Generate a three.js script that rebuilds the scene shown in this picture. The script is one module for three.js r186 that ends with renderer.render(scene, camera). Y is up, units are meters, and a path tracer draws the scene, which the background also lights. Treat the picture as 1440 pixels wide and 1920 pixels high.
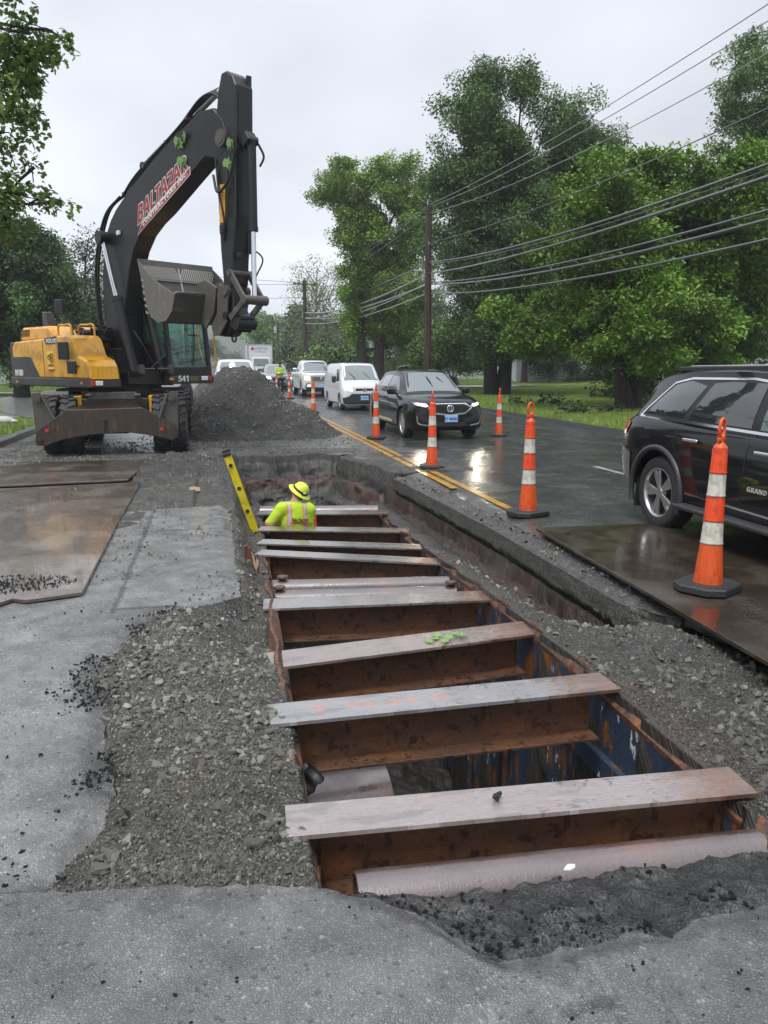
import * as THREE from 'three';
import { mergeGeometries, toCreasedNormals, mergeVertices } from 'three/addons/utils/BufferGeometryUtils.js';
import { ConvexGeometry } from 'three/addons/geometries/ConvexGeometry.js';
import { RoundedBoxGeometry } from 'three/addons/geometries/RoundedBoxGeometry.js';
import { TextGeometry } from 'three/addons/geometries/TextGeometry.js';
import { FontLoader } from 'three/addons/loaders/FontLoader.js';
import { MarchingCubes } from 'three/addons/objects/MarchingCubes.js';
import { Brush, Evaluator, SUBTRACTION } from 'three-bvh-csg';
import { MeshBVH, acceleratedRaycast } from 'three-mesh-bvh';

// ---------------------------------------------------------------- camera, sky, sun, haze, exposure
const scene = new THREE.Scene();
const camera = new THREE.PerspectiveCamera(67.31, 0.75, 0.05, 3000);
camera.rotation.order = 'YXZ';
camera.position.set(0, 1.7, 0);
camera.rotation.set(-0.18844, -0.21463, 0);
const renderer = new THREE.WebGLRenderer();
renderer.toneMapping = THREE.LinearToneMapping;
renderer.toneMappingExposure = 1.75;
renderer.shadowMap.enabled = true;
scene.fog = new THREE.FogExp2(new THREE.Color(0.80, 0.84, 0.90), 0.00075);

// seeded random and noise
let seed = 7;
const reseed = (s) => { seed = s; };
const rnd = () => { seed = (seed + 0x6d2b79f5) | 0; let t = Math.imul(seed ^ (seed >>> 15), 1 | seed); t = (t + Math.imul(t ^ (t >>> 7), 61 | t)) ^ t; return ((t ^ (t >>> 14)) >>> 0) / 4294967296; };
const rr = (a, b) => a + (b - a) * rnd();
const clamp = (x, a = 0, b = 1) => Math.min(b, Math.max(a, x));
const lerp = (a, b, t) => a + (b - a) * t;
const sstep = (a, b, x) => { const t = clamp((x - a) / (b - a)); return t * t * (3 - 2 * t); };
const hash2 = (x, y) => { let h = Math.imul(x | 0, 374761393) + Math.imul(y | 0, 668265263); h = Math.imul(h ^ (h >>> 13), 1274126177); return ((h ^ (h >>> 16)) >>> 0) / 4294967296; };
function vnoise(x, y, per = 0) {               // value noise 0..1, optionally periodic
  const xi = Math.floor(x), yi = Math.floor(y), fx = x - xi, fy = y - yi;
  const w = (a) => (per ? ((a % per) + per) % per : a);
  const u = fx * fx * (3 - 2 * fx), v = fy * fy * (3 - 2 * fy);
  const a = hash2(w(xi), w(yi)), b = hash2(w(xi + 1), w(yi)), c = hash2(w(xi), w(yi + 1)), d = hash2(w(xi + 1), w(yi + 1));
  return a + (b - a) * u + (c - a) * v + (a - b - c + d) * u * v;
}
function fbm(x, y, oct = 4, per = 0) { let s = 0, a = 0.5, t = 0; for (let i = 0; i < oct; i++) { s += a * vnoise(x + i * 17.3 * (per ? 0 : 1), y + i * 9.1 * (per ? 0 : 1), per); t += a; a *= 0.5; x *= 2; y *= 2; per *= 2; } return s / t; }
function path(list, t) {                        // piecewise linear lookup in [[key, value], ...], keys descending or ascending
  const up = list[0][0] < list[list.length - 1][0];
  for (let i = 0; i < list.length - 1; i++) {
    const [a, va] = list[i], [b, vb] = list[i + 1];
    if (up ? t <= b : t >= b) { const k = clamp((t - a) / (b - a)); return va + (vb - va) * k; }
  }
  return list[list.length - 1][1];
}

// overcast sky: a slightly bluish cloud layer with soft lumps, brightened towards the unseen zenith to light the ground
{
  const W = 1024, Hh = 512, data = new Float32Array(W * Hh * 4);
  for (let r = 0; r < Hh; r++) {
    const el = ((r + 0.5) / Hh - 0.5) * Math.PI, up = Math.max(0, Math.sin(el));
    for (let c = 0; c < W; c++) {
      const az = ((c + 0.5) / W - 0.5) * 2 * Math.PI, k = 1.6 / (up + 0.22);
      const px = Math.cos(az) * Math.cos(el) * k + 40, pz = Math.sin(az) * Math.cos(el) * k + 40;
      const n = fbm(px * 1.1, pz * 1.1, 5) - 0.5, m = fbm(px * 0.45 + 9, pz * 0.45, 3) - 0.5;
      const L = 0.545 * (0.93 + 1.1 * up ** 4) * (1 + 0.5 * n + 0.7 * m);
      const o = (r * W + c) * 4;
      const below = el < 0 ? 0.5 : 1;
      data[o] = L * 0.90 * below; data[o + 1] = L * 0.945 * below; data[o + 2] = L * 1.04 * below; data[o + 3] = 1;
    }
  }
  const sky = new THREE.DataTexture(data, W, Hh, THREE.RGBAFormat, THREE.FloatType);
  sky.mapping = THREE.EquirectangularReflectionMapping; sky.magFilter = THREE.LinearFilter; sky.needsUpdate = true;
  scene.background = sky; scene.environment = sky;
}
const sun = new THREE.DirectionalLight(new THREE.Color(1, 0.985, 0.96), 1.5);
sun.position.set(-14, 40, 6); sun.target.position.set(0, 0, -12);
sun.castShadow = true; sun.shadow.radius = 45; sun.shadow.mapSize.set(2048, 2048);
Object.assign(sun.shadow.camera, { left: -50, right: 50, top: 50, bottom: -50, near: 1, far: 160 });
scene.add(sun, sun.target);

// ---------------------------------------------------------------- helpers
const V = (x, y, z) => new THREE.Vector3(x, y, z);
const used = new Map();
function numbered(name) { const n = used.get(name) ?? 0; used.set(name, n + 1); return n ? `${name}_${String(n).padStart(3, '0')}` : name; }
function tag(o, label, category, group, kind) {
  if (label) o.userData.label = label; if (category) o.userData.category = category; if (group) o.userData.group = group; if (kind) o.userData.kind = kind; return o;
}
function thing(name, label, category, [x, y, z] = [0, 0, 0], turn = 0, group) {
  const o = new THREE.Group(); o.name = numbered(name); o.position.set(x, y, z); o.rotation.y = turn; scene.add(o); return tag(o, label, category, group);
}
function struct(name, geo, mat, parent = scene, kind = 'structure') {
  const m = new THREE.Mesh(geo, mat); m.name = parent === scene ? numbered(name) : name; m.castShadow = m.receiveShadow = true; if (kind) m.userData.kind = kind; parent.add(m); return m;
}
function boxUV(g) {                              // uv in metres from the dominant axis of each face
  const p = g.attributes.position, uv = new Float32Array(p.count * 2), a = V(0, 0, 0), b = V(0, 0, 0), c = V(0, 0, 0), n = V(0, 0, 0);
  for (let i = 0; i < p.count; i += 3) {
    a.fromBufferAttribute(p, i); b.fromBufferAttribute(p, i + 1); c.fromBufferAttribute(p, i + 2);
    n.copy(b).sub(a).cross(c.clone().sub(a)); const x = Math.abs(n.x), y = Math.abs(n.y), z = Math.abs(n.z);
    [a, b, c].forEach((q, k) => {
      const [u, v] = y >= x && y >= z ? [q.x, q.z] : x >= z ? [q.z, q.y] : [q.x, q.y];
      uv[(i + k) * 2] = u; uv[(i + k) * 2 + 1] = v;
    });
  }
  g.setAttribute('uv', new THREE.BufferAttribute(uv, 2)); return g;
}
const plain = (g, keepUV) => {
  if (g.index) g = g.toNonIndexed();
  for (const k of Object.keys(g.attributes)) if (!['position', 'normal', 'uv'].includes(k)) g.deleteAttribute(k);
  if (!g.attributes.normal) g.computeVertexNormals();
  if (!g.attributes.uv || !keepUV) boxUV(g);
  g.morphAttributes = {}; return g;
};
const UPY = V(0, 1, 0);
const toV = (a) => (a.isVector3 ? a : V(...a));
class MB {                                       // collects shapes and merges them into ONE mesh
  constructor() { this.g = []; }
  add(g, pos, rot, scale) {
    const m = new THREE.Matrix4().compose(pos ? toV(pos) : V(0, 0, 0), new THREE.Quaternion().setFromEuler(new THREE.Euler(...(rot ?? [0, 0, 0]))), scale ? toV(scale) : V(1, 1, 1));
    g = g.clone(); g.applyMatrix4(m); this.g.push(plain(g, g.userData.keepUV)); return this;
  }
  box(w, h, d, pos, rot, r = 0) {
    return this.add(r ? new RoundedBoxGeometry(w, h, d, r > 0.03 ? 3 : 1, Math.min(r, w / 2.01, h / 2.01, d / 2.01)) : new THREE.BoxGeometry(w, h, d), pos, rot);
  }
  rod(a, b, r1, r2 = r1, seg = 10, open = false) {
    a = toV(a); b = toV(b); const d = b.clone().sub(a), L = d.length();
    const g = new THREE.CylinderGeometry(r2, r1, L, seg, 1, open);
    g.applyQuaternion(new THREE.Quaternion().setFromUnitVectors(UPY, d.normalize())); g.translate((a.x + b.x) / 2, (a.y + b.y) / 2, (a.z + b.z) / 2);
    this.g.push(plain(g)); return this;
  }
  bar(a, b, w, h, up = UPY, r = 0) {             // rectangular bar from a to b, h along up
    a = toV(a); b = toV(b); const d = b.clone().sub(a), L = d.length(), z = d.normalize(), x = new THREE.Vector3().crossVectors(toV(up), z).normalize(), y = new THREE.Vector3().crossVectors(z, x);
    const g = r ? new RoundedBoxGeometry(w, h, L, 1, r) : new THREE.BoxGeometry(w, h, L); g.applyMatrix4(new THREE.Matrix4().makeBasis(x, y, z)); g.translate((a.x + b.x) / 2, (a.y + b.y) / 2, (a.z + b.z) / 2);
    this.g.push(plain(g)); return this;
  }
  tube(pts, r, seg = 6, n = pts.length * 5, closed = false) {
    this.g.push(plain(new THREE.TubeGeometry(new THREE.CatmullRomCurve3(pts.map(toV), closed), n, r, seg, closed))); return this;
  }
  ext(pts, depth, pos, rot, bevel = 0, holes) {  // extruded outline in xy, thickness along z, centred
    const s = new THREE.Shape(pts.map((p) => new THREE.Vector2(...p))); (holes ?? []).forEach((h) => s.holes.push(new THREE.Path(h.map((p) => new THREE.Vector2(...p)))));
    const g = new THREE.ExtrudeGeometry(s, { depth: depth - 2 * bevel, bevelEnabled: bevel > 0, bevelSize: bevel, bevelThickness: bevel, bevelOffset: -bevel, bevelSegments: 1, curveSegments: 8 });
    g.translate(0, 0, -(depth - 2 * bevel) / 2); return this.add(g, pos, rot);
  }
  lathe(pts, pos, rot, seg = 28) { return this.add(new THREE.LatheGeometry(pts.map((p) => new THREE.Vector2(...p)), seg), pos, rot); }
  sph(r, pos, scale, rot, seg = 14) { return this.add(new THREE.SphereGeometry(r, seg, Math.round(seg * 0.7)), pos, rot, scale); }
  geo() { return this.g.length === 1 ? this.g[0] : mergeGeometries(this.g, false); }
  build(name, mat, parent = scene) { const m = new THREE.Mesh(this.geo(), mat); m.name = parent === scene ? numbered(name) : name; m.castShadow = m.receiveShadow = true; parent.add(m); return m; }
}
const F_SANS = await new FontLoader().loadAsync('fonts/droid/droid_sans_bold.typeface.json');
function textGeo(str, size, depth = 0.004, grow = 0) {   // flat raised lettering, centred on its own middle, facing +z
  const g = new TextGeometry(str, { font: F_SANS, size, depth, curveSegments: 3, bevelEnabled: grow > 0, bevelSize: grow, bevelThickness: 0.001, bevelSegments: 1 });
  g.computeBoundingBox(); const b = g.boundingBox; g.translate(-(b.min.x + b.max.x) / 2, -(b.min.y + b.max.y) / 2, 0); return g;
}

// ---------------------------------------------------------------- textures and materials
function tex(w, h, f, srgb = true, rep) {       // f(x, y) -> [r, g, b] in 0..255
  const d = new Uint8Array(w * h * 4);
  for (let y = 0; y < h; y++) for (let x = 0; x < w; x++) { const c = f(x, y), o = (y * w + x) * 4; d[o] = clamp(c[0], 0, 255); d[o + 1] = clamp(c[1], 0, 255); d[o + 2] = clamp(c[2], 0, 255); d[o + 3] = 255; }
  const t = new THREE.DataTexture(d, w, h); t.magFilter = THREE.LinearFilter; t.wrapS = t.wrapT = THREE.RepeatWrapping; if (srgb) t.colorSpace = THREE.SRGBColorSpace;
  if (rep) t.repeat.set(rep, rep); t.needsUpdate = true; return t;
}
const grey = (w, h, f, rep) => tex(w, h, (x, y) => { const v = 255 * f(x, y); return [v, v, v]; }, false, rep);
const again = (t, r) => { const c = t.clone(); c.repeat.set(r, r); c.needsUpdate = true; return c; };
const C3 = (r, g, b) => new THREE.Color().setRGB(r, g, b);
const M = (color, roughness = 0.6, more = {}) => new THREE.MeshStandardMaterial({ color: Array.isArray(color) ? C3(...color) : color, roughness, ...more });
const MP = (color, roughness = 0.6, more = {}) => new THREE.MeshPhysicalMaterial({ color: Array.isArray(color) ? C3(...color) : color, roughness, ...more });

// speckle of crushed stone in asphalt (tiles every 1 m)
const N5 = 512;
const NA = 1024, CELL = 10.24, NC = 100, cellAt = (() => {     // crushed aggregate: jittered cells, 1 m tile, about 10 mm each
  const dist = new Float32Array(NA * NA), id = new Float32Array(NA * NA);
  for (let y = 0; y < NA; y++) for (let x = 0; x < NA; x++) {
    const cx = Math.floor(x / CELL), cy = Math.floor(y / CELL); let d1 = 9e9, d2 = 9e9, w = 0;
    for (let j = -2; j <= 2; j++) for (let i = -2; i <= 2; i++) { const gx = (cx + i + NC) % NC, gy = (cy + j + NC) % NC, px = (cx + i + hash2(gx, gy) * 1.1 - 0.05) * CELL, py = (cy + j + hash2(gx + 311, gy + 97) * 1.1 - 0.05) * CELL, d = Math.hypot(x - px, y - py) - 5.5 * hash2(gx + 7, gy + 71) ** 2; if (d < d1) { d2 = d1; d1 = d; w = hash2(gx + 53, gy + 11); } else if (d < d2) d2 = d; }
    dist[y * NA + x] = clamp((d2 - d1) / 5); id[y * NA + x] = w;
  }
  return (x, y) => [dist[y * NA + x], id[y * NA + x]];
})();
const asphaltBump = grey(NA, NA, (x, y) => { const [d, w] = cellAt(x, y); return clamp((0.35 + 0.65 * w) * sstep(0, 0.8, d) + 0.18 * vnoise(x / 3, y / 3)); });
const asphaltMap = tex(NA, NA, (x, y) => { const [d, w] = cellAt(x, y), l = fbm(x / 128, y / 128, 4, 8), g = vnoise(x / 2, y / 2, 512); let v = 186 + (w - 0.5) * 40 + (g - 0.5) * 26 + (l - 0.5) * 56 - 16 * (1 - sstep(0, 0.35, d)); if (w > 0.985) v += 34; if (w < 0.02) v -= 34; return [v, v, v * 0.99]; });
const wetRough = grey(512, 512, (x, y) => { const p = fbm(x / 64, y / 64, 5, 8); return clamp(0.14 + 0.75 * Math.abs(p - 0.45) + 0.12 * (vnoise(x / 4, y / 4, 128) - 0.5), 0.07, 0.6); }, 1 / 5);
const dampRough = grey(512, 512, (x, y) => { const p = fbm(x / 42.67, y / 42.67, 5, 12), s = vnoise(x / 3.2, y / 3.2, 160); return clamp(0.30 + 0.8 * (p - 0.48) + 0.12 * (s - 0.5), 0.13, 0.6); }, 1 / 2.5);
const gritMap = tex(N5, N5, (x, y) => { const a = vnoise(x / 4, y / 4, 128), b = vnoise(x / 2, y / 2, 256), c = vnoise(x / 12.8, y / 12.8, 40); const v = 150 + (a - 0.5) * 150 + (b - 0.5) * 110 + (c - 0.5) * 60; return [v, v * 0.995, v * 0.97]; });
const gritBump = grey(N5, N5, (x, y) => 0.5 * vnoise(x / 8, y / 8, 64) + 0.3 * vnoise(x / 4, y / 4, 128) + 0.2 * vnoise(x / 2, y / 2, 256));
// rusty steel: brown with orange and dark patches, drips along v
const rustMap = tex(1024, 1024, (x, y) => {
  const p = fbm(x / 128, y / 128, 6, 8), q = fbm(x / 20 + 3, y / 200, 4, 0), s = fbm(x / 32, y / 32, 4, 32), g = vnoise(x / 4, y / 4, 256);
  let r = lerp(84, 112, sstep(0.25, 0.75, p)), gg = lerp(66, 82, sstep(0.25, 0.75, p)), b = lerp(57, 64, p);
  const o = sstep(0.56, 0.72, s); r += 26 * o; gg += 9 * o; b -= 4 * o; const d = sstep(0.5, 0.3, s); r *= 1 - 0.26 * d; gg *= 1 - 0.24 * d; b *= 1 - 0.2 * d;
  const k = 0.86 + 0.3 * (g - 0.5) + 0.2 * (q - 0.5); return [r * k, gg * k, b * k];
});
const rustBump = grey(512, 512, (x, y) => 0.6 * fbm(x / 16, y / 16, 4, 32) + 0.4 * vnoise(x / 3, y / 3, 0));
const rustRough = grey(512, 512, (x, y) => clamp(0.42 + 0.9 * (fbm(x / 64, y / 64, 5, 8) - 0.5), 0.14, 0.8));
// fine dirt over paint
const dirtMap = tex(512, 512, (x, y) => { const p = fbm(x / 64, y / 64, 5, 8), q = fbm(x / 8, y / 128, 3, 0); const v = 245 - 45 * sstep(0.45, 0.75, p) - 18 * sstep(0.5, 0.8, q); return [v, v * 0.98, v * 0.94]; });
const dirtRough = grey(256, 256, (x, y) => clamp(0.35 + 0.8 * (fbm(x / 32, y / 32, 4, 8) - 0.45), 0.15, 0.9));
const blackSteelMap = tex(512, 512, (x, y) => {
  const p = fbm(x / 64, y / 64, 5, 8), q = fbm(x / 6, y / 90, 3, 0), w = sstep(0.6, 0.78, p); let v = 205 + 50 * (q - 0.5); return [lerp(v, 255, w), lerp(v, 240, w), lerp(v, 222, w)];
});

const MAT = {
  chrome: M([0.75, 0.76, 0.78], 0.12, { metalness: 1 }),
  steel: M([0.42, 0.42, 0.43], 0.3, { metalness: 1 }),
  tyre: M([0.022, 0.022, 0.023], 0.62, { bumpMap: again(gritBump, 6), bumpScale: 0.002 }),
  black: M([0.012, 0.012, 0.013], 0.45),
  blackMatte: M([0.016, 0.016, 0.016], 0.8),
  plastic: M([0.025, 0.025, 0.027], 0.5),
  rust: M([1, 1, 1], 1, { map: rustMap, bumpMap: rustBump, bumpScale: 0.004, roughnessMap: rustRough, metalness: 0.0 }),
};
// ---------------------------------------------------------------- ground, pit and pavements
const shieldL = (z) => 0.285 + (-2.2 - z) * 0.0345;           // the two trench shield panels: x along z
const shieldR = (z) => 1.985 + (-2.2 - z) * 0.0345;
const shieldY = (z) => -0.05 - 0.37 * sstep(-3.2, -11.6, z) - 0.02 * clamp((-3 - z) / 8);
const SHIELD_END = -11.9, PIT_END = -14.35;
const leftEdge = (z) => path([[-2.1, -0.1], [-2.35, -0.35], [-2.5, -0.6], [-2.8, -0.46], [-3.05, -0.46], [-3.45, -0.56], [-3.9, -0.6], [-4.3, -0.74], [-4.7, -0.66], [-5.3, -0.5], [-5.45, -0.3], [-5.76, 0.12], [-7.6, 0.14], [-9.7, 0.12], [-12, 0.1], [-14.4, 0.22]], z);
const slabFace = (z) => path([[-4.6, 2.96], [-8, 2.94], [-10, 2.86], [-12, 2.74], [-13.4, 2.55], [-14.4, 2.2]], z);   // cut concrete face on the road side
const frontEdge = (x) => path([[-0.9, -2.5], [-0.35, -2.4], [0.0, -2.34], [0.3, -2.28], [0.45, -2.21], [0.56, -2.11], [0.65, -1.98], [0.75, -1.87], [1.0, -1.86], [1.2, -1.88], [1.3, -1.85], [1.41, -1.9], [1.7, -1.9], [3.4, -1.8]], x);
const pn = (x, z, f, o = 4) => fbm(x * f + 31, z * f + 57, o) - 0.5;
function groundAt(x, z) {                                     // height and colour of the loose ground
  const n1 = pn(x, z, 1.3), n2 = pn(x, z, 5, 4), n3 = pn(x, z, 18, 3);
  let y = -0.045, col = [0.115, 0.112, 0.098], kind = 0;      // default grey crushed stone
  const rough = 0.05 * n1 + 0.05 * n2 + 0.03 * n3;
  const inZ = z < -1.72 && z > PIT_END - 0.6 && x > -1.6 && x < 4.2;
  if (inZ) {
    const L = shieldL(z), R = shieldR(z), ty = shieldY(z), le = leftEdge(z) + 0.1 * n2, sf = slabFace(z) + 0.1 * n2;
    if (z > SHIELD_END) {
      if (x < L && z < frontEdge(x) - 0.03) {
        const t = clamp((x - le) / Math.max(0.05, L - le));
        const deep = sstep(-4.2, -5.6, z);
        const flat = lerp(-0.015, ty + 0.01, t) + 0.05 * Math.sin(t * 3.1) * (1 - deep);
        const fall = lerp(-0.02, ty, sstep(0.05, 0.75, t));
        const face = deep * 0;
        y = x < le ? -0.05 + 0.05 * sstep(0, -0.35, x - le) * 0 : lerp(flat, fall, deep) + rough * 0.9 + face;
        if (x < le) y = -0.055 + rough * 0.5;
        // slumped hollow where the gravel falls towards the panel
        const hol = Math.exp(-(((z + 5.1) / 0.7) ** 2)) * sstep(-0.25, 0.2, x) * 0.13; y -= hol;
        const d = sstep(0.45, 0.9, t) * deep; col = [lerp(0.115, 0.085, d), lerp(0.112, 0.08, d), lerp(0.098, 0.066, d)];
        y = lerp(-0.035, y, sstep(frontEdge(x) - 0.03, frontEdge(x) - 0.2, z)); if (pn(x + 3, z, 2.2) > 0.19 && t > 0.3) col = [0.14, 0.092, 0.072];
      } else if (x <= L) { y = -0.07; } else if (x > R) {
        const near = sstep(-5.3, -4.4, z), edge = lerp(sf, 3.75, near);
        const t = clamp((x - R) / (edge - R));
        y = lerp(ty + 0.015, lerp(-0.43, -0.22, near), sstep(0.1, lerp(0.92, 1, near), t)) + rough * (0.35 + t);
        y += 0.11 * Math.exp(-(((x - 2.86) / 0.32) ** 2 + ((z + 4.3) / 0.45) ** 2));
        y -= 0.10 * Math.exp(-(((x - 2.75) / 0.25) ** 2)) * (1 - near);
        const red = sstep(0.55, 0.95, t) * (1 - near) * sstep(-0.25, 0.1, n1 + n2); col = [lerp(0.112, 0.13, red), lerp(0.11, 0.068, red), lerp(0.097, 0.05, red)];
        if (t < 0.18 && pn(x, z, 1.5) > 0.08) col = [0.13, 0.098, 0.082];
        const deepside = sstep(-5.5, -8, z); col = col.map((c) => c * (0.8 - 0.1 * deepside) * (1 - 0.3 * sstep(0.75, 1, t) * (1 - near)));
        if (x > edge) { y = near > 0.5 ? -0.16 : -0.34; }
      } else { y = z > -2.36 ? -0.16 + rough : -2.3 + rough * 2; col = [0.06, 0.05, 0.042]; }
    } else {                                                   // open pit behind the shield
      const dl = x - (0.18 + 0.1 * n1), dr = slabFace(z) - x + 0.02 * n2, db = z - PIT_END + 0.12 * n2 + 0.18 * n1;
      const d = Math.min(dl * 1.6, dr * 1.6, db * 1.5) + 0.10 * pn(x, z, 2.2, 3);
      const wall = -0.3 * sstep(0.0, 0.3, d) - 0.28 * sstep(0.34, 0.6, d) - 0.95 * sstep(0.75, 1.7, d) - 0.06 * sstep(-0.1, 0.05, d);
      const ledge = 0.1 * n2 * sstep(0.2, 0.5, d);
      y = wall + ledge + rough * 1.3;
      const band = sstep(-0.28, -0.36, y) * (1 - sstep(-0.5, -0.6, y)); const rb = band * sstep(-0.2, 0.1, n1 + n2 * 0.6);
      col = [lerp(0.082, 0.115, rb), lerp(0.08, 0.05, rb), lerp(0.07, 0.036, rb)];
      if (d < 0.02) { y = -0.01 + rough * 1.3 + 0.03 * n1 + (db < 0.1 ? 0.055 * sstep(-0.5, -0.05, d) : 0); }
      if (n1 > 0.1 && y > -0.34 && y < -0.2) col = [0.03, 0.03, 0.03];
    }
    const fe = frontEdge(x);
    if (z > -2.42 && x > -0.3 && z > SHIELD_END) {              // crumbled asphalt between the pavement and the front pipe
      const t = clamp((z + 2.4) / (fe + 2.42 + 1e-6)); const k = sstep(-2.4, -2.3, z) ;
      if (x > 0.3) { y = lerp(y < -1 ? -0.16 : y, -0.055 + 0.05 * n2 + 0.05 * n3 + 0.03 * n1 - 0.10 * (1 - t) * (1 - t), k); { const q = sstep(-0.2, 0.25, n2 + n3 * 0.8), w = lerp(0.035, 0.08, q); col = [w * 1.01, w, w]; } }
    }
  } else {
    y = -0.06 + rough * 0.4;
    // gravel and mud carried over the pavement in front of the excavator and along the pit
    const mud = sstep(0.1, -0.6, Math.hypot((x + 0.3) / 2.2, (z + 11.6) / 2.4) - 1) ;
    y += mud * 0.045;
    if (z < PIT_END + 0.2) { const b = sstep(-14.2, -14.9, z) * sstep(-17.2, -15.2, z) * sstep(-1.2, 0.3, x) * sstep(3.4, 2.6, x); y += b * (0.085 + 0.05 * n1); }
  }
  // road works ground beside the left pavement strip
  if (x < -0.3 && x > -1.25 && z < -5.6 && z > -14.6) { const b = sstep(-0.1, 0.22, pn(x, z, 0.9) + 0.16 * sstep(-9.2, -10, z)); y += 0.055 * b + 0.02 * n2 * b; }
  if (x >= -0.9 && x < 0.35 && z < -9.55 && z > -14.9) { y += 0.06 + 0.05 * n1 + 0.03 * n2; }
  // verges
  if (x > 9.95) { y = 0.02 + 0.1 * sstep(9.95, 10.6, x) + 0.35 * sstep(13, 40, x) + 0.25 * pn(x, z, 0.12); col = [0.05, 0.072, 0.022]; kind = 1; }
  if (x < -4.75) { y = 0.09 + 0.02 * n1 + 0.2 * sstep(-8, -30, x); col = [0.052, 0.078, 0.022]; kind = 1; }
  const far = Math.hypot(x, z + 10); if (far > 130) { y = Math.min(y, 0.2) ; }
  // distant ridge
  const ridge = sstep(230, 460, -z) * (16 + 20 * fbm(x / 160 + 2, 3, 3)) * sstep(400, 60, x + 0.1 * z) + sstep(60, 260, x) * 6 * sstep(-20, -200, z); y += ridge;
  if (ridge > 0.5) { col = [0.035, 0.05, 0.03]; kind = 1; }
  if (kind === 0) { const n4 = pn(x + y * 1.7, z * 1.2 + y * 2.9, 11, 4); const k = 1.0 + 0.75 * (n3 + n2 * 0.6) + 0.7 * n4 + 0.85 * pn(x, z, 2.1, 3); col = col.map((c) => c * clamp(k, 0.5, 1.5)); } else { const k = 1 + 0.6 * n1 + 0.35 * n2; col = [col[0] * k * (1 + 0.3 * n1), col[1] * k, col[2] * k]; }
  return [y, col];
}
const axis = (parts) => { const a = [parts[0][0]]; for (const [end, step] of parts.slice(1)) { const s = a[a.length - 1], n = Math.max(1, Math.round(Math.abs(end - s) / step)); for (let i = 1; i <= n; i++) a.push(s + ((end - s) * i) / n); } return a; };
{
  const xs = axis([[-520], [-120, 50], [-40, 10], [-12, 2], [-4.8, 0.4], [-1.3, 0.12], [-0.85, 0.035], [3.15, 0.0235], [4.2, 0.08], [10, 0.5], [20, 1], [60, 4], [140, 16], [520, 60]]);
  const zs = axis([[60], [6, 9], [0, 0.8], [-1.6, 0.1], [-3.2, 0.022], [-6, 0.028], [-10, 0.04], [-13.7, 0.05], [-14.8, 0.02], [-18, 0.14], [-40, 0.8], [-110, 4], [-220, 20], [-600, 38]]);
  const nx = xs.length, nz = zs.length, pos = new Float32Array(nx * nz * 3), col = new Float32Array(nx * nz * 3), uv = new Float32Array(nx * nz * 2), idx = [];
  for (let j = 0; j < nz; j++) for (let i = 0; i < nx; i++) {
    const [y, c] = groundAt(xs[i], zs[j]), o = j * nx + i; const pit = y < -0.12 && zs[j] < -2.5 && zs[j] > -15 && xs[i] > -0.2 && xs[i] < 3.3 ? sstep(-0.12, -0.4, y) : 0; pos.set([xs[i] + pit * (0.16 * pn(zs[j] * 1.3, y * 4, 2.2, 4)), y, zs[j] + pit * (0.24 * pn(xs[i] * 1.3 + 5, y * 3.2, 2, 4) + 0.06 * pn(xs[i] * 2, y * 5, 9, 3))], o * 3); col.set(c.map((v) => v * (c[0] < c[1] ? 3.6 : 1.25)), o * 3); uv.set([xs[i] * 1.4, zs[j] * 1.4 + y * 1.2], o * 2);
    if (i < nx - 1 && j < nz - 1) idx.push(o, o + 1, o + nx, o + 1, o + nx + 1, o + nx);
  }
  const g = new THREE.BufferGeometry(); g.setAttribute('position', new THREE.BufferAttribute(pos, 3)); g.setAttribute('color', new THREE.BufferAttribute(col, 3)); g.setAttribute('uv', new THREE.BufferAttribute(uv, 2)); g.setIndex(idx); g.computeVertexNormals();
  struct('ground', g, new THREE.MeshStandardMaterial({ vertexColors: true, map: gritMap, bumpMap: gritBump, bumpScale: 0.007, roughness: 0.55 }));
}
// a pavement sheet laid out in rows along z, with ragged sides, a skirt for its thickness and its own colour at each vertex
function sheet(name, rows, L, R, nx, yAt, colAt, mat, thick = 0.09) {
  const pos = [], col = [], uv = [], idx = [], put = (x, y, z, c) => { pos.push(x, y, z); col.push(...c); uv.push(x, z); };
  rows.forEach((z, j) => {
    const l = L(z), r = R(z);
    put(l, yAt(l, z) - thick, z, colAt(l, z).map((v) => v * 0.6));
    for (let i = 0; i <= nx; i++) { const x = lerp(l, r, i / nx); put(x, yAt(x, z), z, colAt(x, z)); }
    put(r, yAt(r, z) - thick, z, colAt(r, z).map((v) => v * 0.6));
  });
  const w = nx + 3; for (let j = 0; j < rows.length - 1; j++) for (let i = 0; i < w - 1; i++) { const o = j * w + i; idx.push(o, o + 1, o + w, o + 1, o + w + 1, o + w); }
  const g = new THREE.BufferGeometry(); g.setAttribute('position', new THREE.Float32BufferAttribute(pos, 3)); g.setAttribute('color', new THREE.Float32BufferAttribute(col, 3)); g.setAttribute('uv', new THREE.Float32BufferAttribute(uv, 2)); g.setIndex(idx);
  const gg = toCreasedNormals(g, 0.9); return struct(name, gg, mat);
}
const asphaltMat = new THREE.MeshStandardMaterial({ vertexColors: true, map: asphaltMap, bumpMap: asphaltBump, bumpScale: 0.003, roughness: 1, roughnessMap: dampRough });
const wetMat = new THREE.MeshStandardMaterial({ vertexColors: true, map: asphaltMap, bumpMap: asphaltBump, bumpScale: 0.0008, roughness: 1, roughnessMap: wetRough });
const stain = (x, z) => { const a = pn(x, z, 0.7, 5), b = pn(x + 9, z, 2.6, 4), c = pn(x, z + 4, 9, 3); return 1 + 0.34 * a + 0.3 * b + 0.3 * c; };
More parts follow.
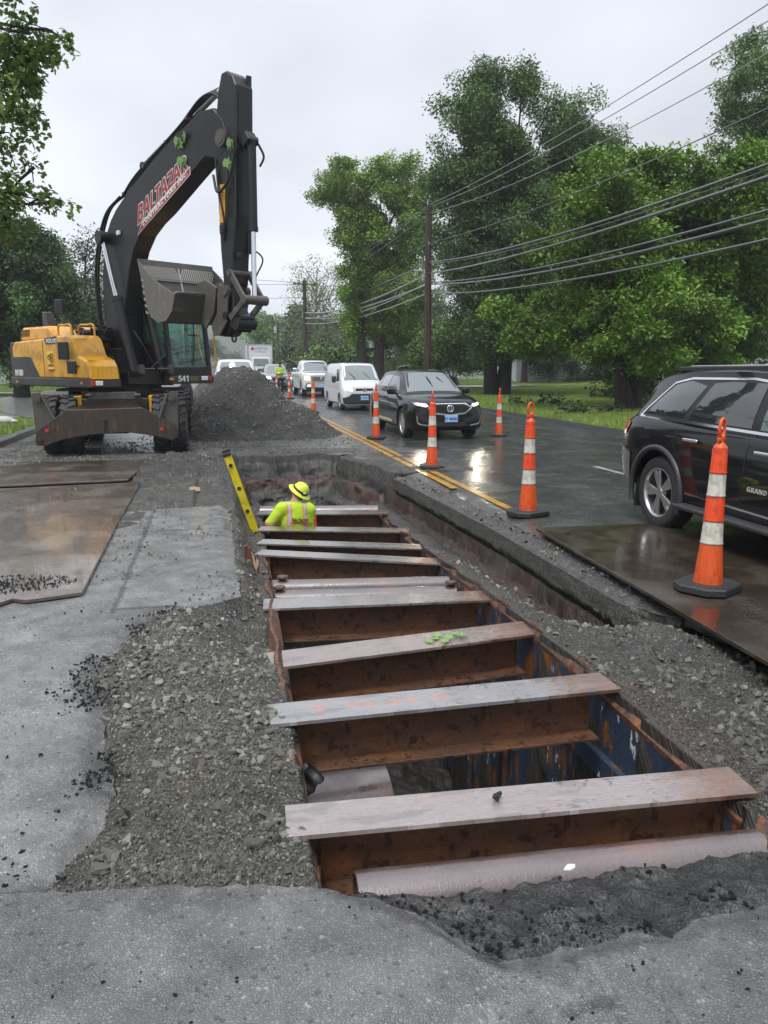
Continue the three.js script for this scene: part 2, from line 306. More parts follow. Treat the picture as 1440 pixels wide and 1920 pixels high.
const segDist = (x, z, [ax, az], [bx, bz]) => { const dx = bx - ax, dz = bz - az, t = clamp(((x - ax) * dx + (z - az) * dz) / (dx * dx + dz * dz)); return Math.hypot(x - ax - dx * t, z - az - dz * t); };
const GROOVES = [[[1.01, -1.80], [0.98, -1.42]], [[1.12, -1.84], [1.16, -1.42]], [[0.66, -1.7], [0.6, -1.35]], [[1.64, -1.88], [1.66, -1.7]]], CRACKS = [[[-1.6, -2.5], [-0.6, -2.46]], [[-2.4, -2.52], [-1.6, -2.5]]];
const pavedColour = (x, z) => {                               // dusty grey concrete-like pavement with dark crumbs near the broken edges
  let k = stain(x, z) * (1 + 0.25 * sstep(-0.45, -1.0, x) * sstep(-2.3, -2.7, z)), c = [0.305, 0.305, 0.303];  // left side lightened in the colour itself to imitate wet sheen
  const dl = z < -2.4 ? leftEdge(z) - x : z - frontEdge(x); const crumb = sstep(0.42, 0.0, Math.abs(dl)) * sstep(0.08, 0.16, pn(x, z, 14, 4) + 0.2 * sstep(0.16, 0, Math.abs(dl)));
  k *= 1 - 0.3 * crumb;
  const crumb2 = sstep(0.10, 0.24, pn(x + 2, z + 7, 1.1)) * sstep(0.05, 0.2, pn(x, z, 16, 3)); k *= 1 - 0.6 * crumb2;
  for (const [a, b] of GROOVES) { const d = segDist(x + 0.006 * pn(x, z, 20), z, a, b); if (d < 0.013) { c = c.map((v) => v * 1.22); } else if (d < 0.02) k *= 0.84; }
  for (const [a, b] of CRACKS) { if (segDist(x + 0.03 * pn(x, z, 9), z + 0.03 * pn(z, x, 9), a, b) < 0.008) k *= 0.5; }
  if (z > -2.42) { k *= 0.86;  }
  return c.map((v) => v * clamp(k, 0.15, 1.75));
};
// near pavement: from behind the camera to the broken front edge, laid in columns so that its far edge is ragged
{
  const jag = (x, s) => 0.05 * pn(x, s, 5, 4) + 0.03 * pn(x, s, 22, 3);
  const rows = axis([[-5.2], [-1.2, 0.04], [2.2, 0.009], [2.9, 0.03], [6, 0.3]]);
  // built turned: rows run along x here
  const g0 = sheet('pavement', rows, (x) => frontEdge(x) + jag(x, 1) + (x < -0.6 ? 0.02 : 0), () => 3.0, 300, (z, x) => 0.0 + 0.004 * pn(x, z, 2) - 0.03 * sstep(0.10, 0, z - frontEdge(x)) * sstep(0.0, 0.5, x), (z, x) => pavedColour(x, z), asphaltMat);
  const p = g0.geometry.attributes.position; for (let i = 0; i < p.count; i++) { const a = p.getX(i), b = p.getZ(i); p.setX(i, b); p.setZ(i, a); }
  const uv = g0.geometry.attributes.uv; for (let i = 0; i < uv.count; i++) { const a = uv.getX(i); uv.setX(i, uv.getY(i)); uv.setY(i, a); }
  for (let i = 0; i < p.count; i += 3) { const t = [0, 1, 2].map((k) => [p.getX(i + k), p.getY(i + k), p.getZ(i + k), uv.getX(i + k), uv.getY(i + k)]); [1, 2].forEach((k) => { const q = t[3 - k]; p.setXYZ(i + k, q[0], q[1], q[2]); uv.setXY(i + k, q[3], q[4]); }); const c = g0.geometry.attributes.color, c1 = [c.getX(i + 1), c.getY(i + 1), c.getZ(i + 1)], c2 = [c.getX(i + 2), c.getY(i + 2), c.getZ(i + 2)]; c.setXYZ(i + 1, ...c2); c.setXYZ(i + 2, ...c1); }
  g0.geometry.deleteAttribute('normal'); g0.geometry = toCreasedNormals(g0.geometry, 0.9);
}
// left pavement beside the gravel and the plates
{
  const patch = (x, z) => {
    let c = pavedColour(x, z);
    if (x > -0.78 && z < -5.5 && z > -9.9) c = c.map((v) => v * 1.1 + 0.05 * (1 + pn(x, z, 3)));                         // lighter trench patch
    const saw = Math.min(Math.abs(x + 0.76 + 0.012 * pn(1, z, 3)), x > -0.78 ? Math.abs(z + 5.52 + 0.04 * pn(x, 2, 4)) : 9, x > -0.78 ? Math.abs(z + 8.2 + 0.05 * pn(x, 5, 3)) : 9); if (saw < 0.02 && z < -5.45) c = c.map((v) => v * 0.42);
    if (x > -0.32 && x < -0.12 && z < -7.7 && z > -9.8 && pn(x, z, 7, 3) > -0.06) c = [0.42, 0.41, 0.36];   // worn white line
    const mud = sstep(-9.6, -10.6, z); if (mud) c = c.map((v, i) => lerp(v, [0.2, 0.197, 0.18][i] * stain(x, z), mud));
    return c;
  };
  const rows = axis([[-2.42], [-6, 0.022], [-10, 0.035], [-16, 0.08]]);
  sheet('pavement', rows, () => -4.45, (z) => leftEdge(z) + 0.06 * pn(1, z, 4, 4) + 0.04 * pn(3, z, 16, 3), 210, (x, z) => -0.006 + 0.006 * pn(x, z, 1.5) - 0.03 * sstep(0.14, 0, leftEdge(z) - x), patch, asphaltMat);
}
// the open road: wet, dark, crowned lanes running off to the houses
const roadLeft = (z) => (z > -14.75 ? slabFace(z) + 0.26 + 0.06 * pn(1, z, 2.5, 4) + 0.04 * pn(5, z, 14, 3) : -4.45);
{
  const wetCol = (x, z) => { const k = stain(x, z); let c = [0.115, 0.116, 0.116]; const dust = sstep(4.2, 3.2, x) * sstep(-40, -14, z) ; c = c.map((v, i) => lerp(v, [0.12, 0.118, 0.11][i], dust * 0.8)); const track = 1 - 0.2 * Math.exp(-(((x - 4.1) / 0.35) ** 2)) - 0.2 * Math.exp(-(((x - 5.8) / 0.35) ** 2)); return c.map((v) => v * clamp(k, 0.5, 1.6) * track); };
  sheet('road', axis([[8], [-2, 0.4], [-14.7, 0.06]]), (z) => roadLeft(z), () => 9.7, 64, (x, z) => 0.004 * pn(x, z, 0.8) - 0.05 * sstep(0.16, 0, x - roadLeft(z)) * sstep(-4, -5, z), wetCol, wetMat);
  const farCol = (x, z) => { const w = wetCol(x, z), m = sstep(4.0, 2.4, x) * sstep(-32, -19, z); return w.map((v, i) => lerp(v, [0.24, 0.236, 0.22][i] * stain(x, z), m)); };
  sheet('road', axis([[-14.7], [-24, 0.15], [-60, 1.2], [-240, 12]]), () => -4.45, () => 9.7, 56, (x, z) => 0.004 * pn(x, z, 0.8), farCol, wetMat);
  // painted lines
  const paint = M([0.85, 0.43, 0.03], 0.35, { map: again(asphaltMap, 1), roughnessMap: null });
  const white = M([0.62, 0.62, 0.6], 0.35, { map: again(asphaltMap, 1) });
  const strip = (x0, z0, z1, w, step = 0.35) => { const pos = [], uv = [], idx = []; const n = Math.ceil(Math.abs(z1 - z0) / step); for (let i = 0; i <= n; i++) { const z = lerp(z0, z1, i / n), j = 0.012 * pn(x0, z, 3); for (const s of [-1, 1]) { pos.push(x0 + s * w / 2 + j + 0.006 * pn(s, z, 8), 0.0062, z); uv.push(x0 + s * w / 2, z); } if (i < n) idx.push(2 * i, 2 * i + 1, 2 * i + 2, 2 * i + 1, 2 * i + 3, 2 * i + 2); } const g = new THREE.BufferGeometry(); g.setAttribute('position', new THREE.Float32BufferAttribute(pos, 3)); g.setAttribute('uv', new THREE.Float32BufferAttribute(uv, 2)); g.setIndex(idx); g.computeVertexNormals(); return g; };
  struct('yellow_line', strip(3.42, -8.0, -150, 0.11), paint); struct('yellow_line', strip(3.24, -10.2, -150, 0.11), paint);
  const dashes = []; for (let z = -8.6; z > -140; z -= 12.2) dashes.push(strip(6.3, z, z - 3.4, 0.11)); struct('white_line', mergeGeometries(dashes), white);
}
// concrete base course exposed under the road along the pit: rough sloping top, flat cut face, ragged underside
{
  const rows = axis([[-4.7], [-14.3, 0.045]]), pos = [], idx = [], uv = [], col = [], w = 26;
  const key = [[0.0, 0.55, -0.03], [0.2, 0.32, -0.045], [0.38, 0.10, -0.07], [0.44, 0.0, -0.085], [0.5, 0.0, -0.10], [0.72, 0.01, -0.255], [0.78, 0.025, -0.29], [0.88, 0.10, -0.37], [1, 0.5, -0.5]];
  const prof = (z, k) => { const t = k / (w - 1); let i = 0; while (i < key.length - 2 && t > key[i + 1][0]) i++; const a = key[i], b = key[i + 1], q = clamp((t - a[0]) / (b[0] - a[0])); let x = slabFace(z) + lerp(a[1], b[1], q), y = lerp(a[2], b[2], q); const face = t > 0.40 && t < 0.75 ? 0.1 : t < 0.4 ? 0.75 : 1, end = sstep(-5.15, -4.7, z); x += face * (0.07 * pn(z, t * 3, 6, 4) + 0.03 * pn(z, t * 8, 24, 3)) + 0.03 * pn(1, z, 1.6) + end * (0.25 + 0.15 * pn(z, t * 5, 8)); y += face * (0.045 * pn(z + 9, t * 4, 8, 4) + 0.025 * pn(z, t * 9 + 3, 30, 3)); return [x, y]; };
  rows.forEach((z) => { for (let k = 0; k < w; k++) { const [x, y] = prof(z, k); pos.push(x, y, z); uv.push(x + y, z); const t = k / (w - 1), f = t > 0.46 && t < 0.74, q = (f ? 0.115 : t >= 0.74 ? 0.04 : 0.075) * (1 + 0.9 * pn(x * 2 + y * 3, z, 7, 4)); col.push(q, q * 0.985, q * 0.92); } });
  for (let j = 0; j < rows.length - 1; j++) for (let i = 0; i < w - 1; i++) { const o = j * w + i; idx.push(o, o + w, o + 1, o + 1, o + w, o + w + 1); }
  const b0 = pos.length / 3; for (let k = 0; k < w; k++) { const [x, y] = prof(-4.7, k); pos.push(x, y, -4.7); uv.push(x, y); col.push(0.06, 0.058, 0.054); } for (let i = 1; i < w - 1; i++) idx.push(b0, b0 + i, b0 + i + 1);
  const g = new THREE.BufferGeometry(); g.setAttribute('position', new THREE.Float32BufferAttribute(pos, 3)); g.setAttribute('uv', new THREE.Float32BufferAttribute(uv, 2)); g.setAttribute('color', new THREE.Float32BufferAttribute(col, 3)); g.setIndex(idx);
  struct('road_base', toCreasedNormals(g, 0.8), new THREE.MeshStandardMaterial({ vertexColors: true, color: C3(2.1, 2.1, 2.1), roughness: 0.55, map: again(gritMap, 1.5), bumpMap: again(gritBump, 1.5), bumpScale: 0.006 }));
}
// ---------------------------------------------------------------- kerbs, sidewalk and drives
const drives = [[[-7.1, -28.4], [-10.2, -40.7], [-10.1, -56.3], [-7.4, -50.2], [-5.6, -31.5], [-4.75, -24.5], [-5.6, -25.2]], [[-7.0, -9], [-5.9, -9], [-5.9, -90], [-7.0, -90]], [[-30, -47.5], [-9.5, -43.5], [-9.5, -45.5], [-30, -50.5]]];
const inside = (x, z, poly) => { let c = false; for (let i = 0, j = poly.length - 1; i < poly.length; j = i++) { const [xi, zi] = poly[i], [xj, zj] = poly[j]; if (zi > z !== zj > z && x < ((xj - xi) * (z - zi)) / (zj - zi) + xi) c = !c; } return c; };
const paved = (x, z) => drives.some((d) => inside(x, z, d));
{
  const conc = M([0.34, 0.335, 0.325], 0.4, { map: again(asphaltMap, 0.8), roughnessMap: again(dampRough, 0.4), bumpMap: asphaltBump, bumpScale: 0.003 });
  const flat = (name, poly, y) => { const g = new THREE.ShapeGeometry(new THREE.Shape(poly.map(([x, z]) => new THREE.Vector2(x, -z)))); g.rotateX(-Math.PI / 2); g.translate(0, y, 0); return struct(name, plain(g), conc); };
  flat('driveway', drives[0], 0.148); flat('driveway', drives[2], 0.27);
  { const rows = axis([[-9], [-90, 0.6]]); sheet('sidewalk', rows, () => -7.0, () => -5.9, 6, (x, z) => groundAt(x, z)[0] + 0.05 + (Math.abs(((z % 1.5) + 1.5) % 1.5) < 0.3 ? -0.004 : 0), (x, z) => { const k = stain(x, z); return [0.33 * k, 0.325 * k, 0.31 * k]; }, asphaltMat); }
  // granite kerb stones on the left, one by one
  const kerb = new THREE.Group(); kerb.name = 'kerb'; kerb.userData.kind = 'structure'; scene.add(kerb);
  const km = M([0.22, 0.22, 0.225], 0.45, { map: again(gritMap, 1.5), bumpMap: gritBump, bumpScale: 0.005 }); const kg = new RoundedBoxGeometry(0.26, 0.26, 1.78, 2, 0.03);
  reseed(71); for (let z = -10; z > -22.5; z -= 1.82) { const k = new THREE.Mesh(kg, km); k.name = 'kerb_stone'; k.position.set(-4.58 + rr(-0.015, 0.015), 0.0 + rr(-0.015, 0.015), z - 0.9); k.rotation.set(rr(-0.01, 0.01), rr(-0.015, 0.015), 0.12 + rr(-0.03, 0.03)); kerb.add(k); }
  for (let z = -33; z > -90; z -= 1.82) { const k = new THREE.Mesh(kg, km); k.name = 'kerb_stone'; k.position.set(-4.58, 0, z - 0.9); k.rotation.z = 0.1; kerb.add(k); }
  // asphalt berm along the right lawn
  const s = new THREE.Shape([[9.62, -0.02], [9.66, 0.06], [9.78, 0.095], [10.05, 0.10], [10.3, 0.05], [10.3, -0.1]].map((p) => new THREE.Vector2(...p))); const g = new THREE.ExtrudeGeometry(s, { depth: 130, bevelEnabled: false, steps: 60 }); g.translate(0, 0, -128); struct('kerb', plain(g), M([0.055, 0.055, 0.057], 0.4, { map: asphaltMap, bumpMap: asphaltBump, bumpScale: 0.006 }));
  flat('driveway', [[10.2, -47], [26, -50], [26, -52.4], [10.2, -51]], 0.34);
}
// ---------------------------------------------------------------- trench shield panels, beams, pipes
const stoneGeos = [];
{ reseed(11);
  for (let k = 0; k < 12; k++) {                              // angular crushed stones: hulls of a few random points
    const pts = [], n = 8 + (k % 4) * 2, sx = rr(0.85, 1.35), sy = rr(0.4, 0.8), sz = rr(0.65, 1.05);
    for (let i = 0; i < n; i++) { const v = V(rr(-1, 1), rr(-1, 1), rr(-1, 1)).normalize().multiplyScalar(rr(0.8, 1.15)); pts.push(V(v.x * sx, v.y * sy, v.z * sz)); }
    const g = new ConvexGeometry(pts); g.computeVertexNormals(); stoneGeos.push(plain(g));
  }
}
const stoneMats = [[0.16, 0.157, 0.14], [0.22, 0.218, 0.198], [0.12, 0.118, 0.105], [0.30, 0.302, 0.285], [0.16, 0.145, 0.13]].map((c) => M(c.map((v) => v * 3.3), 0.42, { map: again(gritMap, 4), bumpMap: again(gritBump, 6), bumpScale: 0.003 }));
const tarMat = M([0.02, 0.02, 0.021], 0.42, { bumpMap: again(gritBump, 8), bumpScale: 0.006 });

// panels: long plates along the trench with a cap bar, ribs and a torn, folded upper lip
const blueMap = tex(1024, 1024, (x, y) => {
  const p = fbm(x / 70, y / 110, 5, 0), q = fbm(x / 34, y / 120 + 3, 5, 0), w = fbm(x / 26 + 9, y / 60, 5, 0), s = fbm(x / 90 + 4, y / 90, 4, 0);
  const rust = sstep(0.53, 0.62, 0.5 * p + 0.5 * q), wh = sstep(0.66, 0.72, w) * sstep(0.45, 0.6, s);
  let c = [38 + 24 * p, 48 + 28 * p, 66 + 32 * p]; const ru = [92 + 50 * q, 62 + 26 * q, 40]; c = c.map((v, i) => lerp(v, ru[i], rust)); c = c.map((v) => lerp(v, 190, wh)); const k = 0.8 + 0.4 * vnoise(x / 5, y / 5); return c.map((v) => v * k);
});
const blueSteel = M([1, 1, 1], 0.4, { map: again(blueMap, 0.55), bumpMap: again(rustBump, 2), bumpScale: 0.003 });
const innerRust = M([0.8, 0.8, 0.8], 0.8, { map: again(rustMap, 0.6), bumpMap: again(rustBump, 2), bumpScale: 0.003 });
function panel(side, label) {
  const xf = side > 0 ? shieldR : shieldL, t = thing('trench_shield_panel', label, 'trench panel', [xf(-2.2), 0, -2.25]);
  const L = 9.6, tilt = (z) => [xf(z) - xf(-2.2), z + 2.25];
  const wall = new MB(), lip = new MB(), rib = new MB(), seg = 24, H0 = 2.25;
  for (let i = 0; i < seg; i++) {
    const z0 = -2.25 - (L * i) / seg, z1 = -2.25 - (L * (i + 1)) / seg, [x0, d0] = tilt(z0), [x1, d1] = tilt(z1), y0 = shieldY(z0), y1 = shieldY(z1), s = side * 0.05;
    const v = [[x0, y0 - 0.06, d0], [x1, y1 - 0.06, d1], [x1, -H0, d1], [x0, -H0, d0]], b = v.map(([x, y, z]) => [x + s * 1.7, y, z]);
    const quad = (a, c, e, f) => { const g = new THREE.BufferGeometry(); g.setAttribute('position', new THREE.Float32BufferAttribute([...a, ...c, ...e, ...a, ...e, ...f], 3)); g.computeVertexNormals(); wall.g.push(plain(g)); };
    quad(v[0], v[3], v[2], v[1]); quad(b[0], b[1], b[2], b[3]); quad(v[0], v[1], b[1], b[0]);
  }
  wall.build('plate', side > 0 ? blueSteel : innerRust, t);
  // folded lip: a wavy ragged strip standing on the plate
  const lp = [], li = [], n = 150;
  for (let i = 0; i <= n; i++) {
    const z = -2.25 - (L * i) / n, [x, d] = tilt(z), y = shieldY(z), w = side * (0.02 + 0.05 * (fbm(z * 3.1 + 3 * side, 2, 3) - 0.3)), h = 0.03 * (fbm(z * 2.3, 8 + side, 3)) + 0.012 * Math.sin(z * 9);
    for (const [a, b] of [[-0.002 * side, -0.075], [-0.006 * side, -0.045], [w * 0.5, -0.03 + h * 0.5], [w * 1.3, -0.005 + h], [w * 1.3 + side * 0.02, -0.01 + h], [w + side * 0.06, -0.12]]) lp.push(x + a, y + b, d);
    if (i < n) for (let k = 0; k < 5; k++) { const o = i * 6 + k; li.push(o, o + 6, o + 1, o + 1, o + 6, o + 7); }
  }
  const g = new THREE.BufferGeometry(); g.setAttribute('position', new THREE.Float32BufferAttribute(lp, 3)); g.setIndex(li); lip.g.push(plain(toCreasedNormals(g, 0.7))); lip.build('folded_lip', M([1.15, 1.0, 0.92], 0.55, { map: again(rustMap, 1.2), bumpMap: again(rustBump, 3), bumpScale: 0.004 }), t);
  for (const z of [-3.3, -5.1, -6.9, -8.7, -10.5]) { const [x, d] = tilt(z); const m = new MB(); m.box(0.03, 2.1 - 0.25, 0.09, [x - side * 0.012, -1.32 + shieldY(z) * 0.4, d]); m.build('rib', side > 0 ? blueSteel : innerRust, t); }
  const m = new MB(); const [xa, da] = tilt(-2.25), [xb, db] = tilt(-11.8); m.bar([xa - side * 0.02, -0.42, da], [xb - side * 0.02, -0.84, db], 0.04, 0.12); m.build('waler', side > 0 ? blueSteel : innerRust, t);
  return t;
}
panel(1, 'rust-streaked blue steel trench panel along the road side of the pit');
panel(-1, 'rusty brown steel trench panel along the gravel side of the pit');
{ const e = thing('end_plate', 'dark rusty steel plate closing the far end of the shored trench', 'steel plate', [1.38, -1.36, -11.62]); new MB().box(1.75, 1.6, 0.06, [0, 0, 0], null, 0.01).build('plate', innerRust, e); new MB().box(1.75, 0.12, 0.12, [0, 0.86, 0.02], null, 0.01).build('top_bar', MAT.rust, e); }

const flangeMap = (k) => { const r = new THREE.DataTexture(rustMap.image.data, 1024, 1024); return r; };
const beamMats = [];
{ // wet upper faces: mauve brown steel with rusty ends; one tint each
  const mk = (seedv, tint, paint) => {
    const cv = document.createElement('canvas'); cv.width = 1024; cv.height = 128; const cx = cv.getContext('2d'), im = cx.createImageData(1024, 128);
    for (let y = 0; y < 128; y++) for (let x = 0; x < 1024; x++) {
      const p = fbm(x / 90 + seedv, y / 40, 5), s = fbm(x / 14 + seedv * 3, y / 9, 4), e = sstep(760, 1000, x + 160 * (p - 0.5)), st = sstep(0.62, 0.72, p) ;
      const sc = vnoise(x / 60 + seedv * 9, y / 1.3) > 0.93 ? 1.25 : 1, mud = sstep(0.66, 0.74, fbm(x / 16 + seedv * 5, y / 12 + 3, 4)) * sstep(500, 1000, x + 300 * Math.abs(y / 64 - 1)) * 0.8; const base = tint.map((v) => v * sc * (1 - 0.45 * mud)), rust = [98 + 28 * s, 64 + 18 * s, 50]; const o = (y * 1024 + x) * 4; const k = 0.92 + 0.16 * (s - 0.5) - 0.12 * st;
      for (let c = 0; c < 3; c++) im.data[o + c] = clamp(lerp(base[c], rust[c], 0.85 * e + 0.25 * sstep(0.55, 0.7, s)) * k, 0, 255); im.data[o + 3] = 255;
    }
    cx.putImageData(im, 0, 0); if (paint) paint(cx);
    const t = new THREE.CanvasTexture(cv); t.colorSpace = THREE.SRGBColorSpace; t.wrapS = t.wrapT = THREE.ClampToEdgeWrapping; return t;
  };
  const shot = (cx) => { cx.save(); cx.translate(315, 66); cx.rotate(Math.PI); cx.font = 'bold 74px sans-serif'; cx.textAlign = 'center'; cx.textBaseline = 'middle'; cx.fillStyle = 'rgba(206,112,88,0.42)'; cx.scale(1.7, 1); cx.fillText('S H O T', 0, 0); cx.restore(); };
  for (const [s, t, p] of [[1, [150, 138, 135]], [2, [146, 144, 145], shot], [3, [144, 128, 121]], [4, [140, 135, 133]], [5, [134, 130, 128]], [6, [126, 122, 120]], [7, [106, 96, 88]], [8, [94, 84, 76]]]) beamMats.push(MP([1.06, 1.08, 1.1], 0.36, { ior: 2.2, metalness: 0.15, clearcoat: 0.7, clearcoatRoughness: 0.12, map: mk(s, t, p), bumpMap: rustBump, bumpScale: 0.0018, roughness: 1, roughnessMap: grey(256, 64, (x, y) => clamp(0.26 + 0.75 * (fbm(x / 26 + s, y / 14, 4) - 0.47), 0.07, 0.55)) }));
}
const webMap = tex(1024, 512, (x, y) => { const h = fbm(x / 160, y / 26, 5), p = fbm(x / 90 + 7, y / 60, 4), s = fbm(x / 10, y / 6, 3), d = sstep(0.6, 0.72, fbm(x / 40 + 3, y / 18, 4)); let r = lerp(78, 122, h), g = lerp(58, 78, h), b = lerp(47, 52, h); r += 14 * sstep(0.5, 0.7, p); g += 7 * sstep(0.5, 0.7, p); const k = (0.9 + 0.25 * (s - 0.5)) * (1 - 0.4 * d); return [r * k, g * k, b * k]; });
const webMat = M([1.0, 1.04, 1.06], 0.5, { map: again(webMap, 0.9), bumpMap: again(rustBump, 2.5), bumpScale: 0.004 });
// steel I-beams: left end, right end (middle of the upper face), flange width, label
const BEAMS = [
  [[0.2, 0.0, -2.67], [2.095, 0.0, -2.56], 0.205, 'nearest rusty steel I-beam with a black lump on its upper flange'],
  [[0.2, 0.0, -3.6], [2.06, 0.0, -3.62], 0.235, 'rusty steel I-beam with faded orange lettering on its upper flange'],
  [[0.27, -0.1, -4.57], [2.11, -0.1, -4.80], 0.26, 'rusty steel I-beam with green maple leaves on its upper flange'],
  [[0.31, -0.15, -5.9], [2.16, -0.15, -5.74], 0.27, 'grey-brown I-beam with an orange paint dash, just on the near side of the twin pipes'],
  [[0.39, -0.26, -8.1], [2.23, -0.26, -7.29], 0.25, 'skewed I-beam beside the splintered board, just beyond the twin pipes'],
  [[0.44, -0.3, -8.79], [2.28, -0.3, -8.11], 0.25, 'skewed wet I-beam with a pale sheen, two beams in front of the pit worker'],
  [[0.49, -0.34, -9.71], [2.33, -0.34, -9.19], 0.26, 'rusty I-beam with a flat dirty top directly in front of the pit worker'],
  [[0.54, -0.38, -11.0], [2.38, -0.38, -10.62], 0.27, 'farthest rusty I-beam, behind the worker in the pit'],
];
BEAMS.forEach(([a, b, w, label], k) => {
  const A = toV(a), B = toV(b), d = B.clone().sub(A), L = d.length(), h = 0.29, t = thing('steel_beam', label, 'steel beam', A.toArray(), Math.atan2(-d.z, d.x), 'steel I-beams bracing the trench');
  const roll = [0.015, -0.01, 0.02, 0, -0.02, -0.01, 0.01, 0][k]; const inner = new THREE.Group();
  const top = new THREE.BoxGeometry(L, 0.018, w), uv = top.attributes.uv, p = top.attributes.position; for (let i = 0; i < p.count; i++) uv.setXY(i, p.getX(i) / L + 0.5, p.getZ(i) / w + 0.5);
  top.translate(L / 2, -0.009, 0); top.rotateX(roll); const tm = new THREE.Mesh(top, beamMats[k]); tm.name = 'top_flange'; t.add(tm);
  const x0 = 0.13, x1 = L - 0.12, xm = (x0 + x1) / 2;
  new MB().box(x1 - x0, h - 0.036, 0.014, [xm, -h / 2, 0], [roll, 0, 0]).build('web', webMat, t);
  new MB().box(x1 - x0 + 0.02, 0.018, w * 0.94, [xm, -h + 0.009, 0], [roll, 0, 0], 0.004).build('bottom_flange', webMat, t);
  reseed(300 + k); const m = new MB(); for (let i = 0; i < 9; i++) m.add(stoneGeos[i], [rr(0.3, L - 0.3), -h + 0.022, rr(0.03, w * 0.42)], [rnd() * 6, rnd() * 6, 0], [rr(0.008, 0.02), rr(0.006, 0.014), rr(0.008, 0.02)]); m.build('clinging_dirt', M([0.045, 0.037, 0.03], 0.7), t);
});
// steel pipe struts
const pipeMat = MP([0.42, 0.36, 0.345], 0.3, { ior: 1.9, clearcoat: 0.6, clearcoatRoughness: 0.15, map: again(tex(512, 512, (x, y) => { const p = fbm(x / 64, y / 64, 5, 8), s = vnoise(x / 3, y / 3); const k = 0.85 + 0.3 * p + 0.12 * (s - 0.5), o = sstep(0.58, 0.7, p); return [(128 + 8 * o) * k, (112 - 4 * o) * k, (108 - 10 * o) * k]; }), 0.7), bumpMap: again(rustBump, 1.5), bumpScale: 0.0015, roughness: 0.9, roughnessMap: rustRough });
function pipe(a, b, r, label, parts) {
  const A = toV(a), d = toV(b).sub(A), L = d.length(), t = thing('steel_pipe', label, 'pipe', a, Math.atan2(-d.z, d.x), 'rusty pipe struts across the trench');
  const tilt = Math.asin(d.y / L);
  const m = new MB(), pr = [[r - 0.012, 0], [r, 0.004], [r, L - 0.004], [r - 0.012, L], [r - 0.012, L - 0.03], [r - 0.012, 0.03], [r - 0.012, 0]];
  m.lathe(pr, [0, 0, 0], [0, 0, -Math.PI / 2 + tilt], 40); m.build('tube', pipeMat, t);
  for (const s of parts ?? []) { const c = new MB(); c.rod([L * s, r - 0.01, 0], [L * s, r + 0.025, 0], 0.035, 0.038, 14); c.rod([L * s, r + 0.025, 0], [L * s, r + 0.04, 0], 0.055, 0.05, 14); c.build('lug', MAT.rust, t); }
  return t;
}
pipe([0.42, -0.175, -2.39], [2.42, -0.185, -2.30], 0.105, 'smooth rusty pipe half buried along the front edge of the trench');
pipe([0.40, -0.385, -6.72], [2.1, -0.385, -6.52], 0.095, 'nearer of the twin rusty pipes with lugs in the middle of the trench', [0.06, 0.97]);
pipe([0.44, -0.39, -7.08], [2.14, -0.39, -6.86], 0.095, 'farther of the twin rusty pipes, mostly hidden behind the other', [0.07]);
pipe([0.60, -0.47, -11.46], [2.34, -0.47, -11.15], 0.1, 'pale brown pipe behind the pit worker at the far end of the trench');
pipe([0.35, -1.55, -5.1], [1.12, -1.55, -5.16], 0.36, 'wide brown steel pipe lying deep inside the trench');

// ladder leaning in the pit, seen from its edge: two rails, rungs through them
{
  const t = thing('ladder', 'yellow fibreglass ladder with a black cap leaning in the pit beside the worker', 'ladder', [0.78, -1.05, -9.62]);
  const yel = M([0.68, 0.56, 0.01], 0.4, { map: again(dirtMap, 2) }), top = V(-0.66, 1.66, -0.02), bot = V(0, -0.4, 0), ax = top.clone().sub(bot).normalize(), side = V(0, 0, 1), nrm = new THREE.Vector3().crossVectors(side, ax);
  for (const s of [0, -0.4]) {
    const m = new MB(), o = V(0, 0, s); const a = bot.clone().add(o), b = top.clone().add(o);
    m.bar(a, b, 0.012, 0.088, nrm); const q = nrm.clone().multiplyScalar(0.04), z = V(0, 0, -0.014);
    m.bar(a.clone().add(q).add(z), b.clone().add(q).add(z), 0.034, 0.01, nrm); m.bar(a.clone().sub(q).add(z), b.clone().sub(q).add(z), 0.034, 0.01, nrm); m.build('rail', yel, t);
    new MB().bar(b.clone().addScaledVector(ax, -0.015).add(V(0, 0, -0.008)), b.clone().addScaledVector(ax, 0.03).add(V(0, 0, -0.008)), 0.05, 0.1, nrm, 0.008).build('end_cap', MAT.black, t);
  }
  for (let k = 0; k < 7; k++) { const c = bot.clone().addScaledVector(ax, 0.2 + 0.305 * k); new MB().rod(c.clone().add(V(0, 0, 0.009)), c.clone().add(V(0, 0, -0.41)), 0.016, 0.016, 12).build('rung', MAT.steel, t); new MB().rod(c.clone().add(V(0, 0, 0.006)), c.clone().add(V(0, 0, 0.012)), 0.024, 0.024, 14).build('rivet', MAT.black, t); }
}
// splintered board standing at the panel
{
  const t = thing('broken_board', 'splintered brown timber board standing upright at the trench edge', 'board', [0.275, -0.1, -6.95], 0.12);
  const wood = M([1, 1, 1], 0.75, { map: tex(256, 256, (x, y) => { const g = fbm(x / 5, y / 90, 4), v = 0.7 + 0.6 * (g - 0.5); return [128 * v, 78 * v, 62 * v]; }) });
  const raw = M([0.52, 0.33, 0.2], 0.8);
  new MB().ext([[-0.07, -0.32], [0.06, -0.32], [0.06, 0.06], [0.052, 0.1], [0.044, 0.05], [0.03, 0.075], [0.024, 0.02], [0.012, 0.09], [-0.01, 0.17], [-0.03, 0.155], [-0.045, 0.19], [-0.07, 0.18]], 0.05, [0, 0, 0]).build('board', wood, t);
  new MB().ext([[-0.012, 0.14], [0.01, 0.09], [0.024, 0.02], [0.034, 0.07], [0.05, 0.04], [0.056, 0.1], [0.05, 0.0], [0.03, -0.05], [0.01, -0.02]], 0.03, [0.004, 0, 0.016]).build('splinters', raw, t);
}
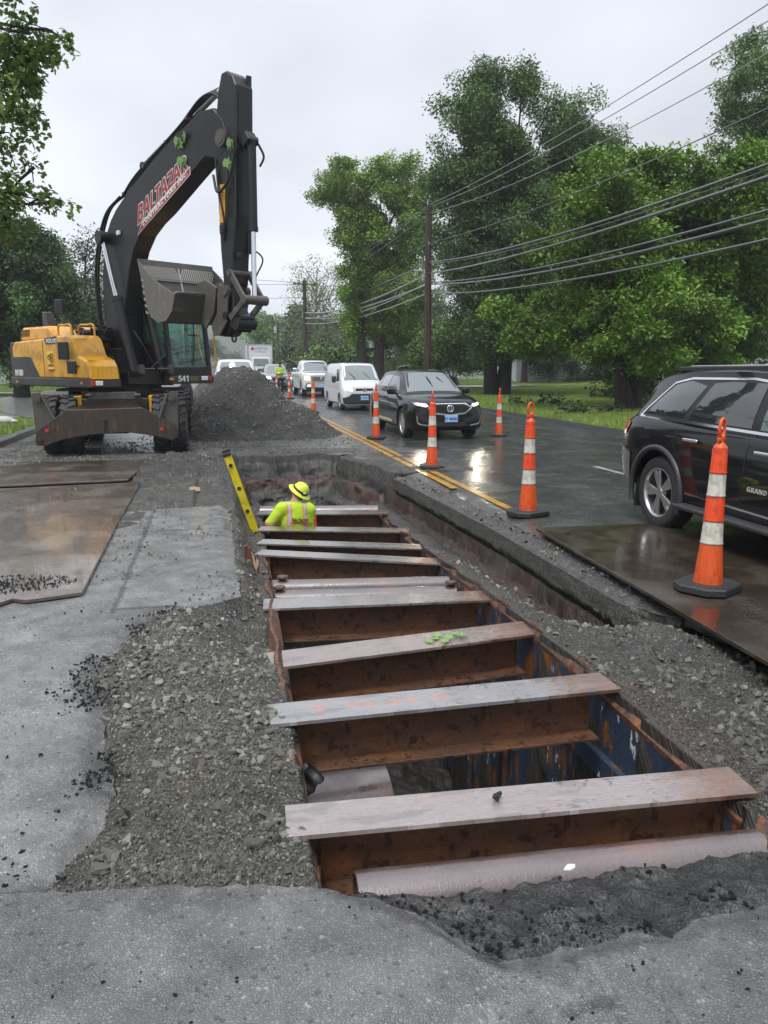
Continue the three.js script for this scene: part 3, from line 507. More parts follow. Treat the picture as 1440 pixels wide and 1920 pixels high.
tag(new MB().ext([[-0.09, -0.05], [0.07, -0.05], [0.1, 0.03], [0.03, 0.06], [-0.05, 0.05]], 0.018, [-0.32, 0.055, -10.55], [-1.15, 0.3, 0.5]).build('wood_scrap', M([0.33, 0.21, 0.14], 0.7)), 'small broken piece of brown wood on gravel behind the worn white line', 'wood scrap');
tag(new MB().ext([[-0.03, -0.006], [0.0, -0.014], [0.024, -0.01], [0.035, 0.003], [0.006, 0.012], [-0.016, 0.004]], 0.01, [1.14, -0.02, -2.21], [-1.3, 0.2, 0.3], 0.003).build('paper_scrap', M([0.6, 0.6, 0.58], 0.6)), 'crumpled white scrap beside the front pipe', 'scrap');
// torn black corrugated drain at the left panel
{
  const m = new MB(), pts = []; for (let i = 0; i <= 26; i++) pts.push([0.052 + 0.006 * Math.sin(i * 1.2), -i * 0.011]);
  const g = new THREE.LatheGeometry(pts.map((p) => new THREE.Vector2(...p)), 22, 0, 4.4); m.add(g, [0.37, -0.06, -3.12], [0.5, 0.6, -1.0]);
  tag(m.build('drain_pipe', M([0.018, 0.018, 0.019], 0.5, { side: THREE.DoubleSide })), 'torn black plastic drain pipe at the gravel edge of the trench', 'drain pipe');
}
// leaves fallen on the third beam
{
  const leafG = () => new MB().ext([[0, -0.035], [0.012, -0.012], [0.038, -0.016], [0.024, 0.004], [0.03, 0.03], [0.01, 0.02], [0, 0.045], [-0.01, 0.02], [-0.03, 0.03], [-0.024, 0.004], [-0.038, -0.016], [-0.012, -0.012]], 0.002).geo();
  const g = leafG(), lm = M([0.16, 0.30, 0.07], 0.45); reseed(5);
  [[1.33, -4.66], [1.37, -4.70], [1.40, -4.75], [1.42, -4.63], [1.46, -4.68], [1.52, -4.73], [1.56, -4.70]].forEach(([x, z], i) => { const l = new THREE.Mesh(g, lm); l.name = numbered('leaf'); l.position.set(x, -0.092 + 0.003 * i, z); l.rotation.set(-Math.PI / 2 + rr(-0.15, 0.15), rr(-0.1, 0.1), rnd() * 6); l.scale.setScalar(rr(0.8, 1.15)); scene.add(l); tag(l, ['leftmost', 'second', 'third', 'fourth', 'fifth', 'sixth', 'rightmost'][i] + ' of the pale green maple leaves on the third rusty I-beam, counted from the left', 'leaf', 'leaves fallen on the third I-beam'); });
}
tag(new MB().add(stoneGeos[6], [1.03, 0.024, -2.63], [0.3, 1, 0.2], [0.026, 0.032, 0.024]).build('asphalt_lump', tarMat), 'black asphalt lump sitting on the nearest I-beam', 'asphalt lump');

// road plates: thick steel sheets
const plateMap = tex(1024, 1024, (x, y) => {
  const p = fbm(x / 128, y / 128, 6, 8), s = fbm(x / 24, y / 60 + 2, 4), scr = vnoise(x / 2, y / 130 + 9) > 0.94 && fbm(x / 50, y / 50, 3) > 0.5 ? 1.16 : 1, tr = 0.9 + 0.2 * vnoise(x / 46, y / 600), g = vnoise(x / 3, y / 3) + (scr - 1) * 4 + (tr - 1) * 4, w = sstep(0.42, 0.62, p);
  let c = [lerp(112, 146, w), lerp(98, 134, w), lerp(86, 122, w)]; const o = sstep(0.55, 0.7, s); c = [lerp(c[0], 140, 0.35 * o), lerp(c[1], 106, 0.35 * o), lerp(c[2], 86, 0.35 * o)]; const k = 0.9 + 0.22 * (g - 0.5); return c.map((v) => v * k);
});
const plateRough = grey(512, 512, (x, y) => clamp(0.08 + 0.75 * (fbm(x / 64, y / 64, 5, 8) - 0.5) + 0.04 * (vnoise(x / 3, y / 3) - 0.5), 0.06, 0.7));
const plateMat = MP([0.72, 0.75, 0.78], 1, { ior: 1.8, clearcoat: 0.5, clearcoatRoughness: 0.06, map: again(plateMap, 0.33), roughnessMap: again(plateRough, 0.4), bumpMap: again(rustBump, 0.8), bumpScale: 0.004 });
const darkPlate = MP([0.25, 0.25, 0.235], 1, { ior: 1.6, map: again(plateMap, 0.4), roughnessMap: again(grey(256, 256, (x, y) => clamp(0.14 + 0.6 * (fbm(x / 32, y / 32, 5, 8) - 0.5), 0.03, 0.4)), 0.3), bumpMap: again(rustBump, 0.6), bumpScale: 0.0015 });
function plate(pts, y, label, mat, h = 0.028, holes) {
  const cx = pts.reduce((s, p) => s + p[0], 0) / pts.length, cz = pts.reduce((s, p) => s + p[1], 0) / pts.length;
  const hole = (x, z) => { const r = []; for (let i = 0; i < 14; i++) { const a = -(i / 14) * 6.283; r.push([x - cx + 0.035 * Math.cos(a), -(z - cz) + 0.035 * Math.sin(a)]); } return r; };
  const g = new MB().ext(pts.map(([x, z]) => [x - cx, -(z - cz)]), h, [0, 0, 0], [-Math.PI / 2, 0, 0], 0.003, (holes ?? []).map((q) => hole(...q))); const m = g.build('road_plate', mat); m.position.set(cx, y, cz); return tag(m, label, 'steel plate');
}
plate([[-4.15, -5.3], [-1.58, -5.74], [-1.5, -5.85], [-1.4, -5.79], [-1.3, -5.82], [-1.03, -5.91], [-1.08, -8.5], [-1.1, -11.6], [-4.2, -11.2]], 0.016, 'wet rust-brown steel road plate with a notched near edge on the left', plateMat, 0.028, [[-1.3, -6.2], [-1.35, -11.3], [-2.6, -8.7]]);
plate([[-4.3, -11.3], [-1.3, -11.72], [-1.12, -14.25], [-3.1, -14.05], [-4.25, -13.0]], 0.045, 'wet brown steel road plate just in front of the excavator blade', plateMat, 0.028, [[-1.55, -12.1], [-1.4, -13.9]]);
plate([[3.03, -1.2], [3.03, -3.6], [3.12, -5.4], [3.22, -7.33], [4.3, -7.28], [5.6, -7.2], [5.6, -1.0]], 0.022, 'dark wet steel road plate under the nearest cone and the black SUV', darkPlate, 0.03, [[3.42, -7.0], [4.3, -4.2]]);
// ---------------------------------------------------------------- crushed stone: the larger pieces one by one, the rest as stuff
{
  const bank = thing('gravel_bank', null, null, [0, 0, 0]); tag(bank, null, null, null, 'structure');
  reseed(21);
  const inGravel = (x, z) => {
    if (z > -2.32 || z < -11.5) return 0; const L = shieldL(z), R = shieldR(z);
    if (x < L - 0.03 && x > leftEdge(z) - 0.06) return z > -5.9 ? 1 : 0.35;
    if (x > R + 0.06 && x < (z > -4.9 ? 3.65 : slabFace(z) - 0.05)) return z > -5.5 ? 0.8 : 0.3; return 0;
  };
  const spots = [];
  for (let tries = 0; tries < 120000 && spots.length < 4200; tries++) {
    const z = -2.3 - 5 * rnd() ** 1.35, x = rr(-0.8, 3.7), p = inGravel(x, z); if (rnd() > p) continue;
    const cl = pn(x, z, 2.1, 3) + 0.12 * Math.exp(-(((x + 0.1) / 0.3) ** 2)); if (cl < 0.02 && rnd() > 0.14) continue;
    const s = 0.007 + 0.027 * rnd() ** 2.5; const dist = Math.hypot(x, z); spots.push([x, z, s, s / dist]);
  }
  spots.sort((a, b) => b[3] - a[3]);
  spots.slice(0, 300).forEach(([x, z, s]) => {
    const m = new THREE.Mesh(stoneGeos[Math.floor(rnd() * 12)], stoneMats[x > 1.9 ? [0, 2, 4, 2, 0][Math.floor(rnd() * 5)] : Math.floor(rnd() * 5)]); m.name = 'stone'; m.position.set(x, groundAt(x, z)[0] + s * 0.22, z); m.rotation.set(rr(-0.5, 0.5), rnd() * 6.28, rr(-0.5, 0.5)); m.scale.setScalar(s); bank.add(m);
  });
  const inst = (name, geo, mat, list) => { const im = new THREE.InstancedMesh(geo, mat, list.length), o = new THREE.Object3D(), c = new THREE.Color(); list.forEach((q, i) => { o.position.set(q[0], q[1], q[2]); o.rotation.set(rnd() * 6, rnd() * 6, rnd() * 6); o.scale.setScalar(q[3]); o.updateMatrix(); im.setMatrixAt(i, o.matrix); const k = q[4] ?? rr(0.55, 1.3); im.setColorAt(i, c.setRGB(k, k, k * 0.97)); }); im.name = name; im.userData.kind = 'stuff'; return im; };
  for (let k = 0; k < 5; k++) {
    const list = spots.slice(300).filter((_, i) => i % 5 === k).map(([x, z, s]) => [x, groundAt(x, z)[0] + s * 0.2, z, s, x > 1.9 ? rr(0.4, 0.95) : rr(0.55, 1.3)]);
    for (let i = 0; i < 26000; i++) { const z = -2.3 - 9 * rnd() ** 1.8, x = rr(-0.95, 3.7), p = inGravel(x, z); if (rnd() > p) continue; const s = 0.003 + 0.008 * rnd() ** 2; list.push([x, groundAt(x, z)[0] + s * 0.2, z, s, x > 1.9 ? rr(0.35, 0.85) : rr(0.5, 1.25)]); }
    bank.add(inst('small_stones', stoneGeos[k * 2], stoneMats[k], list));
  }
  // grit and pebbles strewn over the pavement, the plates and the ground round the excavator
  const strewn = [], crumbs = [];
  for (let i = 0; i < 5200; i++) { const z = -5.6 - 12.5 * rnd(), x = rr(-4.3, 3.2); if (x > 0.1 && z > -14.6) continue; const mud = pn(x, z, 1.2) + 0.2 * sstep(-9.5, -11.5, z) - (x < -1.1 && z > -14 ? 0.16 : 0); if (mud < 0.02) continue; const s = rr(0.006, 0.02) * (z < -13 ? 1.3 : 0.8); strewn.push([x, Math.max(groundAt(x, z)[0], z > -14 && x < -1.1 ? 0.03 : 0) + s * 0.2, z, s]); }
  for (let i = 0; i < 700; i++) { const z = rr(-2.4, -0.95), x = rr(-0.9, 1.9); if (z < frontEdge(x) + 0.02) continue; if (pn(x, z, 1.6) < 0.0) continue; const s = 0.0016 + 0.008 * rnd() ** 4; crumbs.push([x, s * 0.3, z, s]); }
  for (let i = 0; i < 900; i++) { const a = rnd() * 6.28, r = rnd() ** 0.7, x = -1.75 + 0.62 * r * Math.cos(a), z = -6.25 + 0.28 * r * Math.sin(a); const s = 0.004 + 0.009 * rnd() ** 2; crumbs.push([x, 0.032 + s * 0.3, z, s]); }
  for (let i = 0; i < 900; i++) { const x = rr(0.35, 2.3), z = frontEdge(x) - rr(-0.03, 0.5) * rr(0.2, 1); if (z < -2.38 + 0.06) continue; const s = 0.003 + 0.012 * rnd() ** 3; if (pn(x, z, 5) < -0.05) continue; crumbs.push([x, groundAt(x, z)[0] + s * 0.3, z, s]); }
  for (let i = 0; i < 2600; i++) { const z = -2.45 - 3.3 * rnd(), x = leftEdge(z) + rr(-0.28, 0.1) * rr(0.3, 1); if (pn(x, z, 4) < 0.02) continue; const s = 0.003 + 0.011 * rnd() ** 3; crumbs.push([x, Math.max(-0.01, groundAt(x, z)[0]) + s * 0.3, z, s]); }
  for (let i = 0; i < 900; i++) { const z = rr(-14.2, -4.9), x = roadLeft(z) + rr(-0.28, 0.08); const s = 0.004 + 0.02 * rnd() ** 4; (rnd() < 0.25 ? crumbs : strewn).push([x, -0.04 + s * 0.2, z, s]); }
  for (let i = 0; i < 70; i++) { const z = rr(-5.6, -2.5), x = rr(-1.6, leftEdge(z)); const s = 0.004 + 0.010 * rnd() ** 3; crumbs.push([x, s * 0.3, z, s]); }
  bank.add(inst('pebbles', stoneGeos[6], stoneMats[0], strewn)); bank.add(inst('asphalt_crumbs', stoneGeos[7], tarMat, crumbs));
}
// ---------------------------------------------------------------- wheeled excavator
const exYellow = M([0.78, 0.40, 0.035], 0.38, { map: again(dirtMap, 0.6), roughnessMap: again(dirtRough, 0.7) });
const exDark = M([0.045, 0.046, 0.048], 0.45, { map: again(dirtMap, 0.7) });
const exBlack = M([0.016, 0.016, 0.017], 0.46, { map: again(blackSteelMap, 0.5), bumpMap: again(rustBump, 2), bumpScale: 0.0012 });
const exSteel = M([0.125, 0.115, 0.102], 0.46, { map: again(blackSteelMap, 0.8), bumpMap: again(rustBump, 2), bumpScale: 0.002 });
const bladeSteel = M([0.36, 0.315, 0.27], 0.52, { map: again(tex(512, 512, (x, y) => { const p = fbm(x / 48, y / 48, 5), q = fbm(x / 8 + 3, y / 120, 4), r = sstep(0.56, 0.7, 0.6 * p + 0.4 * q); const k = 0.85 + 0.4 * (q - 0.5); return [lerp(106, 158, r) * k, lerp(98, 116, r) * k, lerp(90, 74, r) * k]; }), 0.5), bumpMap: again(rustBump, 1), bumpScale: 0.003 });
const lensClear = M([0.75, 0.76, 0.76], 0.12), lensAmber = M([0.65, 0.22, 0.01], 0.2), lensRed = M([0.5, 0.02, 0.012], 0.2), whitePaint = M([0.72, 0.72, 0.7], 0.5), redPaint = M([0.33, 0.02, 0.03], 0.45);
const cabGlass = new THREE.MeshPhysicalMaterial({ color: C3(0.62, 0.82, 0.76), roughness: 0.03, transmission: 0.96, thickness: 0, ior: 1.5 });
function wheelTyre(R, W, lugs) {
  const m = new MB(), k = W / 2;
  m.lathe([[R * 0.56, -k * 0.8], [R * 0.72, -k], [R * 0.9, -k * 0.98], [R * 0.955, -k * 0.82], [R * 0.965, 0], [R * 0.955, k * 0.82], [R * 0.9, k * 0.98], [R * 0.72, k], [R * 0.56, k * 0.8]], [0, 0, 0], [0, 0, Math.PI / 2], 40);
  for (let i = 0; i < lugs; i++) for (const s of [-1, 1]) { const a = ((i + (s > 0 ? 0.5 : 0)) / lugs) * Math.PI * 2, g = new THREE.BoxGeometry(k * 1.02, R * 0.075, R * 0.13); g.rotateY(s * 0.45); g.translate(s * k * 0.5, R * 0.965, 0); g.rotateX(a); m.g.push(plain(g)); const e = new THREE.BoxGeometry(k * 0.12, R * 0.16, R * 0.1); e.translate(s * k * 0.97, R * 0.9, 0); e.rotateX(a + s * 0.02); m.g.push(plain(e)); }
  return m;
}
{
  const TH = (35 * Math.PI) / 180, t = thing('excavator', 'yellow and black wheeled excavator with its boom raised and bucket curled, behind the road plates', 'excavator', [-1.9, 0, -17.6]);
  const up = (o) => { o.rotation.y = TH; return o; };                     // parts that swing with the cab
  const RY = [0, -Math.PI / 2, 0];
  // undercarriage
  const ch = new MB(); ch.box(1.25, 0.42, 3.3, [0, 0.86, 0], null, 0.03).box(1.0, 0.3, 1.0, [0, 1.08, 0.0], null, 0.03).box(0.5, 0.32, 2.2, [0, 0.56, 0]); for (const z of [1.5, -1.4]) ch.rod([-1.15, 0.58, z], [1.15, 0.58, z], 0.14, 0.14, 14).box(0.5, 0.4, 0.42, [0, 0.58, z], null, 0.05); ch.build('chassis', exBlack, t);
  new MB().rod([0, 1.08, 0], [0, 1.3, 0], 0.78, 0.78, 36).rod([0, 1.12, 0], [0, 1.2, 0], 0.86, 0.86, 36).build('swing_ring', exBlack, t);
  for (const x of [-1, 1]) { const m = new MB(); m.box(0.2, 0.34, 0.95, [x * 0.72, 0.95, 1.15], null, 0.02); m.build('fuel_box', exYellow, t); new MB().box(0.25, 0.3, 0.5, [x * 0.8, 0.92, -0.6], null, 0.02).build('tool_locker', exYellow, t); const s = new MB(); s.box(0.62, 0.05, 1.1, [x * 0.95, 1.2, 0.1]).box(0.05, 0.4, 0.6, [x * 1.12, 0.85, 0.05]).box(0.3, 0.04, 0.5, [x * 1.1, 0.5, 0.05]); s.build('step', exBlack, t); }
  for (const z of [1.5, -1.4]) for (const x of [-1, 1]) {
    const w = new THREE.Group(); w.name = 'wheel'; w.position.set(x * 1.02, 0.565, z); t.add(w);
    for (const dx of [-0.175, 0.175]) { const ty = wheelTyre(0.57, 0.29, 20).build('tyre', MAT.tyre, w); ty.position.x = dx; }
    const rim = new MB(); for (const dx of [-0.175, 0.175]) rim.lathe([[0.2, -0.02], [0.27, -0.03], [0.31, -0.12], [0.335, -0.13], [0.335, 0.13], [0.31, 0.12], [0.27, 0.05], [0.2, 0.05]], [dx, 0, 0], [0, 0, Math.PI / 2], 32); rim.rod([x * 0.16, 0, 0], [x * 0.3, 0, 0], 0.19, 0.15, 20); for (let i = 0; i < 10; i++) { const a = (i / 10) * 6.283; rim.rod([x * 0.2, 0.235 * Math.cos(a), 0.235 * Math.sin(a)], [x * 0.25, 0.235 * Math.cos(a), 0.235 * Math.sin(a)], 0.018, 0.018, 6); }
    rim.build('rim', M([0.62, 0.30, 0.04], 0.5, { map: again(dirtMap, 2) }), w);
  }
  // dozer blade
  const bp = [[-1.39, 0.23], [-1.41, 0.30], [-1.38, 0.49], [-1.24, 0.6], [-0.83, 0.88], [0.54, 0.91], [1.12, 0.58], [1.17, 0.40], [1.16, 0.31], [1.04, 0.28], [0.72, 0.37], [0.28, 0.44], [-0.11, 0.43], [-0.54, 0.39], [-0.93, 0.32], [-1.25, 0.21]];
  const bl = new THREE.Group(); bl.name = 'blade'; t.add(bl);
  new MB().ext(bp, 0.06, [0, 0, 2.15], null, 0.012).build('front_plate', bladeSteel, bl);
  { const g = new THREE.BufferGeometry(), a = [[-0.83, 0.875, 2.16], [0.54, 0.905, 2.16], [0.34, 1.06, 1.35], [-0.36, 1.05, 1.35]], b = a.map(([x, y, z]) => [x, y - 0.03, z]); const q = (p, r, s, v) => [...p, ...r, ...s, ...p, ...s, ...v]; g.setAttribute('position', new THREE.Float32BufferAttribute([...q(a[0], a[1], a[2], a[3]), ...q(b[3], b[2], b[1], b[0]), ...q(b[0], b[1], a[1], a[0]), ...q(a[1], b[1], b[2], a[2]), ...q(a[3], a[0], b[0], b[3])], 3)); g.computeVertexNormals(); const m = new MB(); m.g.push(plain(g)); m.build('top_plate', M([0.26, 0.2, 0.18], 0.4, { map: again(rustMap, 1), bumpMap: rustBump, bumpScale: 0.004 }), bl); }
  for (const s of [-1, 1]) {
    const ox = s < 0 ? 0 : 0; const mir = (p) => p.map(([x, y]) => [s < 0 ? x : -x - 0.22, y]);
    new MB().ext(mir([[-1.40, 0.3], [-1.42, 0.86], [-1.44, 1.2], [-1.28, 1.21], [-1.24, 1.05], [-1.05, 0.72], [-1.2, 0.5]]), 0.05, [ox, 0, 2.07], null, 0.01).build('side_plate', exSteel, bl);
    new MB().bar([s < 0 ? -1.24 : 1.0, 1.16, 2.11], [s < 0 ? -1.04 : 0.84, 0.7, 2.15], 0.05, 0.09, [0, 0, 1], 0.008).build('strut', exSteel, bl);
    const px = s < 0 ? -1.33 : 1.09; new MB().rod([px, 1.08, 2.08], [px, 1.08, 2.16], 0.065, 0.065, 20).rod([px, 1.08, 2.15], [px, 1.08, 2.18], 0.035, 0.035, 8).build('pivot_pin', exSteel, bl);
    const qx = s < 0 ? -1.32 : 1.07; new MB().rod([qx, 0.33, 2.15], [qx, 0.33, 2.215], 0.055, 0.055, 20).rod([qx, 0.33, 2.2], [qx, 0.33, 2.235], 0.03, 0.03, 8).build('corner_pin', bladeSteel, bl);
    new MB().rod([s < 0 ? -1.19 : 0.88, 0.5, 2.18], [s < 0 ? -1.19 : 0.88, 0.5, 2.195], 0.035, 0.033, 16).build('reflector', lensRed, bl);
    new MB().bar([s * 0.5, 0.62, 2.1], [s * 0.5, 0.8, 1.2], 0.12, 0.2).build('blade_arm', exBlack, bl);
  }
  new MB().box(0.1, 0.06, 0.05, [-0.17, 0.68, 2.19], null, 0.01).box(0.07, 0.16, 0.05, [-0.17, 0.58, 2.19], null, 0.01).rod([-0.17, 0.7, 2.21], [-0.17, 0.5, 2.21], 0.02, 0.02, 8).build('tow_hitch', bladeSteel, bl);
  const cr = new MB(); cr.box(0.9, 0.14, 0.08, [-0.05, 1.12, 1.62], null, 0.01); for (const x of [-0.48, 0.42]) cr.rod([x - 0.06, 1.13, 1.68], [x + 0.06, 1.13, 1.68], 0.03, 0.03, 10); cr.build('cross_member', exSteel, t);
  // rear stabiliser, only its right side shows past the wheels
  for (const x of [-1, 1]) new MB().ext([[-0.14, 0.3], [0.14, 0.3], [0.16, 1.1], [0.1, 1.32], [-0.1, 1.32], [-0.16, 1.1]], 0.08, [x * 1.22, 0, -2.25], null, 0.02).bar([x * 0.3, 0.9, -2.2], [x * 1.2, 1.15, -2.2], 0.1, 0.16).build('stabiliser', exSteel, t);

  // swinging deck and body
  const deck = new MB(); deck.box(0.62, 0.18, 3.75, [-1.1, 1.36, -0.52], null, 0.03).box(2.75, 0.18, 2.1, [0, 1.36, -1.35], null, 0.03).box(1.05, 0.16, 2.1, [0.84, 1.40, 0.32], null, 0.02).box(1.5, 0.16, 1.3, [0, 1.36, 0.1]); up(deck.build('deck', exDark, t));
  up(new MB().ext([[-2.26, 1.44], [0.24, 1.44], [0.24, 2.16], [-0.1, 2.26], [-2.14, 2.2], [-2.26, 2.1]], 0.5, [-1.12, 0, 0], RY, 0.03).build('side_cover', exYellow, t));
  up(new MB().box(2.2, 0.78, 2.0, [0.25, 1.84, -1.28], null, 0.04).build('engine_cover', exYellow, t));
  up(new MB().ext([[-2.42, 1.3], [-2.24, 1.27], [-2.24, 2.18], [-2.36, 2.2], [-2.43, 2.1]], 2.72, [0, 0, 0], RY, 0.03).build('counterweight', exDark, t));
  up(new MB().ext([[-2.24, 1.445], [-0.92, 1.445], [-1.32, 1.86], [-1.4, 1.88], [-2.24, 1.88]], 0.02, [-1.372, 0, 0], RY, 0.004).build('grey_panel', exDark, t));
  for (const u of [-0.72, 0.02]) up(new MB().box(0.006, 0.74, 0.012, [-1.372, 1.83, u]).build('panel_gap', MAT.black, t));
  // hood with slots, exhaust
  const hood = up(new MB().ext([[-2.02, 2.2], [-0.3, 2.22], [-0.25, 2.3], [-0.62, 2.5], [-1.9, 2.5], [-2.02, 2.42]], 1.1, [-0.72, 0, 0], RY, 0.05).build('hood', exYellow, t));
  for (let i = 0; i < 7; i++) new MB().box(0.012, 0.15, 0.025, [-1.272, 2.38, -1.93 + i * 0.065], [0.2, 0, 0]).build('louvre', MAT.black, hood);
  up(new MB().ext([[-0.11, 0], [0.15, 0], [0.05, 0.34], [-0.11, 0.36]], 0.2, [-0.8, 2.49, -1.6], RY, 0.02).build('exhaust', exDark, t));
  const eng = new MB(); reseed(77); for (let i = 0; i < 22; i++) { const a = [rr(-0.85, -0.1), rr(2.24, 2.55), rr(-0.25, 0.25)]; eng.tube([a, [a[0] + rr(-0.2, 0.2), a[1] + rr(0, 0.12), a[2] + rr(-0.2, 0.2)], [a[0] + rr(-0.3, 0.3), a[1] - 0.1, a[2] + rr(-0.3, 0.3)]], 0.018, 6, 8); } eng.box(0.5, 0.25, 0.5, [-0.5, 2.3, -0.1], null, 0.03); up(eng.build('hoses', MAT.black, t));
  // tool box at the right front
  up(new MB().ext([[0.03, 1.44], [0.03, 2.28], [0.62, 2.28], [0.74, 2.22], [0.92, 1.88], [1.22, 1.80], [1.32, 1.68], [1.36, 1.44]], 0.62, [-1.12, 0, 0], RY, 0.035).build('tool_box', exYellow, t));
  up(new MB().tube([[-0.9, 2.26, 0.62], [-0.9, 2.48, 0.58], [-0.9, 2.5, 0.3], [-0.9, 2.48, -0.02], [-0.9, 2.26, -0.06]], 0.022, 8, 30).build('hand_rail', exYellow, t)); up(new MB().tube([[-1.36, 2.26, 0.6], [-1.36, 2.46, 0.56], [-1.36, 2.48, 0.3], [-1.36, 2.46, 0.04], [-1.36, 2.26, 0.02]], 0.022, 8, 30).build('hand_rail', exYellow, t));
  // lettering and decals on the side
  const onSide = (str, size, u, y, mat, name, sc = [1, 1, 1]) => { const g = textGeo(str, size, 0.004); const m = new MB(); m.add(g, [-1.386, y, u], RY, sc); return up(m.build(name, mat, t)); };
  up(new MB().ext([[-0.56, 2.12], [0.0, 2.14], [0.0, 2.255], [-0.12, 2.275], [-0.62, 2.24]], 0.006, [-1.3755, 0, 0], RY).build('maker_badge', exDark, t)); onSide('VOLVO', 0.085, -0.28, 2.19, whitePaint, 'maker_lettering', [1.25, 1, 1]);
  onSide('EW180D', 0.13, -1.95, 1.545, whitePaint, 'model_lettering', [0.62, 1, 1]); onSide('541', 0.105, 0.22, 1.83, MAT.black, 'number_lettering');
  up(new MB().box(0.006, 0.36, 0.30, [-1.3755, 1.80, -0.38]).build('logo_decal', M([0.72, 0.62, 0.03], 0.45), t));
  { const m = new MB(); m.add(textGeo('B', 0.2, 0.003), [-1.3835, 1.845, -0.32], RY); m.box(0.004, 0.05, 0.25, [-1.381, 1.70, -0.38]).box(0.004, 0.035, 0.25, [-1.381, 1.605, -0.38]); up(m.build('logo_mark', redPaint, t)); const k = new MB(); k.add(new THREE.TorusGeometry(0.045, 0.009, 6, 20, 4.6), [-1.382, 1.86, -0.45], RY).box(0.004, 0.1, 0.018, [-1.381, 1.83, -0.42]); up(k.build('logo_outline', MAT.black, t)); }
  // mirrors
  up(new MB().box(0.05, 0.34, 0.24, [-1.52, 1.98, 0.52], [0, 0.5, 0], 0.03).box(0.05, 0.24, 0.19, [-1.5, 1.66, 0.78], [0, 0.6, 0], 0.03).tube([[-1.5, 1.78, 0.6], [-1.54, 1.74, 0.7], [-1.5, 1.72, 0.78]], 0.014, 6).tube([[-1.48, 1.7, 0.84], [-1.4, 1.66, 1.0], [-1.37, 1.55, 1.06], [-1.38, 1.5, 1.06]], 0.014, 6).build('mirror', MAT.plastic, t));
  up(new MB().box(0.05, 0.3, 0.19, [-1.2, 2.86, -0.22], [0, 0.5, 0], 0.03).tube([[-1.2, 2.7, -0.22], [-1.2, 2.58, -0.1], [-1.12, 2.52, 0.1], [-1.1, 2.3, 0.12]], 0.014, 6).build('mirror', MAT.plastic, t));
  // lights and plates on the front edge
  for (const [x, y] of [[-1.26, 1.36], [1.12, 1.43]]) { up(new MB().box(0.15, 0.09, 0.05, [x, y, x < 0 ? 1.36 : 1.375], null, 0.015).build('headlight', lensClear, t)); up(new MB().box(0.07, 0.1, 0.05, [x + (x < 0 ? -0.12 : 0.125), y, x < 0 ? 1.36 : 1.375], null, 0.01).build('turn_light', lensRed, t)); }
  for (const [x, y, u] of [[-1.405, 1.35, -2.05], [-1.405, 1.36, 0.95]]) up(new MB().box(0.02, 0.045, 0.09, [x, y, u], null, 0.008).build('marker_light', lensAmber, t));
  up(new MB().box(0.1, 0.05, 0.02, [0.32, 1.42, 1.375], null, 0.008).build('marker_light', lensAmber, t)); up(new MB().box(0.2, 0.1, 0.02, [0.86, 1.43, 1.376]).build('licence_plate', M([0.11, 0.10, 0.02], 0.5), t));
  { const m = new MB(); m.add(textGeo('541', 0.12, 0.005), [0.6, 1.43, 1.374]); up(m.build('number_lettering', whitePaint, t)); }
  // cab
  const fr = new MB(), P = (a, b, w = 0.07, h = 0.07) => fr.bar(a, b, w, h, [1, 0, 0.01], 0.012);
  P([0.36, 1.48, 1.3], [0.36, 3.1, 1.12], 0.08, 0.09); P([1.3, 1.48, 1.3], [1.3, 3.1, 1.12], 0.08, 0.09); P([0.34, 1.48, 0.35], [0.34, 3.12, 0.35], 0.08, 0.1); P([0.34, 1.48, -0.5], [0.34, 3.1, -0.45], 0.1, 0.1); P([1.32, 1.48, -0.5], [1.32, 3.1, -0.45], 0.1, 0.1); P([1.32, 1.48, 0.45], [1.32, 3.12, 0.45]);
  fr.box(1.02, 0.2, 0.06, [0.83, 1.57, 1.3], null, 0.02).box(0.05, 0.42, 1.75, [0.335, 1.66, 0.4], null, 0.02).box(0.05, 0.42, 1.75, [1.32, 1.66, 0.4], null, 0.02).box(1.0, 0.7, 0.05, [0.83, 1.8, -0.5], null, 0.02).box(1.0, 0.05, 1.8, [0.83, 1.47, 0.4]); fr.ext([[0.38, 1.86], [0.86, 1.86], [0.72, 2.08], [0.66, 2.14], [0.38, 2.14]].map(([a, b]) => [a, b]), 0.05, [0.335, 0, 0.0], RY, 0.01);
  up(fr.build('cab_frame', exBlack, t));
  up(new MB().box(1.08, 0.11, 1.8, [0.83, 3.16, 0.3], null, 0.05).build('cab_roof', exYellow, t));
  up(new MB().bar([0.83, 1.66, 1.285], [0.83, 3.08, 1.125], 0.86, 0.008, [0, 0, 1]).build('front_window', cabGlass, t));
  for (const x of [0.335, 1.322]) { up(new MB().ext([[0.42, 1.88], [1.24, 1.88], [1.08, 3.06], [0.42, 3.06]], 0.008, [x, 0, 0], RY).build('side_window', cabGlass, t)); up(new MB().ext([[-0.42, 1.88], [0.3, 1.88], [0.3, 3.06], [-0.4, 3.06]], 0.008, [x, 0, 0], RY).build('side_window', cabGlass, t)); }
  up(new MB().box(0.86, 0.9, 0.008, [0.83, 2.62, -0.48]).build('rear_window', cabGlass, t));
  const intr = new MB(); intr.box(0.5, 0.12, 0.5, [0.8, 1.95, 0.0], null, 0.05).box(0.46, 0.75, 0.12, [0.8, 2.3, -0.28], [0.12, 0, 0], 0.05).box(0.16, 0.4, 0.5, [0.5, 1.85, 0.1], null, 0.03).box(0.16, 0.4, 0.5, [1.12, 1.85, 0.1], null, 0.03); up(intr.build('seat', MAT.blackMatte, t));
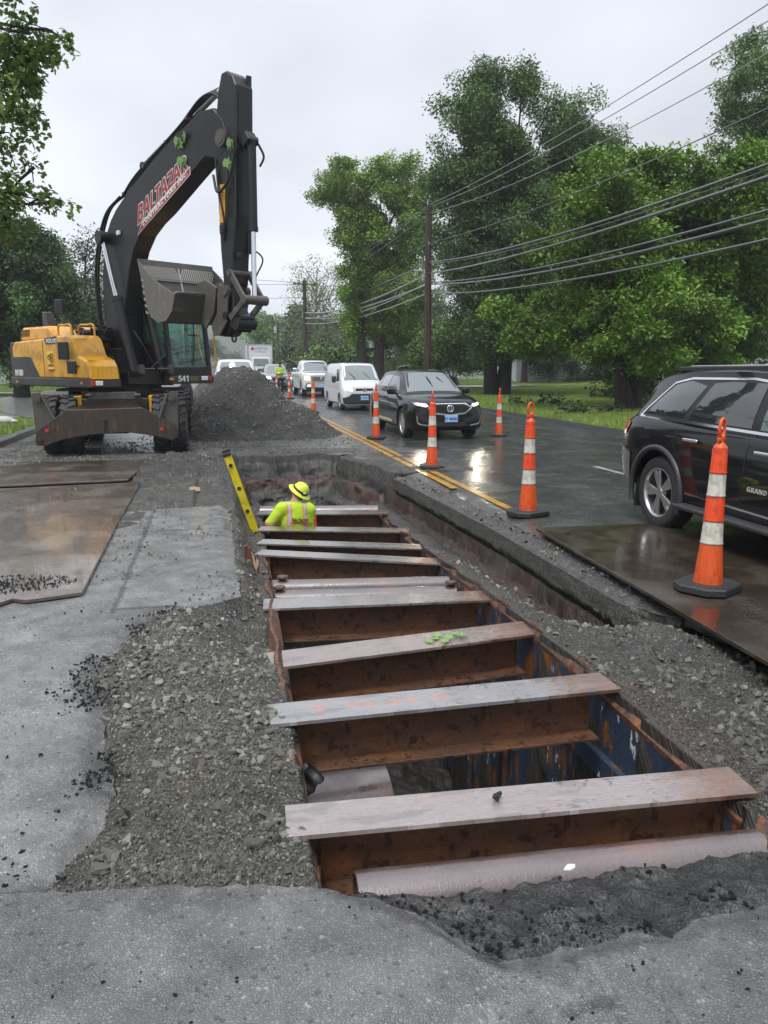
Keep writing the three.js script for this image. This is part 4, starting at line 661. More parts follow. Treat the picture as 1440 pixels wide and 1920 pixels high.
  up(new MB().bar([0.78, 1.5, 0.95], [0.66, 2.12, 0.8], 0.11, 0.09, [0, 0, 1], 0.02).bar([0.78, 1.5, 0.95], [0.8, 1.68, 1.0], 0.16, 0.14, [0, 0, 1], 0.03).build('steering_column', M([0.25, 0.26, 0.25], 0.6), t));
  { const m = new MB(); m.add(new THREE.TorusGeometry(0.19, 0.018, 8, 28), [0.64, 2.2, 0.76], [-1.15, 0, -0.1]); for (let i = 0; i < 3; i++) { const a = i * 2.1; m.rod([0.64, 2.17, 0.76], [0.64 + 0.18 * Math.cos(a), 2.2 + 0.07 * Math.sin(a), 0.76 + 0.16 * Math.sin(a)], 0.016); } m.rod([0.66, 2.1, 0.8], [0.64, 2.19, 0.76], 0.04, 0.03); up(m.build('steering_wheel', MAT.black, t)); }
  up(new MB().tube([[1.18, 2.55, 1.2], [1.12, 2.45, 1.2], [1.1, 2.2, 1.22], [1.17, 1.85, 1.25], [1.2, 1.75, 1.25]], 0.018, 8, 24).build('grab_rail', exYellow, t)); up(new MB().tube([[1.36, 2.75, 1.2], [1.42, 2.7, 1.28], [1.43, 2.1, 1.34], [1.42, 1.72, 1.36], [1.36, 1.66, 1.34]], 0.018, 8, 24).build('grab_rail', exYellow, t));
  up(new MB().tube([[0.9, 1.7, 1.31], [0.98, 2.2, 1.26], [1.0, 2.55, 1.22]], 0.012, 6).box(0.3, 0.04, 0.03, [1.0, 2.32, 1.2]).box(0.25, 0.05, 0.04, [0.98, 2.08, 1.1], null, 0.01).build('wiper', MAT.black, t));

  // boom: box section; the side plates stand 4 mm proud
  const bs = [[-0.1, 1.55], [-0.31, 2.64], [-0.29, 3.5], [-0.17, 4.02], [-0.04, 4.32], [0.19, 4.6], [0.45, 4.8], [1.07, 5.13], [1.97, 5.51], [2.71, 5.78], [3.46, 6.0], [3.85, 5.98], [4.11, 5.76], [4.25, 5.48], [4.21, 5.26], [3.95, 5.14], [3.59, 5.24], [3.11, 5.03], [2.06, 4.54], [1.69, 4.4], [1.32, 4.2], [1.03, 3.92], [0.86, 3.62], [0.69, 3.2], [0.55, 2.7], [0.52, 1.55]];
  const boom = up(new MB().ext(bs, 0.37, [0, 0, 0], RY, 0.025).build('boom', exBlack, t));
  const quad = (str, c, depth, grow, x) => { const g = textGeo(str, 1, depth, grow), p = g.attributes.position; g.computeBoundingBox(); const b = g.boundingBox, G2 = grow; const x0 = b.min.x + G2, x1 = b.max.x - G2, y0 = b.min.y + G2, y1 = b.max.y - G2; for (let i = 0; i < p.count; i++) { const a = (p.getX(i) - x0) / (x1 - x0), h = (p.getY(i) - y0) / (y1 - y0); const u = lerp(lerp(c[0][0], c[1][0], a), lerp(c[3][0], c[2][0], a), h), y = lerp(lerp(c[0][1], c[1][1], a), lerp(c[3][1], c[2][1], a), h); p.setXYZ(i, x - p.getZ(i), y, u); } g.computeVertexNormals(); const m = new MB(); m.g.push(plain(g)); return m; };
  const sh = (c) => c.map(([u, y]) => [u - 0.17, y]), c1 = sh([[1.44, 4.40], [3.22, 5.15], [3.20, 5.39], [1.50, 4.74]]), c2 = sh([[1.62, 4.335], [3.22, 5.045], [3.22, 5.115], [1.62, 4.42]]);
  quad('BALTAZAR', c1, 0.002, 0.075, -0.187).build('lettering_outline', whitePaint, boom); quad('BALTAZAR', c1, 0.004, 0.012, -0.189).build('lettering', redPaint, boom);
  const band = (c, x, d) => { const m = new MB(); m.ext(sh(c), d, [x, 0, 0], RY); return m; };
  band([[1.40, 4.20], [3.29, 5.03], [3.29, 5.17], [1.58, 4.43]], -0.187, 0.004).build('lettering_band_edge', whitePaint, boom); band([[1.43, 4.225], [3.275, 5.04], [3.275, 5.145], [1.585, 4.40]], -0.1895, 0.005).build('lettering_band', redPaint, boom); quad('CONTRACTORS INC.', c2, 0.002, 0.015, -0.1925).build('lettering', whitePaint, boom);
  const hose = new MB(); for (let k = 0; k < 5; k++) { const x = -0.14 + 0.065 * k; hose.tube([[x, 5.0, 0.65], [x, 5.28, 1.13], [x, 5.62, 2.03], [x, 5.92, 2.83], [x, 6.22 + 0.04 * k, 3.5], [x, 6.2 + 0.03 * k, 3.85], [x, 5.9, 4.12], [x, 5.4, 4.05], [x - 0.05, 4.9, 3.95]], 0.026, 7, 60); } hose.tube([[-0.22, 4.9, 3.85], [-0.25, 4.6, 4.0], [-0.24, 4.75, 4.3], [-0.2, 5.2, 4.45]], 0.024, 6, 30);
  hose.tube([[-0.22, 1.7, -0.2], [-0.24, 2.6, -0.42], [-0.24, 3.6, -0.44], [-0.22, 4.2, -0.28], [-0.2, 4.75, 0.1], [-0.16, 5.0, 0.6]], 0.032, 7, 50).tube([[-0.14, 1.7, -0.22], [-0.16, 2.6, -0.46], [-0.16, 3.7, -0.46], [-0.14, 4.4, -0.2], [-0.12, 4.85, 0.15], [-0.08, 5.05, 0.65]], 0.026, 7, 50); hose.build('hydraulic_hoses', MAT.black, boom);
  for (const [u, y] of [[0.73, 5.05], [1.53, 5.42], [2.33, 5.72], [3.03, 5.98]]) new MB().box(0.36, 0.05, 0.06, [0, y, u], [0.4, 0, 0], 0.01).build('hose_clamp', exSteel, boom);
  new MB().box(0.05, 0.09, 0.12, [-0.215, 4.32, 0.55], [0, 0, 0], 0.015).build('work_light', lensClear, boom);
  const cyl = (a, b, split, R, r, name, parent, base = exBlack) => { const A = toV(a), B = toV(b), S = A.clone().lerp(B, split); const m = new MB(); m.rod(A, S, R, R, 18).rod(S.clone().lerp(A, 0.03), S.clone().lerp(B, 0.03), R * 1.12, R * 1.12, 18).rod(A.clone().add(V(-R * 1.2, 0, 0)), A.clone().add(V(R * 1.2, 0, 0)), R * 1.0, R * 1.0, 16); const o = m.build(name, base, parent); new MB().rod(S, B, r, r, 14).build('piston_rod', MAT.chrome, o); return o; };
  for (const x of [-0.33, 0.33]) { const c = up(cyl([x, 1.56, 1.05], [x, 4.26, 0.1], 0.54, 0.105, 0.05, 'boom_cylinder', t)); new MB().rod([x - 0.1, 4.26, 0.1], [x + 0.1, 4.26, 0.1], 0.13, 0.13, 20).build('pin', exBlack, c); new MB().tube([[x + 0.1, 2.4, 0.92], [x + 0.2, 2.1, 1.1], [x + (x < 0 ? 0.45 : -0.3), 1.65, 1.1]], 0.02, 6, 20).build('cylinder_hose', MAT.black, c); new MB().box(0.1, 0.18, 0.1, [x + 0.02, 1.62, 1.3], null, 0.015).rod([x, 1.63, 1.33], [x + (x < 0 ? 0.3 : -0.3), 1.63, 1.33], 0.02).build('valve', exSteel, c); }
  up(cyl([0, 5.48, 1.35], [0, 6.36, 4.08], 0.6, 0.075, 0.045, 'arm_cylinder', t));
  up(new MB().box(0.75, 0.6, 0.5, [0, 1.75, 0.25], null, 0.03).rod([-0.5, 1.75, 0.25], [0.5, 1.75, 0.25], 0.16, 0.16, 20).box(1.0, 0.28, 0.3, [0, 1.45, 0.95], null, 0.02).build('boom_foot', exBlack, t));
  // arm (stick)
  const arm = up(new MB().ext([[4.12, 6.45], [4.02, 6.22], [3.94, 5.87], [3.86, 5.4], [3.84, 5.1], [3.86, 4.8], [3.9, 4.5], [3.92, 3.67], [3.98, 2.96], [4.12, 2.92], [4.22, 3.1], [4.26, 3.5], [4.38, 4.2], [4.42, 4.92], [4.47, 5.5], [4.5, 6.2], [4.42, 6.36], [4.26, 6.46]], 0.36, [0, 0, 0], RY, 0.02).build('arm', exBlack, t));
  new MB().rod([-0.24, 5.45, 4.1], [0.24, 5.45, 4.1], 0.14, 0.14, 22).rod([-0.25, 5.45, 4.1], [0.25, 5.45, 4.1], 0.09, 0.09, 18).build('pin', exSteel, arm); new MB().bar([0.12, 6.4, 4.47], [0.14, 3.6, 4.3], 0.05, 0.08, [1, 0, 0]).bar([-0.1, 6.1, 4.49], [-0.1, 4.2, 4.4], 0.03, 0.05, [1, 0, 0]).build('stiffener', exBlack, arm);
  new MB().box(0.006, 0.62, 0.16, [-0.184, 4.42, 4.03], [0.06, 0, 0]).build('warning_sign', M([0.62, 0.30, 0.03], 0.45), arm);
  { const m = new MB(); const g = new THREE.TorusGeometry(0.05, 0.008, 3, 3); m.add(g, [-0.188, 4.58, 4.04], [0, -Math.PI / 2, 0.52]); m.build('warning_triangle', MAT.black, arm); new MB().box(0.004, 0.1, 0.012, [-0.188, 4.3, 4.03]).box(0.004, 0.012, 0.07, [-0.188, 4.25, 4.03]).build('warning_mark', MAT.black, arm); }
  const ah = new MB(); ah.tube([[-0.2, 5.15, 3.9], [-0.22, 4.6, 4.0], [-0.21, 4.1, 4.1], [-0.2, 3.8, 4.05]], 0.018, 6, 24).tube([[-0.2, 5.0, 4.2], [-0.23, 4.75, 4.25], [-0.21, 4.2, 4.2]], 0.016, 6, 24).box(0.06, 0.16, 0.1, [-0.2, 4.0, 4.02], null, 0.02).box(0.06, 0.1, 0.12, [-0.1, 3.55, 4.33], null, 0.01).tube([[0.1, 3.7, 4.4], [0.2, 3.5, 4.6], [0.12, 3.2, 4.5]], 0.014, 6, 16); ah.build('hydraulic_hoses', MAT.black, arm);
  up(cyl([0.0, 5.35, 4.64], [0.0, 2.86, 4.6], 0.56, 0.078, 0.042, 'bucket_cylinder', t));
  up(new MB().tube([[0.08, 5.3, 4.72], [0.14, 5.1, 4.78], [0.1, 4.95, 4.72]], 0.02, 6, 12).bar([-0.02, 5.3, 4.5], [-0.02, 5.42, 4.68], 0.2, 0.18, UPY, 0.02).build('cylinder_bracket', exBlack, t));
  // linkage and quick coupler
  for (const x of [-0.2, 0.2]) up(new MB().bar([x, 3.27, 4.2], [x, 2.8, 4.58], 0.045, 0.11, [0, 1, 1], 0.01).bar([x, 2.8, 4.58], [x, 2.5, 4.16], 0.045, 0.11, [0, 1, 1], 0.01).build('link', exSteel, t));
  up(new MB().rod([-0.25, 2.8, 4.6], [0.25, 2.8, 4.6], 0.075, 0.085, 18).rod([-0.26, 2.98, 4.08], [0.26, 2.98, 4.08], 0.09, 0.09, 18).rod([-0.24, 3.27, 4.2], [0.24, 3.27, 4.2], 0.06, 0.06, 14).build('link_pin', exSteel, t));
  up(new MB().ext([[3.78, 3.1], [3.72, 2.7], [3.52, 2.42], [3.6, 2.24], [3.9, 2.2], [4.16, 2.34], [4.3, 2.5], [4.2, 2.7], [4.2, 3.05], [4.05, 3.1]], 0.3, [0, 0, 0], RY, 0.02).box(0.34, 0.3, 0.3, [0, 2.45, 4.22], [0.4, 0, 0], 0.05).rod([-0.2, 2.42, 4.3], [0.2, 2.42, 4.3], 0.11, 0.11, 14).rod([-0.24, 2.56, 4.05], [0.24, 2.56, 4.05], 0.07, 0.07, 14).build('quick_coupler', exBlack, t));
  for (const x of [-0.21, 0.21]) up(new MB().ext([[4.02, 3.06], [3.9, 3.1], [3.84, 2.9], [3.8, 2.6], [3.62, 2.38], [3.68, 2.22], [3.86, 2.22], [4.08, 2.44], [4.12, 2.74], [4.18, 3.0]], 0.04, [x, 0, 0], RY, 0.008).build('coupler_plate', exSteel, t));
  up(new MB().add(new THREE.TorusGeometry(0.055, 0.02, 8, 18), [0, 2.17, 3.98], RY).rod([0, 2.22, 3.98], [0, 2.28, 3.98], 0.03).build('lifting_hook', exSteel, t));
  // ditch bucket, curled: shell between two side plates, ribbed lip
  const bo = [[2.24, 3.58], [2.33, 3.26], [2.40, 3.0], [2.48, 2.72], [2.61, 2.55], [2.85, 2.45], [3.09, 2.48], [3.3, 2.64], [3.41, 2.92]], bi = bo.map(([u, y], i) => { const a = bo[Math.max(0, i - 1)], b = bo[Math.min(bo.length - 1, i + 1)], dx = b[0] - a[0], dy = b[1] - a[1], L = Math.hypot(dx, dy); return [u - (dy / L) * 0.03, y + (dx / L) * 0.03]; });
  const bucket = up(new MB().ext([...bo, ...bi.reverse()], 1.6, [0, 0, 0], RY, 0.003).build('bucket', exSteel, t));
  for (const x of [-0.8, 0.8]) new MB().ext([...bo, [3.2, 3.0], [2.93, 3.12], [2.69, 3.26], [2.42, 3.46]], 0.03, [x, 0, 0], RY, 0.004).build('side_plate', M([0.19, 0.175, 0.155], 0.45, { map: again(blackSteelMap, 0.9), bumpMap: again(rustBump, 2), bumpScale: 0.002 }), bucket);
  new MB().box(1.62, 0.07, 0.05, [0, 3.58, 2.245], [-0.25, 0, 0], 0.012).build('cutting_edge', exSteel, bucket);
  const ribs = new MB(); for (let i = -17; i <= 17; i++) { const x = i * 0.044; if (Math.abs(x) < 0.02) continue; const d = x < 0 ? 0.1 : -0.1; ribs.bar([x - d * 0.6, 3.50, 2.30], [x + d * 0.6, 3.28, 2.37], 0.018, 0.022, [0, 0, 1]); } ribs.bar([-0.74, 3.26, 2.385], [0.74, 3.26, 2.385], 0.02, 0.02).bar([0, 3.5, 2.3], [0, 3.0, 2.45], 0.03, 0.02, [0, 0, 1]); ribs.build('ribs', M([0.36, 0.35, 0.32], 0.42), bucket);
  new MB().box(1.56, 0.03, 0.26, [0, 2.94, 3.3], [-0.14, 0, 0], 0.005).build('back_plate', MAT.steel, bucket);
  for (const x of [-0.18, 0.18]) new MB().ext([[3.1, 2.96], [3.2, 3.16], [3.45, 3.2], [3.78, 3.05], [3.66, 2.6], [3.4, 2.35], [3.28, 2.5], [3.42, 2.9]], 0.04, [x, 0, 0], RY, 0.006).build('hanger', exSteel, bucket);
  { const m = new MB(); reseed(9); for (const [u, y0, y1] of [[2.39, 3.24, 2.66]]) for (let i = 0; i < 6; i++) { const y = lerp(y0, y1, i / 5), uu = u + 0.04 * i * 0.5; m.bar([-0.82, y, uu - 0.03], [-0.82, y - 0.03, uu + 0.04], 0.012, 0.02, [1, 0, 0]).bar([-0.82, y + 0.02, uu - 0.03], [-0.82, y - 0.03, uu - 0.02], 0.012, 0.02, [1, 0, 0]); } m.build('weld_marks', M([0.32, 0.31, 0.28], 0.45), bucket); }
  // leaves caught on the boom
  { const lm = M([0.14, 0.26, 0.08], 0.5); const sprig = (pts, parent) => { const m = new MB(); reseed(31); for (const [x, y, u] of pts) for (let k = 0; k < 2; k++) m.ext([[0, -0.09], [0.03, -0.03], [0.1, -0.04], [0.06, 0.02], [0.07, 0.08], [0, 0.11], [-0.07, 0.08], [-0.06, 0.02], [-0.1, -0.04], [-0.03, -0.03]], 0.003, [x + rr(-0.04, 0.04), y + rr(-0.12, 0.12), u + rr(-0.12, 0.12)], [rr(-0.4, 0.4), -1.57 + rr(-0.5, 0.5), rr(-2, 2)]); m.build('caught_leaves', lm, parent); }; sprig([[-0.24, 5.5, 2.78], [-0.25, 5.3, 2.88], [-0.25, 5.62, 2.98]], boom); sprig([[-0.22, 5.2, 4.3], [-0.22, 5.05, 4.2]], arm); }
}
// ---------------------------------------------------------------- vehicles
const carGlass = MP([0.018, 0.024, 0.024], 0.04, { ior: 1.75, clearcoat: 1, clearcoatRoughness: 0.02 });
const screenGlass = MP([0.05, 0.075, 0.07], 0.04, { ior: 1.85, clearcoat: 1, clearcoatRoughness: 0.02 });
const paint = (c, r = 0.3) => MP(c, r, Math.max(...c) < 0.03 ? { clearcoat: 0.75, clearcoatRoughness: 0.03, specularIntensity: 0.12 } : { clearcoat: 1, clearcoatRoughness: 0.04 });
const alloy = M([0.55, 0.55, 0.56], 0.28, { metalness: 0.9 });
const lampOn = (k = 6, c = [1, 0.97, 0.9]) => { const m = M([0.8, 0.8, 0.8], 0.2); m.emissive = C3(...c); m.emissiveIntensity = k; return m; };
const lampMat = { white: lampOn(2.4), soft: lampOn(1.4), amber: lampOn(2.6, [1, 0.55, 0.15]) };
const evaluator = new Evaluator(); evaluator.useGroups = false; evaluator.attributes = ['position', 'normal', 'uv'];
function loft(rings) {                                        // rings of equal length, closed; ends capped
  const n = rings[0].length, pos = rings.flat(2), idx = [];
  for (let j = 0; j < rings.length - 1; j++) for (let i = 0; i < n; i++) { const a = j * n + i, b = j * n + ((i + 1) % n); idx.push(a, a + n, b, b, a + n, b + n); }
  for (const [j, f] of [[0, 0], [rings.length - 1, 1]]) { const c = pos.length / 3, r = rings[j]; pos.push(0, r.reduce((s, p) => s + p[1], 0) / n, r[0][2]); for (let i = 0; i < n; i++) { const a = j * n + i, b = j * n + ((i + 1) % n); f ? idx.push(a, c, b) : idx.push(a, b, c); } }
  const g = new THREE.BufferGeometry(); g.setAttribute('position', new THREE.Float32BufferAttribute(pos, 3)); g.setIndex(idx); return g;
}
function smooth(st, sub) {                                    // Catmull-Rom through station rows
  const out = []; for (let j = 0; j < st.length - 1; j++) { const a = st[Math.max(0, j - 1)], b = st[j], c = st[j + 1], d = st[Math.min(st.length - 1, j + 2)]; for (let k = 0; k < sub; k++) { const t = k / sub; out.push(b.map((_, i) => { const m0 = (c[i] - a[i]) * 0.42, m1 = (d[i] - b[i]) * 0.42; return (2 * t ** 3 - 3 * t * t + 1) * b[i] + (t ** 3 - 2 * t * t + t) * m0 + (-2 * t ** 3 + 3 * t * t) * c[i] + (t ** 3 - t * t) * m1; })); } } out.push(st[st.length - 1]); return out;
}
const mirror = (half) => [...half, ...half.slice(1, -1).reverse().map(([x, y, z]) => [-x, y, z])];
const bodyRing = ([z, w, yb, ym, yt, tw]) => mirror([[0, yb, z], [w * 0.55, yb, z], [w * 0.9, yb + 0.015, z], [w * 0.985, yb + 0.09, z], [w, lerp(yb, ym, 0.55), z], [w * 1.0, ym, z], [lerp(w, tw, 0.2), lerp(ym, yt, 0.45), z], [lerp(w, tw, 0.55), lerp(ym, yt, 0.8), z], [tw, yt - 0.015, z], [tw * 0.82, yt + 0.012, z], [tw * 0.45, yt + 0.03, z], [0, yt + 0.036, z]]);
const roofRing = ([z, bw, yb, rw, yr]) => { const h = yr - yb, e = Math.min(0.10, h * 0.4); return mirror([[0, yb - 0.08, z], [bw * 0.6, yb - 0.08, z], [bw, yb - 0.06, z], [lerp(bw, rw, 0.25), lerp(yb, yr - e, 0.33), z], [lerp(bw, rw, 0.6), lerp(yb, yr - e, 0.68), z], [rw, yr - e, z], [rw - 0.025, yr - e * 0.35, z], [rw - 0.09, yr, z], [rw * 0.5, yr + 0.015, z], [0, yr + 0.02, z]]); };
function alloyWheel(parent, [x, y, z], R, W, rimR, spokes, side, rimMat = alloy, style = 0) {
  const w = new THREE.Group(); w.name = 'wheel'; w.position.set(x, y, z); parent.add(w); const k = W / 2;
  const ty = new MB(); ty.lathe([[rimR, -k * 0.86], [rimR + 0.02, -k * 0.98], [R * 0.9, -k], [R * 0.975, -k * 0.86], [R, -k * 0.6], [R, k * 0.6], [R * 0.975, k * 0.86], [R * 0.9, k], [rimR + 0.02, k * 0.98], [rimR, k * 0.86]], [0, 0, 0], [0, 0, Math.PI / 2], 44); for (let i = 0; i < 60; i++) { const a = (i / 60) * 6.283; const g = new THREE.BoxGeometry(W * 0.5, 0.008, R * 0.055); g.translate(0, R, 0); g.rotateX(a); ty.g.push(plain(g)); } ty.build('tyre', MAT.tyre, w);
  const m = new MB(), s = side; m.lathe([[rimR * 0.98, -k * 0.8], [rimR * 0.93, -k * 0.5], [rimR * 0.9, k * 0.6], [rimR * 0.96, k * 0.86], [rimR * 1.01, k * 0.92], [rimR * 1.01, k * 0.86]], [0, 0, 0], [0, 0, -s * Math.PI / 2], 40);
  for (let i = 0; i < spokes; i++) { const a = (i / spokes) * 6.283 + 0.3; const sp = style === 1 ? [[-0.03, 0.04], [-0.034, rimR * 0.3], [-0.058, rimR * 0.7], [-0.066, rimR * 0.97], [-0.016, rimR * 0.97], [0, rimR * 0.72], [0.016, rimR * 0.97], [0.066, rimR * 0.97], [0.058, rimR * 0.7], [0.034, rimR * 0.3], [0.03, 0.04]] : [[-0.028, 0.05], [-0.032, rimR * 0.95], [0.032, rimR * 0.95], [0.028, 0.05]]; const sh = new MB().ext(sp, 0.03, [0, 0, 0], null, 0.004).geo(); sh.rotateZ(a); sh.rotateY(s * Math.PI / 2); sh.translate(s * k * 0.62, 0, 0); m.g.push(plain(sh)); }
  m.rod([s * k * 0.4, 0, 0], [s * k * 0.78, 0, 0], 0.075, 0.055, 20); for (let i = 0; i < 5; i++) { const a = i * 1.2566 + 0.9; m.rod([s * k * 0.6, 0.052 * Math.cos(a), 0.052 * Math.sin(a)], [s * k * 0.74, 0.052 * Math.cos(a), 0.052 * Math.sin(a)], 0.009, 0.009, 6); }
  m.build('rim', rimMat, w); new MB().rod([s * k * 0.12, 0, 0], [s * k * 0.2, 0, 0], rimR * 0.92, rimR * 0.92, 30).build('brake', MAT.blackMatte, w); return w;
}
function car(o) {
  const t = thing(o.name, o.label, o.category, [o.at[0], 0, o.at[1]], o.turn ?? 0); t.scale.setScalar(o.scale ?? 1);
  let body = plain(toCreasedNormals(loft(smooth(o.body, 5).map(bodyRing)), 0.55)); const hw = Math.max(...o.body.map((s) => s[1]));
  const ax = o.axles, R = o.wheelR; let b = new Brush(body); b.updateMatrixWorld();
  for (const z of ax) for (const s of [-1, 1]) { const c = new THREE.CylinderGeometry(R * (o.arch ?? 1.13), R * (o.arch ?? 1.13), 0.5, 36); c.rotateZ(Math.PI / 2); const q = new Brush(plain(c)); q.position.set(s * (hw - 0.02), R * 1.02, z); q.updateMatrixWorld(); b = evaluator.evaluate(b, q, SUBTRACTION); }
  const bm = new THREE.Mesh(b.geometry, o.paint); bm.name = 'body'; t.add(bm);
  const meshes = [bm];
  if (o.roof) { const r = plain(toCreasedNormals(loft(smooth(o.roof, 5).map(roofRing)), 0.5)); const rm = new THREE.Mesh(r, o.roofPaint ?? o.paint); rm.name = 'cabin'; t.add(rm); meshes.push(rm); }
  for (const m of meshes) { m.geometry.boundsTree = new MeshBVH(m.geometry); m.raycast = acceleratedRaycast; }
  const rc = new THREE.Raycaster(); rc.firstHitOnly = true;
  const solid = meshes.map((m) => { const k = new THREE.Mesh(m.geometry, new THREE.MeshBasicMaterial({ side: THREE.DoubleSide })); k.raycast = acceleratedRaycast; return k; });
  const cast = (from, dir) => { rc.set(from, dir); const h = rc.intersectObjects(solid, false); return h.length ? h[0] : null; };
  const split = (pts, max) => { const tris = THREE.ShapeUtils.triangulateShape(pts, []); let out = tris.map((f) => f.map((i) => pts[i])); for (let it = 0; it < 12; it++) { let any = false; const nx = []; for (const f of out) { const L = [0, 1, 2].map((i) => f[i].distanceTo(f[(i + 1) % 3])), k = L.indexOf(Math.max(...L)); if (L[k] > max) { any = true; const a = f[k], bq = f[(k + 1) % 3], c = f[(k + 2) % 3], m = a.clone().add(bq).multiplyScalar(0.5); nx.push([a, m, c], [m, bq, c]); } else nx.push(f); } out = nx; if (!any) break; } return out; };
  // lays a polygon on the body as a thin skin; axis: 'front' (x, y), 'rear' (x, y), 'left'/'right' (z, y), 'top' (x, z)
  const skin = (axis, poly, off = 0.006, max = 0.09) => {
    const tris = split(poly.map((p) => new THREE.Vector2(...p)), max), pos = [];
    const dir = { front: V(0, 0, -1), rear: V(0, 0, 1), right: V(1, 0, 0), left: V(-1, 0, 0), top: V(0, -1, 0) }[axis];
    const at = (p) => { const f = axis === 'front' ? V(p.x, p.y, 6) : axis === 'rear' ? V(p.x, p.y, -6) : axis === 'right' ? V(-4, p.y, p.x) : axis === 'left' ? V(4, p.y, p.x) : V(p.x, 5, p.y); const h = cast(f, dir); return h ? h.point.addScaledVector(dir, -off) : null; };
    for (const f of tris) { const q = f.map(at); if (q.some((v) => !v)) continue; const n = q[1].clone().sub(q[0]).cross(q[2].clone().sub(q[0])); if (n.dot(dir) > 0) q.reverse(); if (Math.max(...[0, 1, 2].map((i) => q[i].distanceTo(q[(i + 1) % 3]))) > max * 5) continue; q.forEach((v) => pos.push(v.x, v.y, v.z)); }
    let g = new THREE.BufferGeometry(); g.setAttribute('position', new THREE.Float32BufferAttribute(pos, 3)); g = toCreasedNormals(g, 0.7); return plain(g);
  };
  const api = { t, cast,
    put: (name, axis, poly, mat, off, max) => { const m = new MB(); m.g.push(skin(axis, poly, off, max)); return m.build(name, mat, t); },
    both: (name, poly, mat, off, max) => ['right', 'left'].map((a) => api.put(name, a, poly, mat, off, max)),
    line: (axis, pts, w) => { const l = pts.map((p, i) => { const a = pts[Math.max(0, i - 1)], c = pts[Math.min(pts.length - 1, i + 1)], dx = c[0] - a[0], dy = c[1] - a[1], L = Math.hypot(dx, dy) || 1; return [[p[0] - (dy / L) * w / 2, p[1] + (dx / L) * w / 2], [p[0] + (dy / L) * w / 2, p[1] - (dx / L) * w / 2]]; }); return [...l.map((p) => p[0]), ...l.map((p) => p[1]).reverse()]; },
    frontZ: (x, y) => { const h = cast(V(x, y, 6), V(0, 0, -1)); return h ? h.point.z : 0; }, sideX: (z, y, s = -1) => { const h = cast(V(s * 4, y, z), V(-s, 0, 0)); return h ? h.point.x : 0; },
    windscreen: (z0, z1, bw0, bw1, mat = screenGlass) => { const P = []; const n = 8; const yAt = (x, z) => { const h = cast(V(x, 5, z), V(0, -1, 0)); return h ? h.point.y : 0; }; const g = new MB(), pos = []; const pt = (a, c) => { const z = lerp(z0, z1, c), w = lerp(bw0, bw1, c), x = lerp(-w, w, a); return [x, yAt(x, z) + 0.006, z + 0.004]; }; for (let i = 0; i < n; i++) for (let j = 0; j < n; j++) { const a = pt(i / n, j / n), b2 = pt((i + 1) / n, j / n), c = pt((i + 1) / n, (j + 1) / n), d = pt(i / n, (j + 1) / n); pos.push(...a, ...b2, ...c, ...a, ...c, ...d); } let q = new THREE.BufferGeometry(); q.setAttribute('position', new THREE.Float32BufferAttribute(pos, 3)); q = toCreasedNormals(q, 0.7); g.g.push(plain(q)); return g.build('windscreen', mat, t); },
    wheels: (rimR, W, spokes, rimMat, style) => { for (const z of ax) for (const s of [-1, 1]) alloyWheel(t, [s * (hw - W / 2 - 0.025), R, z], R, W, rimR, spokes, s, rimMat, style); new MB().box(hw * 1.3, 0.5, ax[0] - ax[1] + R * 2.4, [0, R * 1.0 + 0.12, (ax[0] + ax[1]) / 2]).build('underbody', MAT.blackMatte, t); },
    mirrors: (x, y, z, mat, sz = [0.2, 0.15, 0.1]) => { for (const s of [-1, 1]) new MB().box(sz[0], sz[1], sz[2], [s * x, y, z], [0, s * 0.2, 0], Math.min(...sz) * 0.42).bar([s * (x - sz[0] * 0.3), y - 0.05, z], [s * (x - sz[0]), y - 0.07, z + 0.02], 0.05, 0.04).build('mirror', mat, t); },
    wiper: (a, b) => { new MB().tube([a, [(a[0] + b[0]) / 2 + 0.01, (a[1] + b[1]) / 2 + 0.02, (a[2] + b[2]) / 2], b], 0.012, 6, 10).build('wiper', MAT.black, t); },
    plateAt: (x, y, z, w, h, text, tilt = 0) => { const p = new MB().box(w, h, 0.012, [x, y, z], [tilt, 0, 0], 0.005).build('licence_plate', M([0.32, 0.52, 0.78], 0.4), t); if (text) { const m = new MB(); m.add(textGeo(text, h * 0.42, 0.003), [x, y - h * 0.04, z + 0.006], [tilt, 0, 0], [0.92, 1, 1]); m.build('plate_lettering', M([0.02, 0.03, 0.12], 0.5), p); } return p; },
  };
  return api;
}
const GAP = MAT.black;
function spot(x, y, z, k, color = 0xfff2dc) { const l = new THREE.SpotLight(color, k, 25, 0.5, 0.6, 2); l.position.set(x, y, z); l.target.position.set(x, 0, z + 9); l.castShadow = true; scene.add(l, l.target); }

